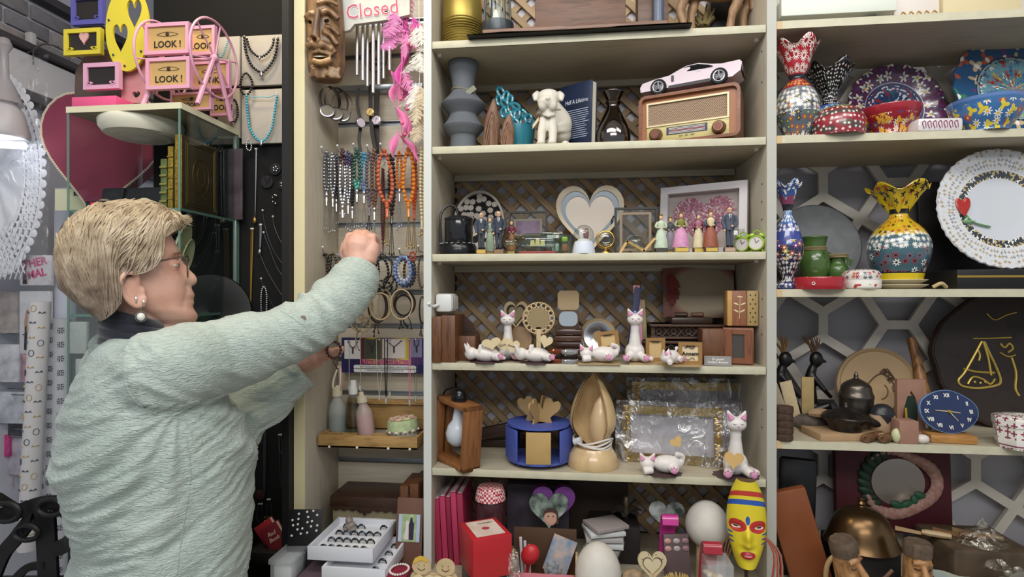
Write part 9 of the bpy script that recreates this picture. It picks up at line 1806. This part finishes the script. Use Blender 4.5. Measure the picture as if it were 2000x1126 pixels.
for x,y in ((1915,748),(1926,750),(1936,748)): m_=MB();m_.ball((X(x,.17)-t.location.x,-.0095,Z(x,y,.17)-z),(.0032,.0015,.0032),8,5);m_.build('gold_dot',mat('#cdb25a',.35,.5),t)
t=lath('patterned_box','white ceramic box with maroon scroll pattern at right edge','box',1995,.0,z,[(38,865),(42,860),(44,832),(46,830),(46,822),(42,812),(0,806)],painted([(0,W_),(.3,'#8a3a5a'),(.32,W_)],[(.06,.28,.020,3,.46,['#8a2a4c'],W_),(.4,.9,.016,4,.42,['#8a3a5a'],None)]),8)
for k,(x,lb) in enumerate(((1700,'left hollow brown twig lying at the shelf front'),(1733,'right hollow brown twig lying at the shelf front'))): o=MB();a=V((X(x-10,-.0),.0,z+.010));b=V((X(x+25,.05),.05,z+.010));o.cyl(a,b,.0095,.009,n=12);o.tube([a+V((.006*cos(q),-.001,.006*sin(q))) for q in [2*pi*j/12 for j in range(12)]],.002,5,True);one(o,'hollow_twig',wood('#6d4c30','#4a3220',(10,10,10),6,.6),lb,'twig','hollow twigs')
for k,(x,c_,r_,lb) in enumerate(((1757,'#c3c69c',(.011,.010,.016),'pale green carved soap stone at the shelf front'),(1806,'#d6cfc8',(.015,.011,.010),'white pebble stone at the shelf front'))): o=MB();o.surf(16,10,lambda i,j: V((X(x,.0),.01,z+r_[2]))+V((r_[0]*cos(2*pi*i)*sin(pi*j)*(1+.15*noise.noise(V((i*7,j*5,k)))),r_[1]*sin(2*pi*i)*sin(pi*j),-r_[2]*cos(pi*j))),cu=True);one(o,'carved_stone',mat(c_,.5),lb,'stone','small stones')
# ---- bottom compartment
z=RZ['T']
bx1('leather_wallet','black leather folder standing in the right bay corner','wallet',1520,1590,895,.10,.12,mat('#121114',.4,bump=.1,bs=200),z,rot=(0,.03,-.2),bev=.008);bx1('leather_wallet','black leather case leaning in front of the folder','wallet',1522,1572,962,.065,.09,mat('#17161b',.35,bump=.1,bs=200),z,rot=(0,-.18,-.1),bev=.008);bx1('leather_wallet','tan brown leather case leaning against the black one','wallet',1552,1632,955,.02,.045,mat('#7d4526',.4,var=.08,vs=10),z,rot=(0,-.28,-.1),bev=.004)
t,w_,H,d_=bx1('ringed_picture','maroon picture panel with a pale scaled ring border and mirror','wall art',1635,1862,868,.19,.21,mat('#4d1620',.6),z+.06,rot=(-.05,0,0));cx,cz2=.01,H*.57
m_=MB();m_.prism(oval(.062,.058,36,cx,cz2),-.013,-.010);m_.build('mirror',mat('#a0948a',.12,.6),t)
for k in range(30): a=-2.6+k*.17;r_=.074+.006*sin(k*.5);m_=MB();sz=.004+.016*min(1,(30-k)/12,(k+4)/9);m_.ball((cx+r_*1.12*cos(a),-.014,cz2+r_*sin(a)),(sz*.75,.008,sz),10,6,rot=(0,-a,0));m_.build('pale_scale',mat('#c09a8c',.5,c2='#a87468',vs=120),t)
for k in range(9): a=2.0+k*.24;m_=MB();m_.ball((cx+.08*cos(a),-.014,cz2+.075*sin(a)),(.018,.007,.012),8,6,rot=(0,-a+.6,0));m_.build('green_leaf',mat('#1d3a2a',.5),t)
for k in range(4): a=-.6-k*.35;m_=MB();m_.ball((cx+.062*cos(a),-.015,cz2+.055*sin(a)),(.016,.005,.010),8,6,rot=(0,.5+k,0));m_.build('green_leaf',mat('#2a5a3c',.5),t)
t=lath('brass_bell_dome','antique bronze domed bell cover with pointed knob','bell',1682,.03,z+.10,[(66,1065),(66,1058),(60,1045),(50,1018),(34,998),(12,990),(6,986),(8,982),(5,977),(7,973),(0,968)],mat('#6a5238',.28,.9,var=.25,vs=12),40);o=MB();o.box((X(1682,.03),.04,z+.05),(.12,.11,.10),bev=.003);one(o,'dark_box',mat('#1d1918',.6),'dark box under the bronze bell cover','box')
for k,(x,yt,rz_,lb) in enumerate(((1672,1040,.5,'carved wooden man head with long nose, left one'),(1792,1056,-.1,'carved wooden man head with closed eyes, right one'))):
 t=thing('carved_bust',lb,'carved head',(X(x,-.08),-.08,z),rot=(0,-.25*(1-k),rz_),group='carved wooden heads');H=Z(x,yt,-.08)-z;h=MB();CWD=wood('#a87c50','#6a4628',(16,16,6),6,.45);h.lathe([(0,0),(.022,0),(.026,H*.3),(.025,H*.7),(.022,H*.84),(0,H*.86)],20);h.tube([(.0,-.024,H*.76),(.0,-.038,H*.6),(.0,-.035,H*.56)],[.005,.008,.008],8);h.tube([(-.016,-.02,H*.76),(0,-.026,H*.79),(.016,-.02,H*.76)],.005,8);h.tube([(-.012,-.022,H*.46),(0,-.028,H*.48),(.012,-.022,H*.46)],.0055,8);h.ball((-.012,-.018,H*.56),(.009,.009,.012),8,6);h.ball((.012,-.018,H*.56),(.009,.009,.012),8,6);o=h.build('head',CWD,t,angle=180);remesh(o,.0022,3);MB().lathe([(.025,H*.82),(.026,H*.96),(.022,H),(0,H)],20,mod=lambda a,i: (1+.05*sin(11*a),0)).build('bark_cap',mat('#5a4a3c',.8,var=.3,vs=60,bump=.6,bs=60),t)
 for sd in (-1,1): MB().tube([(sd*.005,-.0255,H*.70),(sd*.010,-.0255,H*.69),(sd*.015,-.0215,H*.70)],.0014,5).build('eye_slit',DKWOOD,t)
 if k == 0: MB().tube(spline([(0,-.03,H*.48),(.03,-.045,H*.5),(.06,-.05,H*.56)],4),.0035,7).build('pipe',WALNUT,t)
o=MB();q=V((X(1632,-.02),-.02,z+.045));o.tube([q+V((.02*cos(a),.0,.043*sin(a))) for a in [2*pi*k/24 for k in range(24)]],.005,8,True);one(o,'wooden_hoop',mat('#b5986a',.6),'pale wooden hoop standing before the brown case','hoop')
o=MB();o.surf(8,8,lambda i,j: V((X(1840,-.08)+.08*i+.01*j,-.12+.10*j,z+.05+.02*j-.01*i+.003*sin(i*6))));o.surf(8,8,lambda i,j: V((X(1840,-.08)+.08*(1-i)+.01*j,-.12+.10*j,z+.049+.02*j-.01*(1-i)+.003*sin((1-i)*6))));one(o,'paper_note',mat('#a8ad9c',.6,c2='#8fa3a8',vs=30),'pale greenish paper note lying on the wooden bits','paper')
for k,(x0_,y0_,x1_,y1_,r_,c_,nm,lb) in enumerate(((1812,1066,1870,1090,.006,'#2a1a18','knife','dark handled knife beside the picture panel'),(1850,1112,1895,1126,.009,'#241a1c','knife','thick dark handled knife on the paper note'),(1893,1092,1935,1108,.006,'#241416','knife','dark wine handled knife right of the paper'),(1875,1005,1925,1050,.009,'#7a5a3c','wooden_spatula','brown wooden spatula with pale tip'),(1915,1025,1960,1036,.006,'#8a7350','wooden_peg','tan wooden peg on the cloudy bag'),(1800,1052,1858,1072,.007,'#b59870','wooden_peg','pale wooden peg in front of the picture'))):
 o=MB();Yk=-.06 if k < 3 else .06;a,b=P(x0_,y0_,Yk+.02),P(x1_,y1_,Yk);a.z=z+.04 if k < 3 else z+.11;b.z=z+.03 if k < 3 else z+.11;o.tube([a,a*.8+b*.2,a*.3+b*.7,b],[r_*.7,r_,r_,r_*.8],8);d=(a-b).normalized();o.add([a,a+d*.05+V((0,0,.004)),a+d*.05-V((0,0,.006)),a-V((0,0,r_)),a+V((0,.001,0)),a+d*.05+V((0,.001,.004)),a+d*.05+V((0,.001,-.006)),a+V((0,.001,-r_))],[(0,1,2,3),(7,6,5,4),(0,4,5,1),(3,2,6,7)]);one(o,nm,mat(c_,.35),lb,nm.split('_')[-1])
t=thing('ornate_clock','small silver ornate mantel clock with white face','clock',(X(1998,-.06),-.06,z));m_=MB();c=V((0,0,.055))
for k in range(14): a=2*pi*k/14;m_.ball((.042*cos(a),0,.055+.042*sin(a)),(.009,.006,.009),8,6)
m_.ball((0,0,.006),(.04,.02,.01),12,6);m_.lathe([(.033,-.006),(.042,-.004),(.042,.006),(.034,.009),(.030,.009)],28,c=c,rot=(pi/2,0,0));m_.build('silver_case',mat('#8d877c',.35,.7),t);MB().lathe([(0,.007),(.031,.007)],28,c=c,rot=(pi/2,0,0)).build('dial',mat('#dcdad2',.4),t);MB().tube([(-.0,-.0085,.055),(-.018,-.0085,.045)],.0012,5).build('clock_hand',BLACKP,t);MB().tube([(-.0,-.0085,.055),(-.004,-.0085,.078)],.001,5).build('clock_hand',BLACKP,t)
o=MB();q=V((X(1945,.02),.06,z+.06));o.surf(20,10,lambda i,j: q+V((.07*cos(2*pi*i)*sin(pi*(.5+.5*j)),.05*sin(2*pi*i)*sin(pi*(.5+.5*j)),.09*j+.012*noise.noise(V((i*8,j*6,3))))),cu=True);one(o,'wrapped_goods',film('#efe8d8',.5,.15,30),'cloudy film wrapped goods at the right end of ledge','bag')
o=MB();o.box((X(1930,.04),.09,z+.05),(.17,.15,.10),bev=.01);one(o,'brown_goods',mat('#4d3f30',.6,var=.3,vs=25),'brown goods inside the cloudy film','goods')
rd=random.Random(15)
for k in range(14):
 x=rd.uniform(1690,1960);y=rd.uniform(-.2,-.02);o=MB();L_=rd.uniform(.03,.07);a=rd.uniform(-1,1);q=V((X(x,y),y,z+.010));d=V((cos(a),sin(a),0));o.tube([q-d*L_/2,q,q+d*L_/2],[.006,.009,.007],7);one(o,'wood_offcut',(WALNUT,mat('#a8875c',.6,var=.1),DKWOOD)[k % 3],('walnut brown','pale tan','near black')[k % 3]+' loose wooden offcut lying on the right ledge','wood piece','wooden offcuts on the ledge')
